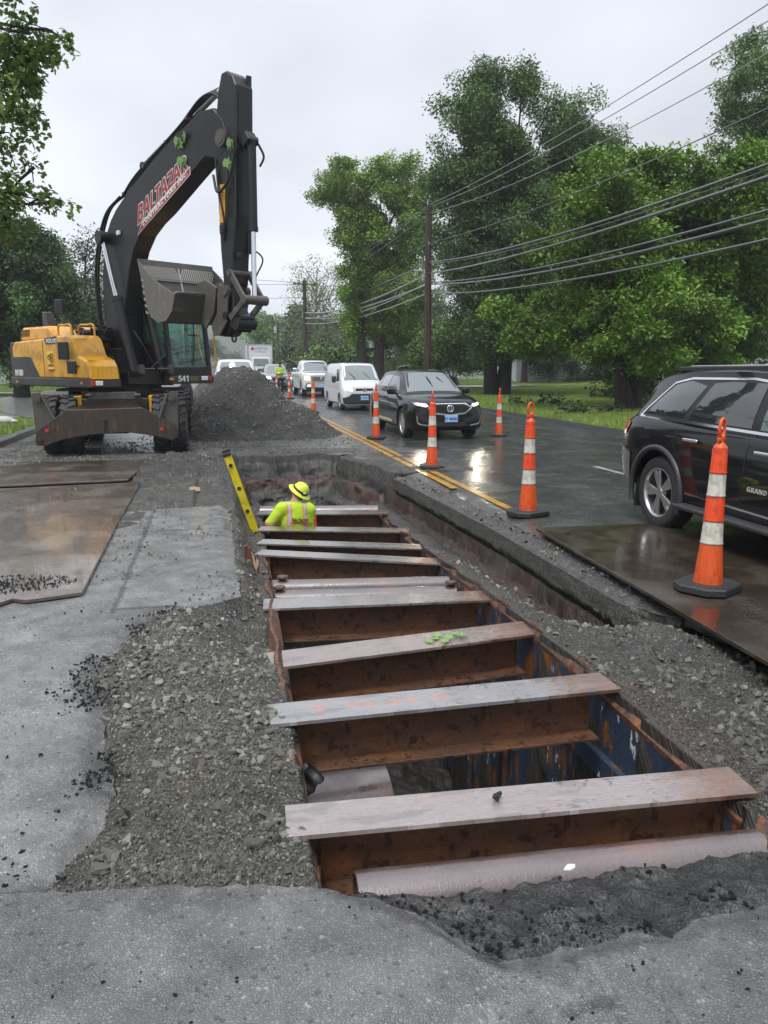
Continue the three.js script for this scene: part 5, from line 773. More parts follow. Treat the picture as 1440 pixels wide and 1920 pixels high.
// black crossover facing the camera
{
  const c = car({ name: 'black_crossover', label: 'glossy black crossover facing the camera with headlights on and wipers raised mid-sweep', category: 'car', at: [5.2, -19.3], turn: 0.03, scale: 0.975, axles: [1.375, -1.375], wheelR: 0.365, paint: paint([0.008, 0.0085, 0.009]),
    body: [[2.31, 0.56, 0.33, 0.52, 0.80, 0.44], [2.25, 0.76, 0.25, 0.55, 0.88, 0.58], [2.08, 0.88, 0.21, 0.6, 0.94, 0.70], [1.75, 0.94, 0.21, 0.66, 0.985, 0.77], [1.2, 0.95, 0.21, 0.74, 1.03, 0.81], [0.7, 0.95, 0.21, 0.76, 1.05, 0.84], [-0.6, 0.95, 0.21, 0.76, 1.07, 0.85], [-1.6, 0.95, 0.23, 0.78, 1.10, 0.84], [-2.2, 0.90, 0.28, 0.78, 1.07, 0.78], [-2.42, 0.80, 0.36, 0.75, 0.98, 0.66]],
    roof: [[1.12, 0.80, 1.02, 0.74, 1.055], [0.7, 0.82, 1.03, 0.69, 1.32], [0.24, 0.83, 1.03, 0.615, 1.565], [-0.5, 0.84, 1.05, 0.61, 1.63], [-1.5, 0.83, 1.08, 0.59, 1.59], [-1.98, 0.80, 1.08, 0.55, 1.50], [-2.3, 0.74, 1.06, 0.62, 1.14]] });
  c.windscreen(1.06, 0.30, 0.70, 0.56);
  c.both('side_window', [[0.62, 1.12], [-0.42, 1.15], [-0.42, 1.49], [0.12, 1.46], [0.42, 1.3]], carGlass); c.both('side_window', [[-0.48, 1.15], [-1.35, 1.19], [-1.35, 1.46], [-0.9, 1.49], [-0.48, 1.49]], carGlass); c.both('side_window', [[-1.41, 1.2], [-1.95, 1.24], [-1.8, 1.38], [-1.41, 1.44]], carGlass);
  for (const pts of [[[0.82, 1.02], [0.86, 0.6], [0.7, 0.36]], [[-0.45, 1.05], [-0.46, 0.36]], [[-1.36, 1.08], [-1.1, 0.8], [-1.0, 0.7]]]) c.both('door_gap', c.line('right', pts, 0.014), GAP, 0.003); c.both('chrome_strip', [[0.55, 0.33], [-1.0, 0.36], [-1.0, 0.42], [0.55, 0.40]], MAT.chrome, 0.008); c.both('door_handle', [[-0.12, 0.93], [-0.36, 0.935], [-0.36, 0.965], [-0.12, 0.96]], paint([0.01, 0.01, 0.01]), 0.025);
  c.put('grille', 'front', [[-0.50, 0.76], [-0.36, 0.85], [0.36, 0.85], [0.50, 0.76], [0.36, 0.645], [0, 0.605], [-0.36, 0.645]], MAT.blackMatte, 0.008, 0.06);
  c.put('grille_trim', 'front', c.line('front', [[-0.37, 0.862], [-0.53, 0.765], [-0.37, 0.635], [0, 0.59], [0.37, 0.635], [0.53, 0.765], [0.37, 0.862]], 0.036), MAT.chrome, 0.022, 0.06); c.put('grille_trim', 'front', [[-0.37, 0.85], [0.37, 0.85], [0.37, 0.87], [-0.37, 0.87]], MAT.chrome, 0.02, 0.06);
  { const zf = c.frontZ(0, 0.745) + 0.02, m = new MB(); m.add(new THREE.TorusGeometry(0.078, 0.012, 8, 30), [0, 0.745, zf], null, [1, 0.95, 1]); m.bar([-0.05, 0.69, zf], [-0.012, 0.805, zf], 0.02, 0.022, [0, 0, 1]).bar([0.05, 0.69, zf], [0.012, 0.805, zf], 0.02, 0.022, [0, 0, 1]).box(0.026, 0.02, 0.018, [0, 0.725, zf]); m.build('emblem', MAT.chrome, c.t); }
  const mesh = new MB(); for (let i = 0; i < 10; i++) for (let j = 0; j < 4; j++) { const x = -0.40 + i * 0.09 + (j % 2) * 0.045, y = 0.66 + j * 0.05; if (Math.abs(x) < 0.1 || Math.abs(x) > 0.48 - Math.abs(y - 0.755) * 1.1) continue; mesh.box(0.035, 0.014, 0.012, [x, y, c.frontZ(x, y) + 0.012], [0, 0, 0.5]); } mesh.build('grille_studs', MAT.plastic, c.t).userData.kind = 'stuff';
  for (const s of [-1, 1]) { c.put('headlight', 'front', [[s * 0.52, 0.80], [s * 0.6, 0.775], [s * 0.80, 0.83], [s * 0.83, 0.90], [s * 0.74, 0.885], [s * 0.56, 0.855]], lensClear, 0.008, 0.05); c.put('headlight_lamp', 'front', [[s * 0.57, 0.805], [s * 0.76, 0.83], [s * 0.77, 0.862], [s * 0.57, 0.84]], lampMat.white, 0.013, 0.05); c.put('lower_trim', 'front', [[s * 0.50, 0.33], [s * 0.72, 0.365], [s * 0.785, 0.40], [s * 0.81, 0.58], [s * 0.79, 0.58], [s * 0.755, 0.43], [s * 0.71, 0.395], [s * 0.50, 0.36]], MAT.chrome, 0.01, 0.05); c.put('air_intake', 'front', [[s * 0.3, 0.42], [s * 0.70, 0.44], [s * 0.74, 0.55], [s * 0.62, 0.57], [s * 0.4, 0.52]], MAT.blackMatte, 0.006, 0.06); }
  c.put('lower_grille', 'front', [[-0.46, 0.33], [0.46, 0.33], [0.40, 0.43], [-0.40, 0.43]], MAT.blackMatte, 0.006);
  c.plateAt(0.03, 0.51, c.frontZ(0, 0.51) + 0.02, 0.32, 0.165, 'AT 80062');
  c.mirrors(1.0, 1.10, 0.62, paint([0.01, 0.01, 0.01])); c.wiper([0.02, 1.09, 1.05], [-0.05, 1.47, 0.55]); c.wiper([0.46, 1.09, 0.98], [0.22, 1.45, 0.55]);
  c.wheels(0.245, 0.235, 10);
}
spot(4.56, 0.8, -16.95, 2); spot(5.9, 0.8, -16.95, 2);
// white cargo van
{
  const white = paint([0.62, 0.63, 0.65]);
  const c = car({ name: 'cargo_van', label: 'small white cargo van with a black lower bumper behind the black crossover', category: 'van', at: [5.5, -31.1], turn: 0.02, scale: 0.975, axles: [1.46, -1.46], wheelR: 0.325, paint: white,
    body: [[2.26, 0.55, 0.30, 0.55, 0.86, 0.44], [2.2, 0.74, 0.22, 0.6, 0.95, 0.6], [1.98, 0.84, 0.20, 0.66, 1.04, 0.72], [1.6, 0.865, 0.20, 0.8, 1.12, 0.78], [0.8, 0.865, 0.20, 0.85, 1.18, 0.82], [-1.2, 0.865, 0.20, 0.85, 1.18, 0.82], [-2.3, 0.85, 0.26, 0.85, 1.18, 0.8], [-2.45, 0.82, 0.34, 0.8, 1.15, 0.77]],
    roof: [[1.72, 0.79, 1.05, 0.74, 1.12], [1.3, 0.83, 1.1, 0.71, 1.5], [0.92, 0.85, 1.1, 0.68, 1.76], [0.4, 0.855, 1.1, 0.70, 1.83], [-1.5, 0.855, 1.1, 0.70, 1.83], [-2.3, 0.84, 1.1, 0.68, 1.79], [-2.44, 0.82, 1.1, 0.70, 1.55]] });
  c.windscreen(1.68, 1.0, 0.69, 0.63); c.both('side_window', [[1.3, 1.16], [0.42, 1.16], [0.42, 1.6], [0.86, 1.6], [1.2, 1.32]], carGlass); c.both('door_gap', c.line('right', [[0.36, 1.7], [0.36, 0.3]], 0.014), GAP, 0.003); c.both('door_gap', c.line('right', [[-0.75, 1.7], [-0.75, 0.3]], 0.014), GAP, 0.003);
  c.put('bumper', 'front', [[-0.8, 0.26], [0.8, 0.26], [0.83, 0.5], [0.62, 0.56], [0.5, 0.66], [-0.5, 0.66], [-0.62, 0.56], [-0.83, 0.5]], MAT.plastic, 0.014, 0.07);
  c.put('grille', 'front', [[-0.36, 0.78], [0.36, 0.78], [0.33, 0.86], [-0.33, 0.86]], MAT.blackMatte, 0.008, 0.06);
  { const z = c.frontZ(0, 0.82) + 0.015; new MB().add(new THREE.TorusGeometry(0.06, 0.011, 8, 26), [0, 0.82, z]).box(0.15, 0.02, 0.014, [0, 0.82, z]).build('emblem', MAT.chrome, c.t); }
  for (const s of [-1, 1]) { c.put('headlight', 'front', [[s * 0.47, 0.76], [s * 0.74, 0.80], [s * 0.80, 0.98], [s * 0.68, 0.96], [s * 0.5, 0.87]], s < 0 ? lampMat.amber : lensClear, 0.008, 0.06); }
  c.plateAt(0, 0.5, c.frontZ(0, 0.5) + 0.03, 0.32, 0.165, 'C 175CH'); c.mirrors(1.0, 1.2, 1.1, MAT.plastic, [0.17, 0.26, 0.12]); c.wiper([-0.22, 1.2, 1.68], [-0.5, 1.5, 1.3]); c.wiper([0.36, 1.2, 1.65], [0.1, 1.5, 1.32]); c.wheels(0.2, 0.19, 8, M([0.35, 0.35, 0.36], 0.4, { metalness: 0.7 })); c.both('side_light', [[-2.3, 1.2], [-2.42, 1.2], [-2.42, 1.6], [-2.3, 1.6]], lensRed, 0.01);
}
// white pickup
{
  const white = paint([0.62, 0.62, 0.63]);
  const c = car({ name: 'pickup_truck', label: 'white pickup truck with chrome grille and amber headlight behind the cargo van', category: 'pickup truck', at: [5.7, -45.4], turn: 0.02, scale: 1.02, axles: [1.79, -1.79], wheelR: 0.40, paint: white,
    body: [[2.72, 0.72, 0.42, 0.62, 1.12, 0.64], [2.66, 0.88, 0.36, 0.65, 1.18, 0.76], [2.4, 0.98, 0.34, 0.8, 1.24, 0.86], [1.6, 1.0, 0.34, 0.9, 1.28, 0.9], [0.9, 1.0, 0.34, 0.95, 1.30, 0.92], [-1.0, 1.0, 0.34, 0.95, 1.30, 0.92], [-2.7, 1.0, 0.4, 0.95, 1.30, 0.92], [-3.0, 0.98, 0.5, 0.9, 1.28, 0.9]],
    roof: [[1.05, 0.86, 1.24, 0.80, 1.30], [0.6, 0.90, 1.26, 0.76, 1.6], [0.2, 0.91, 1.26, 0.70, 1.86], [-0.4, 0.91, 1.26, 0.70, 1.93], [-1.1, 0.9, 1.26, 0.70, 1.9], [-1.3, 0.88, 1.26, 0.76, 1.4]] });
  c.windscreen(1.0, 0.26, 0.76, 0.64); c.both('side_window', [[0.55, 1.36], [-0.35, 1.36], [-0.35, 1.74], [0.1, 1.74], [0.45, 1.55]], carGlass); c.both('side_window', [[-0.42, 1.36], [-1.1, 1.36], [-1.05, 1.7], [-0.42, 1.74]], carGlass);
  c.put('grille', 'front', [[-0.5, 0.82], [0.5, 0.82], [0.55, 1.06], [-0.55, 1.06]], MAT.steel, 0.012, 0.08); const gs = new MB(); for (let i = 0; i < 4; i++) gs.box(1.0, 0.022, 0.03, [0, 0.85 + i * 0.058, c.frontZ(0, 0.9) + 0.025]); gs.build('grille_bars', MAT.black, c.t).userData.kind = 'stuff'; c.put('grille_trim', 'front', c.line('front', [[-0.56, 1.09], [-0.52, 0.79], [0.52, 0.79], [0.56, 1.09], [-0.56, 1.09]], 0.05), MAT.chrome, 0.03, 0.08);
  new MB().ext([[-0.06, 0.1], [0.06, 0.1], [0.05, -0.03], [0, -0.1], [-0.05, -0.03]], 0.03, [0, 0.95, c.frontZ(0, 0.95) + 0.05], null, 0.006).build('emblem', MAT.chrome, c.t);
  for (const s of [-1, 1]) { c.put('headlight', 'front', [[s * 0.6, 0.88], [s * 0.86, 0.9], [s * 0.88, 1.06], [s * 0.62, 1.06]], s < 0 ? lampMat.amber : lensClear, 0.012, 0.08); c.put('fog_lamp', 'front', [[s * 0.6, 0.55], [s * 0.74, 0.55], [s * 0.74, 0.64], [s * 0.6, 0.64]], s < 0 ? lampMat.soft : lensClear, 0.035, 0.08); }
  c.put('bumper', 'front', [[-0.88, 0.5], [0.88, 0.5], [0.9, 0.74], [-0.9, 0.74]], MAT.chrome, 0.025, 0.1); c.put('lower_bumper', 'front', [[-0.8, 0.38], [0.8, 0.38], [0.82, 0.5], [-0.82, 0.5]], MAT.plastic, 0.02, 0.1); c.plateAt(0.05, 0.58, c.frontZ(0, 0.58) + 0.05, 0.34, 0.17); c.mirrors(1.16, 1.42, 0.72, MAT.chrome, [0.24, 0.2, 0.12]); c.wheels(0.25, 0.26, 6); c.both('door_gap', c.line('right', [[-0.4, 1.25], [-0.4, 0.45]], 0.014), GAP, 0.003);
}
// plain crossovers: body by colour
function suv(name, label, at, turn, scale, color, deco) {
  const p = paint(color), c = car({ name, label, category: 'car', at, turn, scale, axles: [1.4, -1.4], wheelR: 0.37, paint: p,
    body: [[2.35, 0.6, 0.34, 0.55, 0.86, 0.5], [2.28, 0.8, 0.27, 0.6, 0.95, 0.66], [2.05, 0.91, 0.24, 0.66, 1.02, 0.76], [1.4, 0.95, 0.23, 0.75, 1.07, 0.83], [0.7, 0.95, 0.23, 0.78, 1.09, 0.85], [-1.6, 0.95, 0.25, 0.8, 1.12, 0.85], [-2.25, 0.91, 0.3, 0.8, 1.1, 0.8], [-2.42, 0.84, 0.38, 0.78, 1.04, 0.74]],
    roof: [[1.12, 0.81, 1.03, 0.76, 1.09], [0.7, 0.84, 1.05, 0.72, 1.38], [0.28, 0.85, 1.06, 0.66, 1.64], [-0.5, 0.855, 1.08, 0.66, 1.72], [-1.7, 0.84, 1.08, 0.64, 1.68], [-2.15, 0.81, 1.08, 0.62, 1.56], [-2.35, 0.76, 1.06, 0.66, 1.2]] });
  c.windscreen(1.07, 0.34, 0.72, 0.6); c.both('side_window', [[0.6, 1.16], [-0.45, 1.18], [-0.45, 1.55], [0.1, 1.54], [0.4, 1.38]], carGlass); c.both('side_window', [[-0.52, 1.18], [-1.9, 1.22], [-1.75, 1.5], [-0.52, 1.55]], carGlass);
  c.put('grille', 'front', [[-0.4, 0.62], [0.4, 0.62], [0.46, 0.84], [-0.46, 0.84]], MAT.blackMatte, 0.01, 0.08); c.put('lower_grille', 'front', [[-0.5, 0.36], [0.5, 0.36], [0.44, 0.48], [-0.44, 0.48]], MAT.blackMatte, 0.008, 0.08);
  for (const s of [-1, 1]) c.put('headlight', 'front', [[s * 0.52, 0.74], [s * 0.8, 0.78], [s * 0.82, 0.92], [s * 0.54, 0.86]], deco?.lamp && (s < 0 || deco.both) ? lampMat.white : lensClear, 0.01, 0.08);
  c.plateAt(0, 0.54, c.frontZ(0, 0.54) + 0.02, 0.32, 0.16); c.mirrors(1.03, 1.14, 0.64, p); c.wheels(0.24, 0.23, 7); for (const s of [-1, 1]) new MB().bar([s * 0.62, 1.76, 0.1], [s * 0.6, 1.74, -1.7], 0.035, 0.035, UPY, 0.01).build('roof_rail', alloy, c.t); return c;
}
suv('silver_crossover', 'silver crossover behind the traffic officer with a headlight on', [4.4, -57.5], 0.02, 1.03, [0.22, 0.235, 0.25], { lamp: true });
{ const c = suv('white_crossover', 'white crossover behind the gravel pile with a bright lamp behind its windscreen', [0.92, -34.6], 0.0, 1.13, [0.62, 0.63, 0.66]); new MB().sph(0.085, [-0.12, 1.53, 0.62], null, null, 16).build('warning_lamp', lampOn(14, [1, 1, 0.9]), c.t); }
suv('parked_car', 'white car parked on the driveway at the far left behind the excavator', [-16.5, -47], 1.35, 1.0, [0.55, 0.57, 0.6]);
suv('parked_car', 'dark car parked far back on the lawn drive, right of the utility pole', [15.5, -56], 1.3, 1.0, [0.02, 0.024, 0.03]);
// box truck
{
  const t = thing('box_truck', 'white box truck with a red diamond mark, last in the line of traffic', 'truck', [4.75, 0, -80.5], 0.0), white = M([0.62, 0.63, 0.65], 0.4), c = paint([0.6, 0.61, 0.63]);
  new MB().box(2.5, 2.75, 7, [0, 2.45, -4.6], null, 0.04).build('cargo_box', white, t); new MB().box(2.56, 0.1, 0.1, [0, 3.8, -1.12]).box(0.09, 2.75, 0.09, [-1.24, 2.45, -1.1]).box(0.09, 2.75, 0.09, [1.24, 2.45, -1.1]).build('box_trim', alloy, t);
  new MB().ext([[-0.9, 0.7], [1.45, 0.7], [1.5, 1.2], [1.4, 1.45], [0.25, 1.62], [-0.12, 2.5], [-0.9, 2.6]], 1.85, [0, 0, 0], [0, -Math.PI / 2, 0], 0.08).build('cab', c, t);
  new MB().bar([0, 1.72, 0.32], [0, 2.36, 0.02], 1.5, 0.02, [0, 0, 1]).build('windscreen', screenGlass, t); new MB().box(0.95, 0.62, 0.06, [0, 1.08, 1.5], null, 0.02).build('grille', M([0.1, 0.085, 0.08], 0.5), t); new MB().box(2.3, 0.3, 0.25, [0, 0.6, 1.42], null, 0.04).build('bumper', MAT.plastic, t);
  for (const s of [-1, 1]) { new MB().box(0.3, 0.22, 0.05, [s * 0.75, 1.02, 1.48], null, 0.03).build('headlight', lensClear, t); new MB().box(0.16, 0.42, 0.1, [s * 1.22, 1.95, 0.4], null, 0.03).build('mirror', MAT.plastic, t); new MB().ext([[0.55, 0.62], [1.45, 0.62], [1.4, 1.15], [0.6, 1.2]], 0.35, [s * 1.0, 0, 0], [0, -Math.PI / 2, 0], 0.06).build('fender', c, t); alloyWheel(t, [s * 0.98, 0.48, 0.95], 0.48, 0.28, 0.27, 6, s); alloyWheel(t, [s * 0.98, 0.48, -4.6], 0.48, 0.28, 0.27, 6, s); }
  const q = new THREE.BoxGeometry(0.27, 0.27, 0.02); q.rotateZ(Math.PI / 4); new MB().add(q, [-0.78, 3.36, -1.085]).build('diamond_mark', redPaint, t);
  const m = new MB(); m.add(textGeo('PLIMPTON', 0.21, 0.01), [0.05, 3.42, -1.088]).add(textGeo('& HILLS', 0.21, 0.01), [0.05, 3.12, -1.088]); m.build('lettering', M([0.3, 0.32, 0.36], 0.5), t); for (let i = 0; i < 5; i++) new MB().box(0.1, 0.05, 0.04, [-0.6 + 0.3 * i, 2.62, -0.2]).build('marker_light', lensAmber, t);
}
// near black SUV passing the trench
{
  const blk = paint([0.0075, 0.0078, 0.0092]), trim = M([0.03, 0.03, 0.032], 0.4);
  const c = car({ name: 'black_suv', label: 'large black SUV with five-spoke alloy wheels cut off by the right edge of the picture', category: 'car', at: [5.43, -5.82], turn: 0, scale: 0.965, axles: [1.455, -1.455], wheelR: 0.395, arch: 1.17, paint: blk,
    body: [[2.40, 0.7, 0.4, 0.6, 1.0, 0.62], [2.2, 0.88, 0.33, 0.7, 1.06, 0.76], [1.8, 0.95, 0.3, 0.8, 1.1, 0.84], [1.0, 0.965, 0.3, 0.84, 1.12, 0.88], [0.4, 0.965, 0.3, 0.86, 1.13, 0.895], [-0.8, 0.965, 0.3, 0.88, 1.155, 0.90], [-1.6, 0.97, 0.32, 0.92, 1.19, 0.89], [-2.1, 0.945, 0.38, 0.92, 1.2, 0.85], [-2.33, 0.88, 0.44, 0.9, 1.16, 0.78], [-2.42, 0.78, 0.5, 0.85, 1.08, 0.66]],
    roof: [[1.25, 0.84, 1.06, 0.78, 1.12], [0.8, 0.88, 1.1, 0.76, 1.42], [0.4, 0.885, 1.11, 0.71, 1.66], [-0.4, 0.89, 1.13, 0.70, 1.735], [-1.4, 0.875, 1.15, 0.68, 1.72], [-1.95, 0.85, 1.16, 0.64, 1.65], [-2.15, 0.83, 1.16, 0.66, 1.5], [-2.36, 0.78, 1.14, 0.70, 1.2]] });
  c.both('window_trim', c.line('right', [[-2.06, 1.205], [-1.0, 1.185], [0.9, 1.145]], 0.026), MAT.chrome, 0.02, 0.1); c.both('window_trim', c.line('right', [[-2.05, 1.2], [-1.85, 1.37], [-1.61, 1.575], [-1.3, 1.628], [-0.3, 1.638], [0.41, 1.568], [0.77, 1.32]], 0.022), MAT.chrome, 0.016, 0.1);
  c.both('door_frame', [[-2.02, 1.215], [-1.0, 1.195], [0.88, 1.155], [0.75, 1.32], [0.4, 1.555], [-0.3, 1.625], [-1.3, 1.615], [-1.6, 1.565], [-1.84, 1.365]], MAT.black, 0.008, 0.1);
  c.both('side_window', [[-1.95, 1.235], [-1.2, 1.22], [-0.98, 1.555], [-1.3, 1.605], [-1.57, 1.555], [-1.8, 1.37]], carGlass, 0.012); c.both('side_window', [[-1.09, 1.215], [-0.10, 1.195], [-0.10, 1.60], [-0.6, 1.605], [-0.88, 1.585]], carGlass, 0.012); c.both('side_window', [[0.02, 1.19], [0.82, 1.172], [0.72, 1.31], [0.36, 1.545], [0.02, 1.59]], screenGlass, 0.012);
  for (const pts of [[[-0.93, 1.6], [-1.13, 1.18], [-1.2, 0.98], [-1.02, 0.78], [-0.93, 0.5]], [[-0.04, 1.62], [-0.03, 1.15], [-0.06, 0.45]], [[0.98, 1.1], [0.95, 0.5]], [[-0.93, 0.5], [0.95, 0.46]]]) c.both('door_gap', c.line('right', pts, 0.012), GAP, 0.003);
  for (const [z, y] of [[-0.86, 1.02], [0.22, 1.0]]) for (const s of [-1, 1]) { const x = c.sideX(z, y, s); new MB().box(0.03, 0.036, 0.25, [x + s * 0.03, y, z], [0, 0, 0], 0.014).build('door_handle', MAT.chrome, c.t); new MB().box(0.006, 0.07, 0.13, [x + s * 0.002, y - 0.008, z + 0.01], null, 0.002).build('handle_recess', MAT.black, c.t); }
  // wheel arch flares, side steps, sills, mud flaps
  const fl = (z, s) => { const m = new MB(), pts = []; for (let i = 0; i <= 14; i++) { const a = -0.35 + (i / 14) * (Math.PI + 0.7); pts.push([s * 0.965, 0.405 + 0.485 * Math.sin(a), z + 0.485 * Math.cos(a)]); } m.tube(pts.map((p) => toV(p)), 0.034, 6, 40); return m.build('arch_flare', trim, c.t); };
  for (const z of [1.455, -1.455]) for (const s of [-1, 1]) fl(z, s);
  for (const s of [-1, 1]) { new MB().box(0.16, 0.05, 1.95, [s * 0.99, 0.345, 0], null, 0.02).build('side_step', trim, c.t); const lines = new MB(); for (let i = 0; i < 3; i++) lines.box(0.012, 0.008, 1.8, [s * (0.95 + i * 0.04), 0.372, 0]); lines.build('step_tread', MAT.steel, c.t).userData.kind = 'stuff'; new MB().box(0.09, 0.34, 0.03, [s * 0.87, 0.33, -1.93], [0.12, 0, 0], 0.01).build('mud_flap', MAT.blackMatte, c.t); new MB().bar([s * 0.60, 1.765, 0.2], [s * 0.585, 1.75, -1.5], 0.04, 0.02, UPY, 0.008).build('roof_rail', MAT.chrome, c.t); new MB().bar([s * 0.60, 1.742, 0.25], [s * 0.585, 1.72, -1.7], 0.055, 0.05, UPY, 0.01).build('rail_base', trim, c.t); }
  c.both('sill_trim', c.line('right', [[-0.92, 0.475], [0.9, 0.44]], 0.02), MAT.chrome, 0.006);
  c.both('tail_light', [[-2.2, 0.98], [-2.36, 0.98], [-2.36, 1.14], [-2.26, 1.15], [-2.13, 1.12]], lensRed, 0.012, 0.06); c.put('tail_light', 'rear', [[-0.8, 0.99], [-0.55, 0.99], [-0.55, 1.1], [-0.8, 1.12]], lensRed, 0.012, 0.06); c.both('rear_bumper', [[-2.02, 0.45], [-2.39, 0.5], [-2.4, 0.80], [-2.2, 0.84], [-2.02, 0.78]], M([0.2, 0.2, 0.205], 0.25, { metalness: 0.5 }), 0.012, 0.08); c.put('rear_bumper', 'rear', [[-0.8, 0.52], [0.8, 0.52], [0.8, 0.8], [-0.8, 0.8]], M([0.2, 0.2, 0.205], 0.25, { metalness: 0.5 }), 0.014, 0.08); c.both('fuel_flap', c.line('right', [[-1.62, 0.98], [-1.84, 0.98], [-1.84, 1.12]], 0.008), GAP, 0.003);
  for (const s of [-1]) { const m = new MB(), x = c.sideX(0.35, 0.66, s); m.add(textGeo('GRAND CHEROKEE', 0.043, 0.004), [x - 0.003, 0.665, 0.37], [0, -Math.PI / 2, 0], [1.3, 1, 1]); m.build('badge_lettering', M([0.4, 0.4, 0.4], 0.4), c.t); }
  c.windscreen(1.2, 0.46, 0.76, 0.64); c.mirrors(1.1, 1.2, 0.72, MAT.chrome, [0.26, 0.19, 0.12]); c.wheels(0.27, 0.265, 5, M([0.5, 0.5, 0.5], 0.25, { metalness: 0.85 }), 1);
  c.put('rear_window', 'rear', [[-0.6, 1.25], [0.6, 1.25], [0.52, 1.55], [-0.52, 1.55]], carGlass, 0.01);
}
// ---------------------------------------------------------------- trees
function leafClump(n, R, len, wid, kind) {                     // a spray of small leaves on a short twig
  const pos = [], nor = [], idx = [];
  for (let i = 0; i < n; i++) {
    const d = V(rr(-1, 1), rr(-0.7, 1), rr(-1, 1)).normalize(), c = d.clone().multiplyScalar(R * Math.cbrt(rr(0.05, 1)));
    const ax = V(rr(-1, 1), rr(-0.9, 0.35), rr(-1, 1)).normalize(), sd = new THREE.Vector3().crossVectors(ax, V(rr(-1, 1), rr(0.4, 1.6), rr(-1, 1))).normalize(), up = new THREE.Vector3().crossVectors(sd, ax).normalize();
    const L = len * rr(0.7, 1.25), W = wid * rr(0.75, 1.2), o = pos.length / 3;
    const P = (a, b, h) => { const q = c.clone().addScaledVector(ax, a * L).addScaledVector(sd, b * W).addScaledVector(up, h * W); pos.push(q.x, q.y, q.z); nor.push(up.x, up.y, up.z); };
    if (kind === 1) { P(0, 0, 0); P(0.28, 0.5, 0.1); P(0.5, 0.28, 0.05); P(0.72, 0.36, 0.1); P(1, 0, -0.05); P(0.72, -0.36, 0.1); P(0.5, -0.28, 0.05); P(0.28, -0.5, 0.1); for (let k = 1; k < 7; k++) idx.push(o, o + k, o + k + 1); }
    else { P(0, 0, 0); P(0.45, 0.5, 0.16); P(1, 0, -0.1); P(0.45, -0.5, 0.16); idx.push(o, o + 1, o + 2, o, o + 2, o + 3); }
  }
  const g = new THREE.BufferGeometry(); g.setAttribute('position', new THREE.Float32BufferAttribute(pos, 3)); g.setAttribute('normal', new THREE.Float32BufferAttribute(nor, 3)); g.setIndex(idx); return g;
}
const leafMat = (c) => MP([c[0] * 1.75, c[1] * 1.8, c[2] * 1.3], 0.5, { specularIntensity: 0.5, transmission: 0.35, thickness: 0, side: THREE.DoubleSide });
const barkMat = M([0.085, 0.072, 0.058], 0.85, { map: again(tex(256, 256, (x, y) => { const v = 150 + 150 * (fbm(x / 7, y / 60, 4) - 0.45); return [v, v * 0.96, v * 0.9]; }), 0.6), bumpMap: again(grey(256, 256, (x, y) => fbm(x / 7, y / 60, 4)), 0.6), bumpScale: 0.02 });
function limb(m, pts, r0, r1, seg = 8) { const c = new THREE.CatmullRomCurve3(pts.map(toV)), n = Math.max(4, pts.length * 3); let a = c.getPoint(0); for (let i = 1; i <= n; i++) { const b = c.getPoint(i / n); m.rod(a, b, lerp(r0, r1, (i - 1) / n), lerp(r0, r1, i / n), seg, true); a = b; } }
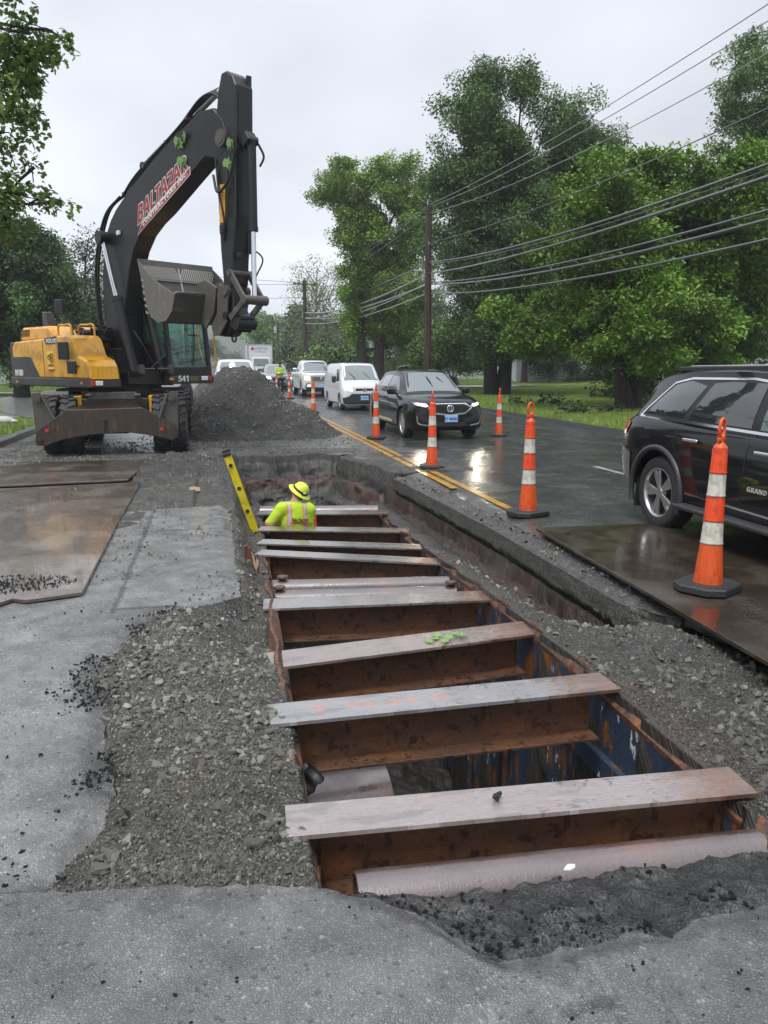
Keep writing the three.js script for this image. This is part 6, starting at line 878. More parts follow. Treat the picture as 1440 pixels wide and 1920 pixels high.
function tree(name, label, [bx, z, blobs], o) {
  reseed(o.seed); const t = thing(name, label, o.category ?? 'tree', [bx, o.y0 ?? 0, z], 0, o.group); if (o.scale) t.scale.setScalar(o.scale); const depth = o.depth ?? 0.85;
  const bl = blobs.map(([x, y, rx, ry], i) => ({ x, y: y - (o.y0 ?? 0), z: o.flat ? rr(-0.25, 0.25) : (rr(-1, 1) * (o.spread ?? 1.6)) * (Math.abs(x) > (o.wide ?? 99) ? 0.4 : 1), rx, ry, rz: Math.max(rx, ry) * depth }));
  const m = new MB(), H = o.trunkH ?? 2.5, r = o.trunkR ?? 0.3, top = [o.lean ?? 0, H, 0];
  (o.trunks ?? [[0, 0]]).forEach(([dx, dz]) => { limb(m, [[dx, -0.2, dz], [dx * 1.1, 0.35, dz], [dx * 1.3 + top[0] * 0.5, H * 0.55, dz], [dx * 1.6 + top[0], H, dz]], r * 1.35, r * 0.8, 12); for (let k = 0; k < 5; k++) { const a = k * 1.257 + rnd(); limb(m, [[dx, 0.35, dz], [dx + r * 1.1 * Math.cos(a), 0.1, dz + r * 1.1 * Math.sin(a)], [dx + r * 1.9 * Math.cos(a), -0.1, dz + r * 1.9 * Math.sin(a)]], r * 0.5, r * 0.2, 6); } });
  bl.forEach((b, i) => { const [dx, dz] = (o.trunks ?? [[0, 0]])[i % (o.trunks?.length ?? 1)]; let s = [dx * 1.6 + top[0], Math.min(H, b.y - 0.2), dz], r = o.trunkR ?? 0.3; if (o.mains && i % o.mains) { const near = bl.filter((_, k) => k % o.mains === 0).sort((p, q) => Math.hypot(p.x - b.x, p.y - b.y) - Math.hypot(q.x - b.x, q.y - b.y))[0]; s = [near.x - 0.35, near.y - 0.05, near.z]; r = 0.06; } const mid = [lerp(s[0], b.x, 0.35) + rr(-0.2, 0.2) * Math.min(1, r * 8), lerp(s[1], b.y, 0.55) + (o.mains && !(i % o.mains) ? 0.35 : 0), lerp(s[2], b.z, 0.35)]; limb(m, [s, mid, [b.x, b.y + b.ry * 0.5, b.z]], r * (o.limb ?? 0.42), 0.03, 7); const tw = o.twigs ?? 6; for (let k = 0; k < tw; k++) { const e = [b.x + rr(-1, 1) * b.rx * 0.95, b.y + rr(-0.8, 1) * b.ry * 0.95, b.z + rr(-1, 1) * b.rz * 0.9]; const q = [lerp(mid[0], b.x, rnd()), lerp(mid[1], b.y, rnd()), lerp(mid[2], b.z, rnd())]; limb(m, [q, [lerp(q[0], e[0], 0.5), lerp(q[1], e[1], 0.5) + 0.1, lerp(q[2], e[2], 0.5)], e], (o.twigR ?? 0.03), 0.008, 5); } });
  m.build('trunk', o.bark ?? barkMat, t);
  const vol = bl.reduce((s, b) => s + Math.pow(b.rx * b.ry * b.rz, 2 / 3), 0), groups = o.clumps.map(() => []);
  bl.forEach((b) => {                                          // leaves sit on boughs spread over each limb's end, with loose ones between
    const n = Math.round((o.count * Math.pow(b.rx * b.ry * b.rz, 2 / 3)) / vol), tint = rr(0.9, 1.12), bs = o.bough ?? 0.62, nb = Math.max(3, Math.round((b.rx * b.ry + b.rx * b.rz + b.ry * b.rz) / (bs * bs) * (o.boughs ?? 1.15))), boughs = [];
    for (let k = 0; k < nb; k++) { let d; do d = V(rr(-1, 1), rr(-1, 1), rr(-1, 1)); while (d.lengthSq() > 1 || d.lengthSq() < 0.05); d.normalize(); const q = rr(0.55, 1.12) + (d.y > 0.2 ? rr(0, o.spike ?? 0.12) : 0), s = bs * rr(0.65, 1.3); boughs.push([b.x + d.x * b.rx * q, b.y + d.y * b.ry * q, b.z + d.z * b.rz * q, s, s * (o.boughH ?? 0.5), tint * rr(0.72, 1.3), d]); }
    for (let k = 0; k < n; k++) {
      let d; do d = V(rr(-1, 1), rr(-1, 1), rr(-1, 1)); while (d.lengthSq() > 1);
      let p, tn; if (rnd() < 0.86) { const g = boughs[Math.floor(rnd() * nb)]; p = [g[0] + d.x * g[3] + g[6].x * 0.15, g[1] + d.y * g[4] + (o.droop ?? -0.15) * d.lengthSq() * g[3], g[2] + d.z * g[3]]; tn = g[5]; } else { p = [b.x + d.x * b.rx, b.y + d.y * b.ry, b.z + d.z * b.rz]; tn = tint * 0.85; }
      if (vnoise(p[0] * (o.hole ?? 1.3) + 7, p[1] * (o.hole ?? 1.3) + p[2] * 0.7) < (o.gap ?? 0.2)) continue; groups[Math.floor(rnd() * groups.length)].push([...p, tn]);
    }
  });
  const ob = new THREE.Object3D(), c = new THREE.Color();
  groups.forEach((list, gi) => { const im = new THREE.InstancedMesh(o.clumps[gi], o.leaf, list.length); list.forEach(([x, y, zz, tint], i) => { ob.position.set(x, y, zz); ob.rotation.set(rr(-0.5, 0.5), rnd() * 6.283, rr(-0.5, 0.5)); ob.scale.setScalar(rr(0.75, 1.25)); ob.updateMatrix(); im.setMatrixAt(i, ob.matrix); const k = tint * rr(0.78, 1.22), y2 = rr(-0.12, 0.16); im.setColorAt(i, c.setRGB(k * (1 + y2), k, k * (1 - y2))); }); im.name = 'crown'; im.userData.kind = 'stuff'; t.add(im); });
  return t;
}
reseed(41);
const CL = { maple: [leafClump(16, 0.30, 0.13, 0.12, 1), leafClump(16, 0.3, 0.13, 0.12, 1)], fine: [leafClump(26, 0.42, 0.15, 0.06), leafClump(26, 0.42, 0.15, 0.06)], mid: [leafClump(22, 0.45, 0.16, 0.10), leafClump(22, 0.45, 0.16, 0.10)], big: [leafClump(20, 0.36, 0.175, 0.085), leafClump(20, 0.34, 0.175, 0.085)], far: [leafClump(20, 0.8, 0.34, 0.24)], sparse: [leafClump(10, 0.7, 0.22, 0.14)] };
const BL = {
  T1: [10.41, -52, [[-0.14, 13.03, 2.93, 1.8], [-2.03, 12.62, 1.34, 1.64], [2.54, 12.72, 2.35, 2.09], [0.21, 10.14, 2.31, 2.46], [2.56, 9.54, 1.88, 2.25], [-1.39, 9.92, 0.81, 1.11], [-0.16, 7.43, 1.66, 1.66], [2.03, 6.1, 1.79, 2.23], [1.48, 3.93, 1.48, 1.56], [-0.82, 6.05, 0.81, 1.47], [-0.6, 4.3, 0.9, 1.1], [0.6, 5.4, 1.3, 1.5], [2.6, 2.9, 1.2, 1.1], [0.5, 11.6, 1.7, 1.5], [0.9, 8.2, 1.5, 1.6]]],
  T2: [14.31, -38.4, [[-0.84, 12.52, 0.83, 1.36], [0.8, 12.41, 1.11, 1.32], [-0.14, 11.16, 1.82, 1.56], [-1.46, 10.44, 1.23, 1.33], [1.61, 10.82, 1.84, 1.53], [3.15, 10.46, 1.47, 1.12], [4.34, 10.84, 0.87, 0.6], [-2.01, 8.56, 1.13, 1.76], [0.06, 8.54, 2.31, 2.05], [2.34, 8.51, 2.23, 1.83], [-1.37, 6.24, 1.5, 1.88], [0.64, 6.06, 2.42, 2.17], [-0.81, 3.71, 1.63, 1.88], [1.0, 3.14, 1.91, 1.65], [-2.3, 9.75, 0.76, 1.26], [0.9, 9.7, 1.7, 1.6], [0.2, 4.6, 1.6, 1.4], [1.6, 7.2, 1.6, 1.5]]],
  T3: [14.47, -25, [[-0.61, 7.84, 1.52, 1.01], [-2.2, 6.68, 1.18, 1.08], [0.91, 7.4, 2.18, 1.56], [2.9, 6.88, 2.03, 1.71], [-0.76, 5.53, 2.49, 1.7], [1.8, 5.25, 2.71, 1.87], [4.13, 5.13, 1.85, 2.17], [-2.23, 3.66, 1.84, 1.35], [0.1, 3.25, 2.61, 1.81], [2.82, 3.1, 2.53, 1.79], [-3.16, 2.75, 1.14, 0.7], [4.61, 2.75, 1.75, 1.3]]],
  T4: [34.12, -40, [[-5.06, 15.8, 2.07, 1.78], [-3.4, 14.28, 2.52, 2.52], [-6.32, 14.11, 1.39, 1.26], [-3.06, 17.28, 2.94, 2.2], [-1.45, 12.16, 3.29, 3.29]]],
  B1: [13.76, -44, [[-0.03, 2.83, 1.66, 1.53], [-1.15, 2.22, 0.95, 0.95], [1.29, 2.22, 1.1, 1.03]]],
  H1: [7.5, -120, [[0.34, 7.46, 2.17, 2.0], [-0.3, 4.86, 2.34, 2.84], [1.69, 4.32, 1.84, 2.5]]],
  P1: [11.03, -86, [[0.16, 11.04, 2.78, 2.06], [-0.86, 8.8, 2.65, 2.65], [1.76, 8.84, 2.54, 2.9], [-0.05, 5.71, 3.49, 3.13], [2.29, 4.3, 2.42, 2.42], [-2.12, 4.27, 1.44, 2.4]]],
  C1: [10.11, -95, [[0.12, 7.05, 0.66, 1.99], [0.06, 4.54, 1.06, 2.39], [-0.11, 2.52, 1.32, 1.46]]],
  S1: [11.63, -72, [[-1.48, 1.9, 2.27, 1.11], [0.52, 2.1, 2.03, 1.22]]],
  L2: [-9.43, -42, [[0.46, 6.43, 2.16, 1.86], [-0.32, 7.16, 1.81, 1.81], [1.77, 5.96, 1.43, 1.49], [0.79, 4.42, 2.53, 2.09], [-0.52, 3.38, 2.1, 2.1], [1.97, 3.66, 1.48, 1.63], [1.48, 2.09, 1.78, 1.19], [-2.02, 5.38, 2.73, 3.33]]],
  L3: [-8.66, -60, [[0.53, 10.1, 0.93, 0.68], [0.12, 9.22, 0.93, 0.59], [0.78, 8.4, 1.1, 0.76], [-0.07, 7.47, 0.93, 0.68], [0.51, 6.53, 1.26, 0.84], [0.03, 5.27, 1.43, 0.93], [0.47, 3.78, 1.43, 1.26]]],
  L4: [-11.46, -70, [[0.61, 3.68, 2.46, 2.21], [2.28, 3.25, 1.47, 1.96], [-1.14, 2.8, 2.47, 1.73]]],
  L1: [-6.61, -15, [[3.42, 7.35, 0.23, 0.18], [3.87, 7.0, 0.29, 0.18], [3.61, 6.84, 0.38, 0.22], [4.2, 7.15, 0.2, 0.13], [3.93, 6.73, 0.31, 0.16], [3.51, 6.47, 0.38, 0.27], [4.25, 6.76, 0.16, 0.1], [3.64, 6.23, 0.27, 0.18], [4.0, 6.28, 0.18, 0.13], [3.43, 5.89, 0.31, 0.29], [3.6, 5.72, 0.2, 0.18], [3.31, 5.45, 0.24, 0.22], [3.3, 5.13, 0.17, 0.13], [3.73, 5.03, 0.13, 0.07], [3.27, 4.74, 0.28, 0.17], [3.57, 4.52, 0.37, 0.16], [3.97, 4.42, 0.21, 0.12], [3.31, 4.3, 0.39, 0.15], [3.13, 4.09, 0.32, 0.22]]],
};
tree('broadleaf_tree', 'tall light green tree with a bulging flat top, left of the first utility pole', BL.T1, { seed: 101, count: 8200, clumps: CL.mid, leaf: leafMat([0.115, 0.185, 0.036]), trunkH: 4.2, trunkR: 0.36, trunks: [[-0.45, 0], [0.4, 0.3]], spread: 1.2, gap: 0.24 });
tree('broadleaf_tree', 'tallest dark green feathery tree with pointed tops, just right of the utility pole', BL.T2, { seed: 102, scale: 1.13, count: 11000, boughH: 0.75, spike: 0.5, bough: 0.5, droop: 0.1, clumps: CL.fine, leaf: leafMat([0.056, 0.10, 0.034]), trunkH: 2.6, trunkR: 0.31, trunks: [[-0.2, 0], [0.32, 0.1]], spread: 1.3, gap: 0.26 });
tree('broadleaf_tree', 'broad bright green tree with large leaves beside the road, behind the black SUV', BL.T3, { seed: 103, count: 12500, bough: 0.62, boughH: 0.36, clumps: CL.big, leaf: leafMat([0.088, 0.155, 0.024]), trunkH: 1.5, trunkR: 0.28, trunks: [[0, 0], [-0.42, 0.25]], spread: 1.5, gap: 0.23, limb: 0.5 });
tree('broadleaf_tree', 'tall grey-green tree rising behind the others at the upper right edge', BL.T4, { seed: 104, count: 4500, clumps: CL.mid, leaf: leafMat([0.075, 0.13, 0.045]), trunkH: 6, trunkR: 0.4, spread: 1.2, gap: 0.3 });
tree('shrub', 'rounded light green shrub between the utility pole and the tallest tree', BL.B1, { seed: 105, count: 1100, clumps: CL.mid, leaf: leafMat([0.075, 0.13, 0.035]), trunkH: 0.6, trunkR: 0.1, spread: 0.5, category: 'shrub' });
tree('broadleaf_tree', 'hazy pale green tree far down the road above the box truck', BL.H1, { seed: 106, count: 420, clumps: CL.far, leaf: leafMat([0.10, 0.17, 0.05]), trunkH: 3, trunkR: 0.25, spread: 1 });
tree('broadleaf_tree', 'pale thin-leaved tree with bare twigs behind the second utility pole', BL.P1, { seed: 107, count: 950, clumps: CL.sparse, leaf: leafMat([0.12, 0.155, 0.07]), trunkH: 3, trunkR: 0.3, spread: 1.4, twigs: 16, twigR: 0.05, bark: M([0.24, 0.21, 0.17], 0.8) });
tree('conifer', 'narrow dark conifer beside the pale tree down the road', BL.C1, { seed: 108, count: 420, clumps: CL.far, leaf: leafMat([0.025, 0.05, 0.025]), trunkH: 2, trunkR: 0.15, spread: 0.4, gap: 0.1 });
tree('shrub', 'low green roadside shrubs behind the pickup truck', BL.S1, { seed: 109, count: 420, clumps: CL.far, leaf: leafMat([0.07, 0.12, 0.035]), trunkH: 0.5, trunkR: 0.1, spread: 0.8, category: 'shrub' });
tree('broadleaf_tree', 'dense dark green tree behind the excavator at the left edge', BL.L2, { seed: 110, count: 6000, clumps: CL.mid, leaf: leafMat([0.045, 0.085, 0.03]), trunkH: 2.4, trunkR: 0.35, spread: 1.5, gap: 0.2 });
tree('conifer', 'thin pine with sparse tufts just left of the excavator boom', BL.L3, { seed: 111, count: 520, clumps: CL.sparse, leaf: leafMat([0.05, 0.075, 0.045]), trunkH: 8, trunkR: 0.16, spread: 0.7, twigs: 5 });
tree('broadleaf_tree', 'low bushy green tree between the dark tree and the excavator boom', BL.L4, { seed: 112, count: 1300, clumps: CL.mid, leaf: leafMat([0.055, 0.1, 0.035]), trunkH: 1.4, trunkR: 0.2, spread: 1 });
tree('maple_tree', 'maple whose leafy branches reach into the picture at the upper left', BL.L1, { seed: 113, count: 165, bough: 0.13, boughs: 0.6, clumps: CL.maple.map((g) => g.clone().scale(0.8, 0.8, 0.8)), leaf: leafMat([0.075, 0.125, 0.035]), trunkH: 4.4, trunkR: 0.3, flat: true, gap: 0.02, limb: 0.2, mains: 5, twigs: 4, twigR: 0.01 });
// trees that close the background on both sides
const backs = [[19, -70, 4.5, 8, 'dark green tree behind the yellow house'], [24, -58, 4, 7, 'dark tree beside the white house, behind the tallest tree'], [31, -62, 5, 9, 'dark tree behind the white house on the right'], [24, -36, 3.2, 6, 'dark green tree directly behind the bright broad tree'], [29, -32, 4, 8, 'large dark tree above the black SUV at the right edge'], [20.5, -34, 2.6, 5.5, 'dark tree filling the gap between the two big trees'], [26, -100, 6, 9, 'hazy tree far back right of the road'], [16, -110, 5, 8, 'hazy green tree beyond the pale thin tree'], [13.5, -135, 4.5, 9, 'faint tree at the far end of the road, right side'], [-14, -88, 5, 9, 'dark tree behind the thin pine'], [-22, -62, 5, 9, 'dark tree beyond the parked car at the left edge'], [-5.5, -150, 5, 6, 'faint hazy tree seen under the excavator bucket'], [1.5, -260, 8, 9, 'pale hazy tree at the left foot of the far ridge'], [-10, -230, 9, 10, 'pale hazy tree beyond the excavator cab'], [22, -210, 9, 13, 'faint grey-green tree behind the box truck']];
backs.forEach(([x, z, r, h, label], i) => { reseed(500 + i); const bl = []; for (let k = 0; k < 7; k++) bl.push([rr(-0.7, 0.7) * r, h * (0.3 + 0.62 * (k / 6)), r * rr(0.45, 0.7), h * rr(0.18, 0.26)]); tree('broadleaf_tree', label, [x, z, bl], { seed: 520 + i, count: z < -80 ? 700 : 1500, clumps: z < -80 ? CL.far : CL.mid.map((g) => g), leaf: leafMat(i % 2 ? [0.035, 0.065, 0.026] : [0.045, 0.08, 0.03]), trunkH: h * 0.3, trunkR: 0.25, spread: r * 0.4, gap: 0.15, twigs: 2 }); });

// grass: tufts of blades as ground cover
{
  const tuft = () => { const pos = [], idx = []; for (let i = 0; i < 9; i++) { const a = rnd() * 6.28, r = rr(0, 0.05), x = r * Math.cos(a), z = r * Math.sin(a), b = rnd() * 6.28, h = rr(0.04, 0.10), l = rr(0.01, 0.05), o = pos.length / 3; pos.push(x - 0.004 * Math.sin(b), 0, z + 0.004 * Math.cos(b), x + 0.004 * Math.sin(b), 0, z - 0.004 * Math.cos(b), x + l * Math.cos(b), h, z + l * Math.sin(b)); idx.push(o, o + 1, o + 2); } const g = new THREE.BufferGeometry(); g.setAttribute('position', new THREE.Float32BufferAttribute(pos, 3)); g.setIndex(idx); g.computeVertexNormals(); return g; };
  reseed(61); const geo = tuft(), mat = MP([0.23, 0.36, 0.06], 0.5, { side: THREE.DoubleSide, transmission: 0.2, thickness: 0 });
  const field = (name, label, n, pick) => { const im = new THREE.InstancedMesh(geo, mat, n), o = new THREE.Object3D(), c = new THREE.Color(); let i = 0; while (i < n) { const q = pick(); if (!q) continue; o.position.set(q[0], groundAt(q[0], q[1])[0] - 0.005, q[1]); o.rotation.set(0, rnd() * 6.28, 0); o.scale.setScalar(rr(0.7, 1.5) * (q[2] ?? 1)); o.updateMatrix(); im.setMatrixAt(i, o.matrix); const k = rr(0.7, 1.3) * (0.85 + 0.5 * pn(q[0], q[1], 0.5)); im.setColorAt(i++, c.setRGB(k * rr(0.9, 1.25), k, k * 0.9)); } im.name = name; scene.add(im); tag(im, label, 'grass', null, 'stuff'); };
  field('grass', 'wet green lawn grass on the right side of the road', 60000, () => { const z = -13 - 60 * rnd() ** 1.6, x = 10.02 + (2 + 0.45 * -z) * rnd(); return [x, z, 1 + Math.min(1.5, -z / 50)]; });
  field('grass', 'wet green grass strips along the left sidewalk', 26000, () => { const z = -11 - 55 * rnd() ** 1.5, x = -4.85 - (1 + 0.3 * -z) * rnd(); if (paved(x, z)) return null; return [x, z, 1 + Math.min(1.5, -z / 50)]; });
  // weeds in the lawn
  [[11.9, -23.5, 'low leafy weeds at the foot of the bright broad tree'], [12.6, -29, 'patch of dark ground plants between the two big trees'], [17.6, -27, 'small round bush on the lawn right of the bright broad tree']].forEach(([x, z, label], i) => tree('weeds', label, [x, z, [[0, 0.25, 0.8, 0.25], [0.9, 0.22, 0.6, 0.22], [-0.7, 0.2, 0.6, 0.2]].slice(0, i === 2 ? 1 : 3)], { seed: 620 + i, count: i === 2 ? 26 : 15, clumps: CL.maple, leaf: leafMat([0.035, 0.065, 0.02]), trunkH: 0.1, trunkR: 0.02, spread: 0.3, category: 'plant' }));
}
// ---------------------------------------------------------------- gravel pile
{
  const t = thing('gravel_pile', 'large pile of dark wet gravel beside the excavator', 'gravel pile', [0.66, 0, -20.2]);
  const nx = 120, nz = 110, pos = [], col = [], uv = [], idx = []; const hAt = (x, z) => { const r1 = Math.hypot((x - 0.0) / 1.98, z / 2.4), r2 = Math.hypot((x + 0.75) / 1.5, (z + 0.9) / 1.9), r3 = Math.hypot((x - 1.15) / 1.35, (z - 0.6) / 1.7); const k = (r, h, e) => h * Math.pow(clamp(1 - r), e); const a = k(r1, 2.1, 1.05), b = k(r2, 1.5, 1.0), c = k(r3, 0.95, 1.1); let h = Math.max(a, b, c); h = Math.min(h, 1.5 + 0.08 * h) ; const n = pn(x, z, 1.1) * 0.34 + pn(x, z, 3) * 0.2 + pn(x, z, 9) * 0.1 + pn(x, z, 22, 3) * 0.06; return h > 0 ? Math.max(-0.05, h + n * sstep(0, 0.35, h)) : -0.08; };
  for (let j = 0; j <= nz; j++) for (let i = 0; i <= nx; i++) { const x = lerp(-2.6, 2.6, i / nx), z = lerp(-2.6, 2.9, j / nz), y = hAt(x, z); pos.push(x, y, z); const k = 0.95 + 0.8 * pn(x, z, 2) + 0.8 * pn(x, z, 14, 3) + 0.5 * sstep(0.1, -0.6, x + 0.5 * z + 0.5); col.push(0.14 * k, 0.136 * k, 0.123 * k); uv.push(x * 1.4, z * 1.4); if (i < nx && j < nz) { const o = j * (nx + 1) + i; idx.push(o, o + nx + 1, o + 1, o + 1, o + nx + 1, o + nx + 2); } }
  const g = new THREE.BufferGeometry(); g.setAttribute('position', new THREE.Float32BufferAttribute(pos, 3)); g.setAttribute('color', new THREE.Float32BufferAttribute(col, 3)); g.setAttribute('uv', new THREE.Float32BufferAttribute(uv, 2)); g.setIndex(idx); g.computeVertexNormals();
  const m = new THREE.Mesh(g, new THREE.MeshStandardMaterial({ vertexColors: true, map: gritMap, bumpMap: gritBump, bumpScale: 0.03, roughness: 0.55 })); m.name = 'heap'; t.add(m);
  reseed(81); const im = new THREE.InstancedMesh(stoneGeos[3], stoneMats[0], 3600), o = new THREE.Object3D(), c = new THREE.Color(); for (let i = 0; i < 3600; i++) { let x, z, y; do { x = rr(-2.5, 2.5); z = rr(-1.6, 2.85); y = hAt(x, z); } while (y < -0.04 && rnd() > 0.2); const s = 0.008 + 0.03 * rnd() ** 4; o.position.set(x, Math.max(y, 0) + s * 0.2, z); o.rotation.set(rnd() * 6, rnd() * 6, rnd() * 6); o.scale.setScalar(s); o.updateMatrix(); im.setMatrixAt(i, o.matrix); const k = rr(0.6, 1.4); im.setColorAt(i, c.setRGB(k, k, k)); } im.name = 'stones'; im.userData.kind = 'stuff'; t.add(im);
}
// ---------------------------------------------------------------- traffic cones
{
  const orange = M([0.72, 0.10, 0.015], 0.42, { map: again(dirtMap, 2.2) }), glow = M([0.85, 0.085, 0.02], 0.35, { map: again(dirtMap, 3) }), white = M([0.66, 0.65, 0.62], 0.4, { map: again(dirtMap, 2.6) }), rubber = M([0.02, 0.02, 0.021], 0.5, { bumpMap: again(gritBump, 4), bumpScale: 0.003 });
  const make = (label) => {
    const t = thing('traffic_cone', label, 'traffic cone', [0, 0, 0], 0, 'orange and white channelizer cones along the lane');
    const hex = [[-0.24, -0.1], [-0.15, -0.2], [0.15, -0.2], [0.24, -0.1], [0.24, 0.1], [0.15, 0.2], [-0.15, 0.2], [-0.24, 0.1]];
    new MB().ext(hex, 0.062, [0, 0.031, 0], [-Math.PI / 2, 0, 0], 0.012).lathe([[0.105, 0.06], [0.15, 0.06], [0.165, 0.07], [0.17, 0.062]], [0, 0, 0]).build('base', rubber, t);
    const band = (name, y0, y1, r0, r1, mat) => { const m = new MB(); m.lathe([[r0 * 0.9, y0], [r0 + 0.004, y0], [r0 + 0.004, y0 + 0.012], [r0, y0 + 0.02], [r1 + 0.002, y1 - 0.008], [r1 - 0.003, y1], [r1 * 0.8, y1 + 0.001]], [0, 0, 0], null, 30); m.build(name, mat, t); };
    band('lower_section', 0.05, 0.36, 0.104, 0.077, orange); band('white_band', 0.358, 0.53, 0.078, 0.068, white); band('orange_band', 0.528, 0.715, 0.07, 0.062, glow); band('white_band', 0.713, 0.885, 0.063, 0.056, white); band('orange_band', 0.883, 1.075, 0.058, 0.05, glow);
    const h = new MB(); h.lathe([[0.05, 1.07], [0.046, 1.085], [0.026, 1.105], [0.02, 1.12], [0.03, 1.15], [0.024, 1.165], [0, 1.17]], [0, 0, 0], null, 20); const L = []; for (let i = 0; i <= 24; i++) { const a = -0.5 * Math.PI + (i / 24) * 2 * Math.PI; L.push([0.042 * Math.cos(a), 1.205 + (Math.sin(a) > 0 ? 0.075 : 0.06) * Math.sin(a), 0]); } h.tube(L.slice(0, -1), 0.013, 8, 48, true).box(0.1, 0.03, 0.03, [0, 1.13, 0], null, 0.01); h.build('handle', orange, t); return t;
  };
  const first = make('nearest orange and white cone, standing on the steel plate in front of the black SUV');
  const spots = [[3.57, -4.94, 0.55, 0.03], [3.49, -8.19, 0.35, -0.008, 'cone at the far corner of the dark steel plate, left of the SUV wheel'], [3.52, -12.37, 1.35, 0.0, 'cone on the yellow line in front of the black crossover licence plate'], [3.67, -17.71, 1.2, 0.004, 'cone overlapping the left side of the black crossover'], [3.46, -27.8, 1.4, 0.0, 'cone left of the white cargo van wheels'], [3.77, -40.12, 0.1, 0.0, 'cone between the traffic officer and the white pickup'], [6.73, -17.75, 1.3, -0.012, 'cone standing alone on the road right of the black crossover'], [3.66, -47.0, 0.0, 0.0, 'cone just left of the traffic officer, partly behind the gravel pile'], [3.3, -52.5, 0.0, 0.0, 'leftmost far cone in front of the box truck']];
  spots.forEach(([x, z, turn, lean, label], i) => { const c = i ? first.clone() : first; if (i) { c.name = numbered('traffic_cone'); c.userData.label = label; scene.add(c); } c.position.set(x, x > 3.1 && z > -7 ? 0.038 : 0.004, z); c.rotation.set(0, turn, -lean); if (i === 6) c.scale.setScalar(0.9); });
}
// ---------------------------------------------------------------- people
function surfaceNet(f, lo, hi, cell, colour) {                 // smooth mesh of the surface f = 0 (inside < 0)
  const n = [0, 1, 2].map((i) => Math.ceil((hi[i] - lo[i]) / cell) + 1), val = new Float32Array(n[0] * n[1] * n[2]), at = (x, y, z) => x + n[0] * (y + n[1] * z);
  for (let z = 0; z < n[2]; z++) for (let y = 0; y < n[1]; y++) for (let x = 0; x < n[0]; x++) val[at(x, y, z)] = f(lo[0] + x * cell, lo[1] + y * cell, lo[2] + z * cell);
  const id = new Map(), pos = [], idx = [];
  for (let z = 0; z < n[2] - 1; z++) for (let y = 0; y < n[1] - 1; y++) for (let x = 0; x < n[0] - 1; x++) { let c = 0, s = [0, 0, 0], m = 0; const v = []; for (let k = 0; k < 8; k++) { v[k] = val[at(x + (k & 1), y + ((k >> 1) & 1), z + (k >> 2))]; if (v[k] < 0) m++; } if (m === 0 || m === 8) continue; for (let a = 0; a < 8; a++) for (let b = 0; b < 3; b++) { const q = a ^ (1 << b); if (q < a || v[a] < 0 === v[q] < 0) continue; const t = v[a] / (v[a] - v[q]); for (let i = 0; i < 3; i++) { const p0 = (a >> i) & 1, p1 = (q >> i) & 1; s[i] += p0 + (p1 - p0) * t; } c++; } id.set(at(x, y, z), pos.length / 3); pos.push(lo[0] + (x + s[0] / c) * cell, lo[1] + (y + s[1] / c) * cell, lo[2] + (z + s[2] / c) * cell); }
  for (let z = 1; z < n[2] - 1; z++) for (let y = 1; y < n[1] - 1; y++) for (let x = 1; x < n[0] - 1; x++) { const a = val[at(x, y, z)] < 0; [[1, 0, 0], [0, 1, 0], [0, 0, 1]].forEach(([dx, dy, dz], k) => { if (a === val[at(x + dx, y + dy, z + dz)] < 0) return; const u = k === 0 ? [0, 1, 0] : k === 1 ? [0, 0, 1] : [1, 0, 0], w = k === 0 ? [0, 0, 1] : k === 1 ? [1, 0, 0] : [0, 1, 0]; const q = [[0, 0], [1, 0], [1, 1], [0, 1]].map(([i, j]) => id.get(at(x - u[0] * i - w[0] * j, y - u[1] * i - w[1] * j, z - u[2] * i - w[2] * j))); if (q.some((i) => i === undefined)) return; a ? idx.push(q[0], q[1], q[2], q[0], q[2], q[3]) : idx.push(q[0], q[2], q[1], q[0], q[3], q[2]); }); }
  const g = new THREE.BufferGeometry(); g.setAttribute('position', new THREE.Float32BufferAttribute(pos, 3)); g.setIndex(idx); g.computeVertexNormals();
  const col = []; for (let i = 0; i < pos.length; i += 3) col.push(...colour(pos[i], pos[i + 1], pos[i + 2])); g.setAttribute('color', new THREE.Float32BufferAttribute(col, 3)); return g;
}
const smin = (a, b, k) => { const h = clamp(0.5 + (0.5 * (b - a)) / k); return b + (a - b) * h - k * h * (1 - h); };
function capsule(px, py, pz, a, b, ra, rb) { const bx = b[0] - a[0], by = b[1] - a[1], bz = b[2] - a[2], qx = px - a[0], qy = py - a[1], qz = pz - a[2]; const t = clamp((qx * bx + qy * by + qz * bz) / (bx * bx + by * by + bz * bz + 1e-9)); return Math.hypot(qx - bx * t, qy - by * t, qz - bz * t) - (ra + (rb - ra) * t); }
const ell = (px, py, pz, c, r) => { const x = (px - c[0]) / r[0], y = (py - c[1]) / r[1], z = (pz - c[2]) / r[2], k = Math.hypot(x, y, z); return (k - 1) * Math.min(...r); };
const skin = [0.42, 0.24, 0.17], lime = [0.43, 0.62, 0.025], silver = [0.42, 0.43, 0.45], orangeC = [0.8, 0.13, 0.02];
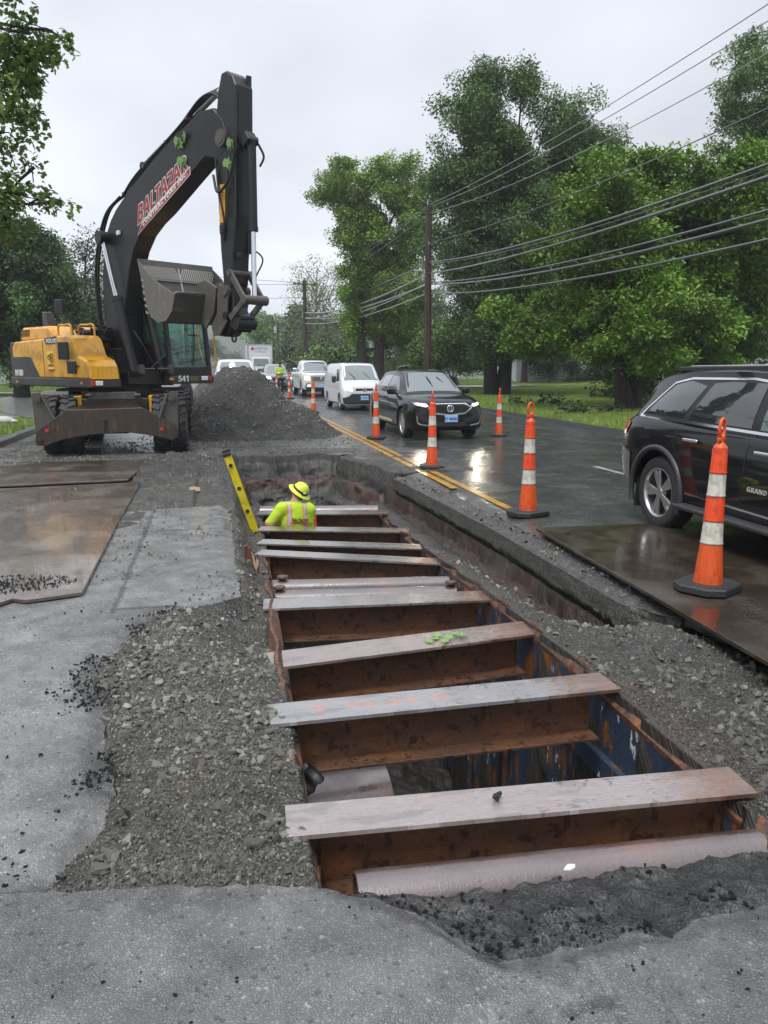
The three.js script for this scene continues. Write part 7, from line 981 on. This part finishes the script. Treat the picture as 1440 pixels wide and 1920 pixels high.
// bones: [a, b, ra, rb]; flat: scale of depth for torso boxes given as ellipsoids
function figure(parts, k = 0.045) { return (x, y, z) => { let d = 9; for (const p of parts) { const e = p.e ? ell(x, y, z, p.c, p.e) : capsule(x, y, z, p[0], p[1], p[2], p[3]); d = d > 8 ? e : smin(d, e, p.k ?? k); } return d; }; }
function handParts(w, dir, side, curl = 0.5) {                 // palm and five fingers from the wrist w along dir
  const d = toV(dir).normalize(), s = toV(side).normalize(), n = new THREE.Vector3().crossVectors(d, s), W = toV(w), out = [], P = (a, b, c) => W.clone().addScaledVector(d, a).addScaledVector(s, b).addScaledVector(n, c).toArray();
  out.push([P(0.0, 0, 0), P(0.075, 0.005, 0), 0.028, 0.034]); [[-0.03, 0.075], [-0.01, 0.085], [0.011, 0.08], [0.03, 0.062]].forEach(([o, L]) => { const q = [P(0.08, o, 0), P(0.08 + L * 0.5, o * 1.1, 0.012 * curl), P(0.08 + L * (1 - 0.25 * curl), o * 1.1, L * 0.45 * curl)]; const a = [q[0], q[1], 0.0105, 0.0095], b = [q[1], q[2], 0.0095, 0.008]; a.k = b.k = 0.008; out.push(a, b); }); const th = [P(0.03, -0.03, 0), P(0.075, -0.062, 0.018), 0.013, 0.010]; th.k = 0.012; out.push(th); return out;
}
const bodyMat = new THREE.MeshStandardMaterial({ vertexColors: true, roughness: 0.75, bumpMap: again(grey(128, 128, (x, y) => fbm(x / 16, y / 16, 3, 8)), 3), bumpScale: 0.006 });
const bodyMesh = (name, parent, geo) => { const m = new THREE.Mesh(geo, bodyMat); m.name = name; parent.add(m); return m; };
const join = (list) => mergeGeometries(list.map((g) => { const q = g.toNonIndexed(); q.deleteAttribute('uv'); return q; }).map((q) => { boxUV(q); return q; }), false);
function headGeo(c, turn, tilt, extra, colour) {               // face looks along +z before turning
  const f = figure([{ e: [0.075, 0.098, 0.09], c: [0, 0.02, -0.005] }, { e: [0.058, 0.06, 0.07], c: [0, -0.055, 0.02] }, { e: [0.012, 0.02, 0.018], c: [0, -0.015, 0.095], k: 0.012 }, { e: [0.012, 0.028, 0.018], c: [0.076, -0.005, -0.01], k: 0.008 }, { e: [0.012, 0.028, 0.018], c: [-0.076, -0.005, -0.01], k: 0.008 }, { e: [0.026, 0.009, 0.01], c: [0, -0.058, 0.078], k: 0.008 }, [[0, -0.06, -0.02], [0, -0.16, -0.03], 0.05, 0.056], ...(extra ?? [])], 0.02);
  const g = surfaceNet(f, [-0.12, -0.18, -0.14], [0.12, 0.15, 0.14], 0.006, (x, y, z) => { if (colour) { const q = colour(x, y, z); if (q) return q; } if (z > 0.06 && Math.abs(y - 0.012) < 0.008 && Math.abs(Math.abs(x) - 0.03) < 0.013) return [0.06, 0.045, 0.04]; if (z > 0.05 && Math.abs(y - 0.032) < 0.005 && Math.abs(Math.abs(x) - 0.032) < 0.018) return [0.07, 0.05, 0.035]; if (z > 0.07 && Math.abs(y + 0.058) < 0.007 && Math.abs(x) < 0.025) return [0.3, 0.1, 0.09]; if (y > 0.06 || (z < -0.02 && y > -0.05)) return [0.035, 0.028, 0.022]; return skin; });
  g.applyMatrix4(new THREE.Matrix4().compose(toV(c), new THREE.Quaternion().setFromEuler(new THREE.Euler(tilt[0], turn, tilt[1], 'YXZ')), V(1, 1, 1))); return g;
}
{ // traffic officer with folded arms, looking down the road to the left
  const t = thing('person', 'person in lime hi-vis jacket and black cap standing with folded arms by the cones', 'person', [3.95, 0, -47.9], 0.35); t.scale.setScalar(1.08);
  const J = { hip: 0.93, sh: 1.43 };
  const P = [{ e: [0.19, 0.15, 0.13], c: [0, 0.98, 0], k: 0.06 }, { e: [0.20, 0.24, 0.14], c: [0, 1.25, 0.01], k: 0.06 }, [[-0.17, 1.40, 0], [0.17, 1.40, 0], 0.085, 0.085], [[0, 1.4, 0], [0, 1.52, 0], 0.07, 0.06], [[-0.095, 0.95, 0], [-0.105, 0.5, 0.015], 0.095, 0.068], [[-0.105, 0.5, 0.015], [-0.11, 0.1, -0.015], 0.068, 0.052], [[-0.11, 0.05, -0.03], [-0.125, 0.04, 0.14], 0.05, 0.042], [[0.095, 0.95, 0], [0.105, 0.5, 0.02], 0.095, 0.068], [[0.105, 0.5, 0.02], [0.11, 0.1, -0.01], 0.068, 0.052], [[0.11, 0.05, -0.03], [0.135, 0.04, 0.14], 0.05, 0.042], [[-0.205, 1.38, 0], [-0.265, 1.12, 0.04], 0.075, 0.06], [[-0.265, 1.12, 0.04], [-0.02, 1.12, 0.205], 0.058, 0.045], [[0.205, 1.38, 0], [0.27, 1.12, 0.05], 0.075, 0.06], [[0.27, 1.12, 0.05], [0.04, 1.16, 0.215], 0.058, 0.045], ...handParts([0.04, 1.16, 0.215], [-1, 0.05, 0.1], [0, 1, 0], 0.6), ...handParts([-0.02, 1.12, 0.205], [1, 0.05, 0.05], [0, 1, 0], 0.6)];
  const col = (x, y, z) => { if (y < 0.11) return [0.012, 0.012, 0.013]; if (y < 0.88) return [0.014, 0.014, 0.017]; if (z > 0.16 && Math.abs(x) < 0.075 && y > 1.06 && y < 1.22) return skin; if (y > 1.47) return [0.02, 0.02, 0.022]; if (Math.abs(y - 0.98) < 0.03) return silver; if (Math.abs(Math.abs(x) - 0.115) < 0.022 && y > 1.0 && y < 1.45) return silver; if (Math.abs(x) > 0.2 && Math.abs(y - 1.24) < 0.028) return silver; return lime; };
  bodyMesh('body', t, join([surfaceNet(figure(P), [-0.42, -0.02, -0.25], [0.42, 1.6, 0.36], 0.013, col), headGeo([0, 1.66, 0.015], -0.75, [0.05, 0])]));
  const cap = new MB(); cap.sph(0.098, [0, 1.70, 0.01], [1, 0.85, 1.08]).ext([[-0.07, 0], [0.07, 0], [0.06, 0.07], [0, 0.09], [-0.06, 0.07]], 0.012, [-0.06, 1.695, 0.075], [1.5, 0, 0.75], 0.004); cap.build('cap', M([0.012, 0.012, 0.014], 0.7), t);
}
{ // worker down in the trench, seen from behind, hat tilted towards the right
  const t = thing('person', 'worker in lime hi-vis shirt and hard hat, seen from behind in the trench', 'person', [0.99, -1.50, -10.12], 0.2);
  const P = [{ e: [0.20, 0.14, 0.13], c: [0, 0.92, 0], k: 0.05 }, { e: [0.215, 0.27, 0.135], c: [0, 1.14, 0], k: 0.05 }, [[-0.16, 1.34, 0], [0.165, 1.31, 0], 0.09, 0.09], [[0, 1.33, 0], [0.03, 1.45, -0.03], 0.065, 0.06], [[-0.1, 0.9, 0], [-0.12, 0.48, -0.03], 0.1, 0.07], [[-0.12, 0.48, -0.03], [-0.12, 0.1, 0.02], 0.07, 0.055], [[-0.12, 0.05, 0.03], [-0.14, 0.04, -0.13], 0.05, 0.045], [[0.1, 0.9, 0], [0.12, 0.48, -0.03], 0.1, 0.07], [[0.12, 0.48, -0.03], [0.12, 0.1, 0.02], 0.07, 0.055], [[0.12, 0.05, 0.03], [0.14, 0.04, -0.13], 0.05, 0.045],
    [[-0.2, 1.31, 0], [-0.345, 1.14, -0.01], 0.085, 0.07], [[-0.345, 1.14, -0.01], [-0.2, 1.07, -0.24], 0.052, 0.042], ...handParts([-0.2, 1.07, -0.24], [0.6, -0.1, -0.6], [0, 1, 0], 0.8), [[0.205, 1.28, 0], [0.235, 1.04, -0.01], 0.085, 0.066], [[0.235, 1.04, -0.01], [0.225, 0.80, -0.06], 0.052, 0.042], ...handParts([0.225, 0.80, -0.06], [0, -1, -0.25], [0, 0, 1], 0.7)];
  const col = (x, y, z) => { if (y < 0.12) return [0.04, 0.035, 0.03]; if (y < 0.84) return [0.05, 0.055, 0.07]; if (x < -0.36 && y < 1.14) return orangeC; if (x < -0.1 && z < -0.16) return orangeC; if (x > 0.235 && y > 0.84 && y < 1.24 - 0.5 * (x - 0.235)) return orangeC; if (x > 0.17 && y < 1.02) return y < 0.78 ? [0.03, 0.03, 0.03] : orangeC; if (Math.abs(x) > 0.225 && Math.abs(y - 1.13) < 0.022) return silver; if (Math.abs(x) > 0.225 && Math.abs(y - 1.13) < 0.036) return orangeC; const v = Math.abs(Math.abs(x) - (0.125 - 0.02 * sstep(1.0, 1.35, y))); if (y > 0.98 && v < 0.02 && y < 1.40) return silver; if (y > 0.98 && v < 0.031 && y < 1.40) return orangeC; const w = Math.abs(y - 0.99 - 0.05 * (Math.abs(x) - 0.1)); if (w < 0.024 && Math.abs(x) < 0.21) return silver; if (w < 0.036 && Math.abs(x) < 0.21) return orangeC; if (y > 1.42) return skin; return lime; };
  bodyMesh('body', t, join([surfaceNet(figure(P, 0.04), [-0.45, -0.02, -0.42], [0.42, 1.5, 0.26], 0.0125, col), headGeo([0.07, 1.485, -0.06], 2.75, [0.28, 0.3], null, (x, y, z) => (x > 0.03 && y < 0.01 && z < 0.04 ? orangeC : null))]));
  const hat = new THREE.Group(); hat.name = 'hard_hat'; hat.position.set(0.10, 1.55, -0.06); hat.rotation.set(0.42, 0.0, -0.48); hat.scale.setScalar(0.93); t.add(hat);
  const hm = M([0.62, 0.72, 0.06], 0.35); new MB().lathe([[0, 0.125], [0.05, 0.118], [0.09, 0.09], [0.115, 0.04], [0.122, -0.005], [0.155, -0.012], [0.178, -0.026], [0.18, -0.033], [0.15, -0.022], [0.118, -0.015], [0.11, 0.03], [0.085, 0.08], [0, 0.112]], [0, 0, 0], null, 36).build('shell', hm, hat); new MB().lathe([[0.1225, 0.002], [0.126, 0.006], [0.122, 0.034], [0.118, 0.032]], [0, 0, 0], null, 36).build('band', MAT.black, hat); new MB().box(0.07, 0.045, 0.03, [0, 0.02, 0.128], [-0.15, 0, 0], 0.012).build('light_pack', MAT.black, hat); new MB().box(0.045, 0.02, 0.032, [0, 0.034, 0.131], [-0.15, 0, 0], 0.006).build('light_lens', M([0.6, 0.6, 0.55], 0.2), hat); new MB().box(0.05, 0.035, 0.04, [0, 0.035, -0.125], [0.15, 0, 0], 0.012).build('head_lamp', MAT.plastic, hat);
  const lg = new MB(); lg.add(textGeo('BALTAZAR', 0.034, 0.002, 0.001), [0.025, 1.19, 0.139], [-0.06, 0, -0.1]); lg.build('shirt_lettering', M([0.05, 0.02, 0.02], 0.7), t); new MB().ext([[-0.115, -0.012], [0.115, -0.012], [0.125, 0.012], [-0.1, 0.012]], 0.003, [0.02, 1.155, 0.139], [-0.03, 0, -0.1]).build('shirt_mark', M([0.42, 0.05, 0.03], 0.7), t);
}
{ // operator sitting in the cab
  const TH = (35 * Math.PI) / 180, ox = 0.78, oz = 0.0; const t = thing('person', 'operator in a lime hi-vis vest sitting in the excavator cab', 'person', [-1.9 + ox * Math.cos(TH) + oz * Math.sin(TH), 0, -17.6 - ox * Math.sin(TH) + oz * Math.cos(TH)], TH);
  const P = [{ e: [0.2, 0.15, 0.15], c: [0, 2.13, 0], k: 0.05 }, { e: [0.21, 0.26, 0.14], c: [0, 2.38, 0], k: 0.05 }, [[-0.17, 2.55, 0], [0.17, 2.55, 0], 0.085, 0.085], [[0, 2.55, 0], [0, 2.68, 0.02], 0.065, 0.06], [[-0.1, 2.1, 0.05], [-0.13, 2.08, 0.48], 0.09, 0.07], [[-0.13, 2.08, 0.48], [-0.13, 1.62, 0.62], 0.068, 0.052], [[-0.13, 1.56, 0.62], [-0.13, 1.54, 0.78], 0.05, 0.045], [[0.1, 2.1, 0.05], [0.13, 2.08, 0.48], 0.09, 0.07], [[0.13, 2.08, 0.48], [0.13, 1.62, 0.62], 0.068, 0.052], [[0.13, 1.56, 0.62], [0.13, 1.54, 0.78], 0.05, 0.045], [[-0.21, 2.53, 0], [-0.27, 2.28, 0.05], 0.075, 0.058], [[-0.27, 2.28, 0.05], [-0.25, 2.14, 0.32], 0.05, 0.04], ...handParts([-0.25, 2.14, 0.32], [0, -0.1, 1], [1, 0, 0], 0.7), [[0.21, 2.53, 0], [0.27, 2.28, 0.05], 0.075, 0.058], [[0.27, 2.28, 0.05], [0.25, 2.14, 0.32], 0.05, 0.04], ...handParts([0.25, 2.14, 0.32], [0, -0.1, 1], [1, 0, 0], 0.7)];
  bodyMesh('body', t, join([surfaceNet(figure(P), [-0.4, 1.48, -0.22], [0.4, 2.74, 0.9], 0.016, (x, y, z) => (y < 2.2 && z > 0.1 ? [0.03, 0.035, 0.05] : Math.abs(Math.abs(x) - 0.11) < 0.022 && y > 2.2 ? silver : Math.abs(x) > 0.22 && z > 0.12 ? skin : lime)), headGeo([0, 2.82, 0.03], 0, [0, 0])]));
}
// ---------------------------------------------------------------- utility poles and wires
{
  const wood = M([0.115, 0.085, 0.066], 0.8, { map: again(tex(128, 512, (x, y) => { const v = 165 + 130 * (fbm(x / 5, y / 80, 4) - 0.5); return [v, v * 0.94, v * 0.88]; }), 0.4) });
  const pole = (x, z, h, r, label, arm) => { const t = thing('utility_pole', label, 'utility pole', [x, 0, z], 0, 'wooden utility poles along the road'); new MB().rod([0, -0.2, 0], [0, h, 0], r * 1.25, r * 0.85, 16).build('pole', wood, t); const hw = new MB(); hw.rod([-0.05, h, 0], [-0.05, h + 0.22, 0], 0.035, 0.03, 8).box(0.1, 0.1, 0.1, [0, h - 1.7, 0.1]).box(0.16, 0.3, 0.12, [-0.2, h - 3.3, 0], null, 0.03).rod([-0.26, h - 3.9, 0], [0.26, h - 3.9, 0], 0.03).rod([-0.2, h - 3.5, 0], [0.2, h - 3.5, 0], 0.03).box(0.1, 0.22, 0.12, [-0.16, h - 3.0, 0], null, 0.02); hw.build('fittings', MAT.steel, t); if (arm) { new MB().box(arm, 0.11, 0.1, [0, h - 0.35, 0.06]).build('cross_arm', wood, t); const ins = new MB(); for (const k of [-0.45, -0.2, 0.45]) ins.rod([arm * k, h - 0.3, 0.06], [arm * k, h - 0.12, 0.06], 0.03, 0.04, 8); ins.build('insulators', MAT.plastic, t); } return t; };
  pole(10.15, -36.7, 9.05, 0.16, 'nearest wooden utility pole, standing behind the black crossover'); pole(8.68, -75, 9.55, 0.19, 'second reddish utility pole with a cross-arm behind the pickup truck', 2.2);
  { const t = pole(9.1, -112, 7.8, 0.17, 'third, greyish utility pole with a transformer above the box truck'); new MB().rod([-0.32, 6.2, 0], [-0.32, 7.1, 0], 0.2, 0.2, 16).build('transformer', M([0.4, 0.41, 0.42], 0.5), t); }
  const cable = MP([0.045, 0.045, 0.05], 0.3, { clearcoat: 1, clearcoatRoughness: 0.1 }), bare = M([0.30, 0.31, 0.32], 0.4), wire = (pts, r, label, mat = cable) => tag(new MB().tube(pts, r, 6, 40).build('overhead_wire', mat), label, 'wire');
  const near = [[9.08, 8.18, 9.45, 0.011, 'topmost thin wire from the nearest pole up to the right corner'], [8.98, 7.9, 9.3, 0.011, 'second thin wire from the top of the nearest pole, just under the topmost'], [8.7, 7.34, 9.1, 0.01, 'third wire from the nearest pole crossing before the tallest tree'], [7.38, 6.35, 7.9, 0.013, 'single dark wire crossing the top of the bright broad tree'], [6.5, 5.34, 7.0, 0.03, 'upper heavy cable of the middle bundle in front of the broad tree'], [6.42, 5.24, 6.9, 0.012, 'thin wire lashed just below the upper heavy cable'], [5.98, 5.12, 6.6, 0.04, 'thick double cable in the middle of the broad tree'], [5.57, 4.53, 6.2, 0.026, 'cable with a pale sheen below the thick double cable'], [5.5, 4.36, 6.05, 0.036, 'second lowest heavy cable crossing the broad tree'], [5.08, 4.0, 5.6, 0.03, 'lowest heavy cable crossing the broad tree']];
  near.forEach(([y0, ym, y2, r, label], i) => { const pts = []; for (let k = 0; k <= 10; k++) { const z = lerp(-36.7, 9.9, k / 10), q = (z + 13.4) / 23.3; pts.push([10.16 + 0.03 * Math.sin(i), y0 - (y0 - ym) * (1 - q * q), z]); } wire(pts, r, label, i < 3 ? bare : cable); const p2 = []; for (let k = 0; k <= 8; k++) { const f = k / 8, z = lerp(-36.7, -75, f); p2.push([lerp(10.16, 8.68, f), lerp(y0, y2, f) - (0.35 + 0.12 * (i % 4)) * 4 * f * (1 - f), z]); } wire(p2, r * 1.1, label.replace(/^(.*)$/, ['topmost wire', 'second wire', 'third wire', 'fourth wire', 'fifth wire', 'sixth wire', 'seventh wire', 'eighth wire', 'ninth wire', 'lowest wire'][i] + ' between the nearest pole and the second pole'), i < 3 || i > 5 ? bare : cable); });
  [[9.2, 7.6], [7.9, 6.6], [7.0, 6.0], [6.2, 5.6], [5.6, 5.0]].forEach(([a, b], i) => { const pts = []; for (let k = 0; k <= 8; k++) { const f = k / 8; pts.push([lerp(8.68, 9.1, f), lerp(a, b, f) - 0.9 * 4 * f * (1 - f) * (0.6 + 0.2 * i), lerp(-75, -112, f)]); } wire(pts, 0.022, ['highest', 'second highest', 'middle', 'second lowest', 'lowest'][i] + ' sagging wire between the second and third poles', bare); });
  [[9.3, 11.2, -0.2], [9.2, 9.9, 0.2], [8.0, 8.4, 0.1], [6.6, 6.2, 0.3]].forEach(([a, b, s], i) => wire([[8.68, a, -75], [0, lerp(a, b, 0.5) - 0.5, -75], [-12, b, -76]], 0.018, ['highest', 'second', 'third', 'lowest'][i] + ' wire running left from the second pole behind the excavator arm'));
}
// ---------------------------------------------------------------- houses
{
  const siding = (c) => M(c, 0.6), roofM = (c) => M(c, 0.7, { map: again(gritMap, 1), bumpMap: gritBump, bumpScale: 0.02 });
  const house = (label, [x, z], turn, w, d, h, rh, wallC, roofC, y0 = 0.1) => {
    const t = thing('house', label, 'house', [x, y0, z], turn), wall = new MB(), roof = new MB(); wall.ext([[-w / 2, 0], [w / 2, 0], [w / 2, h], [0, h + rh], [-w / 2, h]], d, [0, 0, 0]); wall.build('wall', siding(wallC), t);
    for (const s of [-1, 1]) roof.bar([s * (w / 2 + 0.3), h - (0.3 * rh * 2) / w + 0.06, 0], [0, h + rh + 0.08, 0], d + 0.6, 0.12, [s, 2, 0]); roof.build('roof', roofM(roofC), t); const trim = new MB(); for (const s of [-1, 1]) trim.bar([s * (w / 2 + 0.3), h - (0.3 * rh * 2) / w - 0.02, d / 2 + 0.28], [0, h + rh - 0.02, d / 2 + 0.28], 0.06, 0.2, [s, 2, 0]); trim.build('gable_trim', M([0.65, 0.64, 0.6], 0.5), t);
    const win = (wx, wy, ww, wh) => { const f = new MB().box(ww + 0.16, wh + 0.16, 0.1, [wx, wy, d / 2 + 0.03]).build('window', M([0.65, 0.65, 0.63], 0.5), t); new MB().box(ww * 0.46, wh, 0.03, [wx - ww * 0.25, wy, d / 2 + 0.085]).build('pane', carGlass, f); new MB().box(ww * 0.46, wh, 0.03, [wx + ww * 0.25, wy, d / 2 + 0.085]).build('pane', carGlass, f); return f; };
    const lines = new MB(); for (let y = 0.25; y < h; y += 0.25) lines.box(w + 0.02, 0.03, 0.03, [0, y, d / 2]); lines.build('siding_boards', siding(wallC.map((v) => v * 0.96)), t).userData.kind = 'stuff'; return { t, win };
  };
  const a = house('pale yellow house with grey roof and porch between the trees left of the utility pole', [19.6, -76], -0.15, 2.6, 7, 2.5, 1.5, [0.60, 0.50, 0.30], [0.17, 0.18, 0.21]); a.win(0.1, 1.1, 0.8, 1.1);
  { const p = new MB(); p.box(2.4, 0.1, 1.4, [-2.4, 2.1, 3.2]); p.build('porch_roof', M([0.2, 0.21, 0.24], 0.7), a.t); for (const x of [-3.4, -2.6, -1.8]) new MB().box(0.16, 2.0, 0.16, [x, 1.05, 3.7]).build('porch_post', M([0.62, 0.52, 0.34], 0.6), a.t); new MB().box(2.8, 2.3, 4, [-2.6, 1.2, 0.6]).build('porch_wall', M([0.58, 0.48, 0.30], 0.6), a.t); new MB().bar([-4.1, 2.4, 1], [-1.2, 3.6, 0], 5, 0.12, [0, 1, 0]).build('roof', M([0.16, 0.17, 0.2], 0.7), a.t); new MB().box(0.8, 1.4, 0.7, [-0.3, 4.2, -1]).build('chimney', M([0.28, 0.1, 0.075], 0.8), a.t); }
  const g = house('low garage with a pale grey roof behind the white cargo van', [14.6, -81], 0.2, 5, 6, 1.5, 1.2, [0.3, 0.31, 0.32], [0.34, 0.34, 0.35]); g.win(0, 0.9, 1.2, 0.7);
  const w = house('white house mostly hidden behind the bright broad tree', [28.6, -64], -0.3, 6, 8, 2.6, 2.0, [0.62, 0.63, 0.64], [0.12, 0.12, 0.13]); w.win(-0.6, 1.3, 1.4, 1.2); w.win(1.8, 1.3, 0.9, 1.2); tree('shrub', 'small dark clipped shrub in front of the white house', [28.2, -58, [[0, 0.8, 1.2, 0.9]]], { seed: 640, count: 180, clumps: CL.mid, leaf: leafMat([0.03, 0.055, 0.025]), trunkH: 0.3, trunkR: 0.1, category: 'shrub' });
  const w2 = house('white house seen through leaves above the black SUV', [40, -64], -0.4, 7, 8, 3, 2.2, [0.62, 0.63, 0.64], [0.12, 0.12, 0.13]); w2.win(-1.4, 1.5, 1.2, 1.3);
}
// sandbag on the left verge, thin post by the sidewalk
{ const m = new MB(); m.sph(1, [0, 0.12, 0], [0.34, 0.13, 0.2], null, 18).sph(1, [0.3, 0.1, 0.05], [0.12, 0.06, 0.1]).sph(1, [-0.3, 0.12, -0.02], [0.12, 0.09, 0.13]); const b = m.build('sandbag', M([0.55, 0.53, 0.52], 0.7, { bumpMap: again(gritBump, 1), bumpScale: 0.03 })); b.position.set(-5.72, 0.09, -22.9); tag(b, 'white sandbag lying on the grass by the left kerb', 'sandbag'); }
tag(new MB().rod([-3.75, 0.0, -33], [-3.75, 1.15, -33], 0.04, 0.04, 8).build('marker_post', M([0.3, 0.29, 0.27], 0.6)), 'thin grey post beside the sidewalk seen under the excavator body', 'post');
scene.traverse((o) => { if (o.isMesh) o.castShadow = o.receiveShadow = true; });
renderer.render(scene, camera);
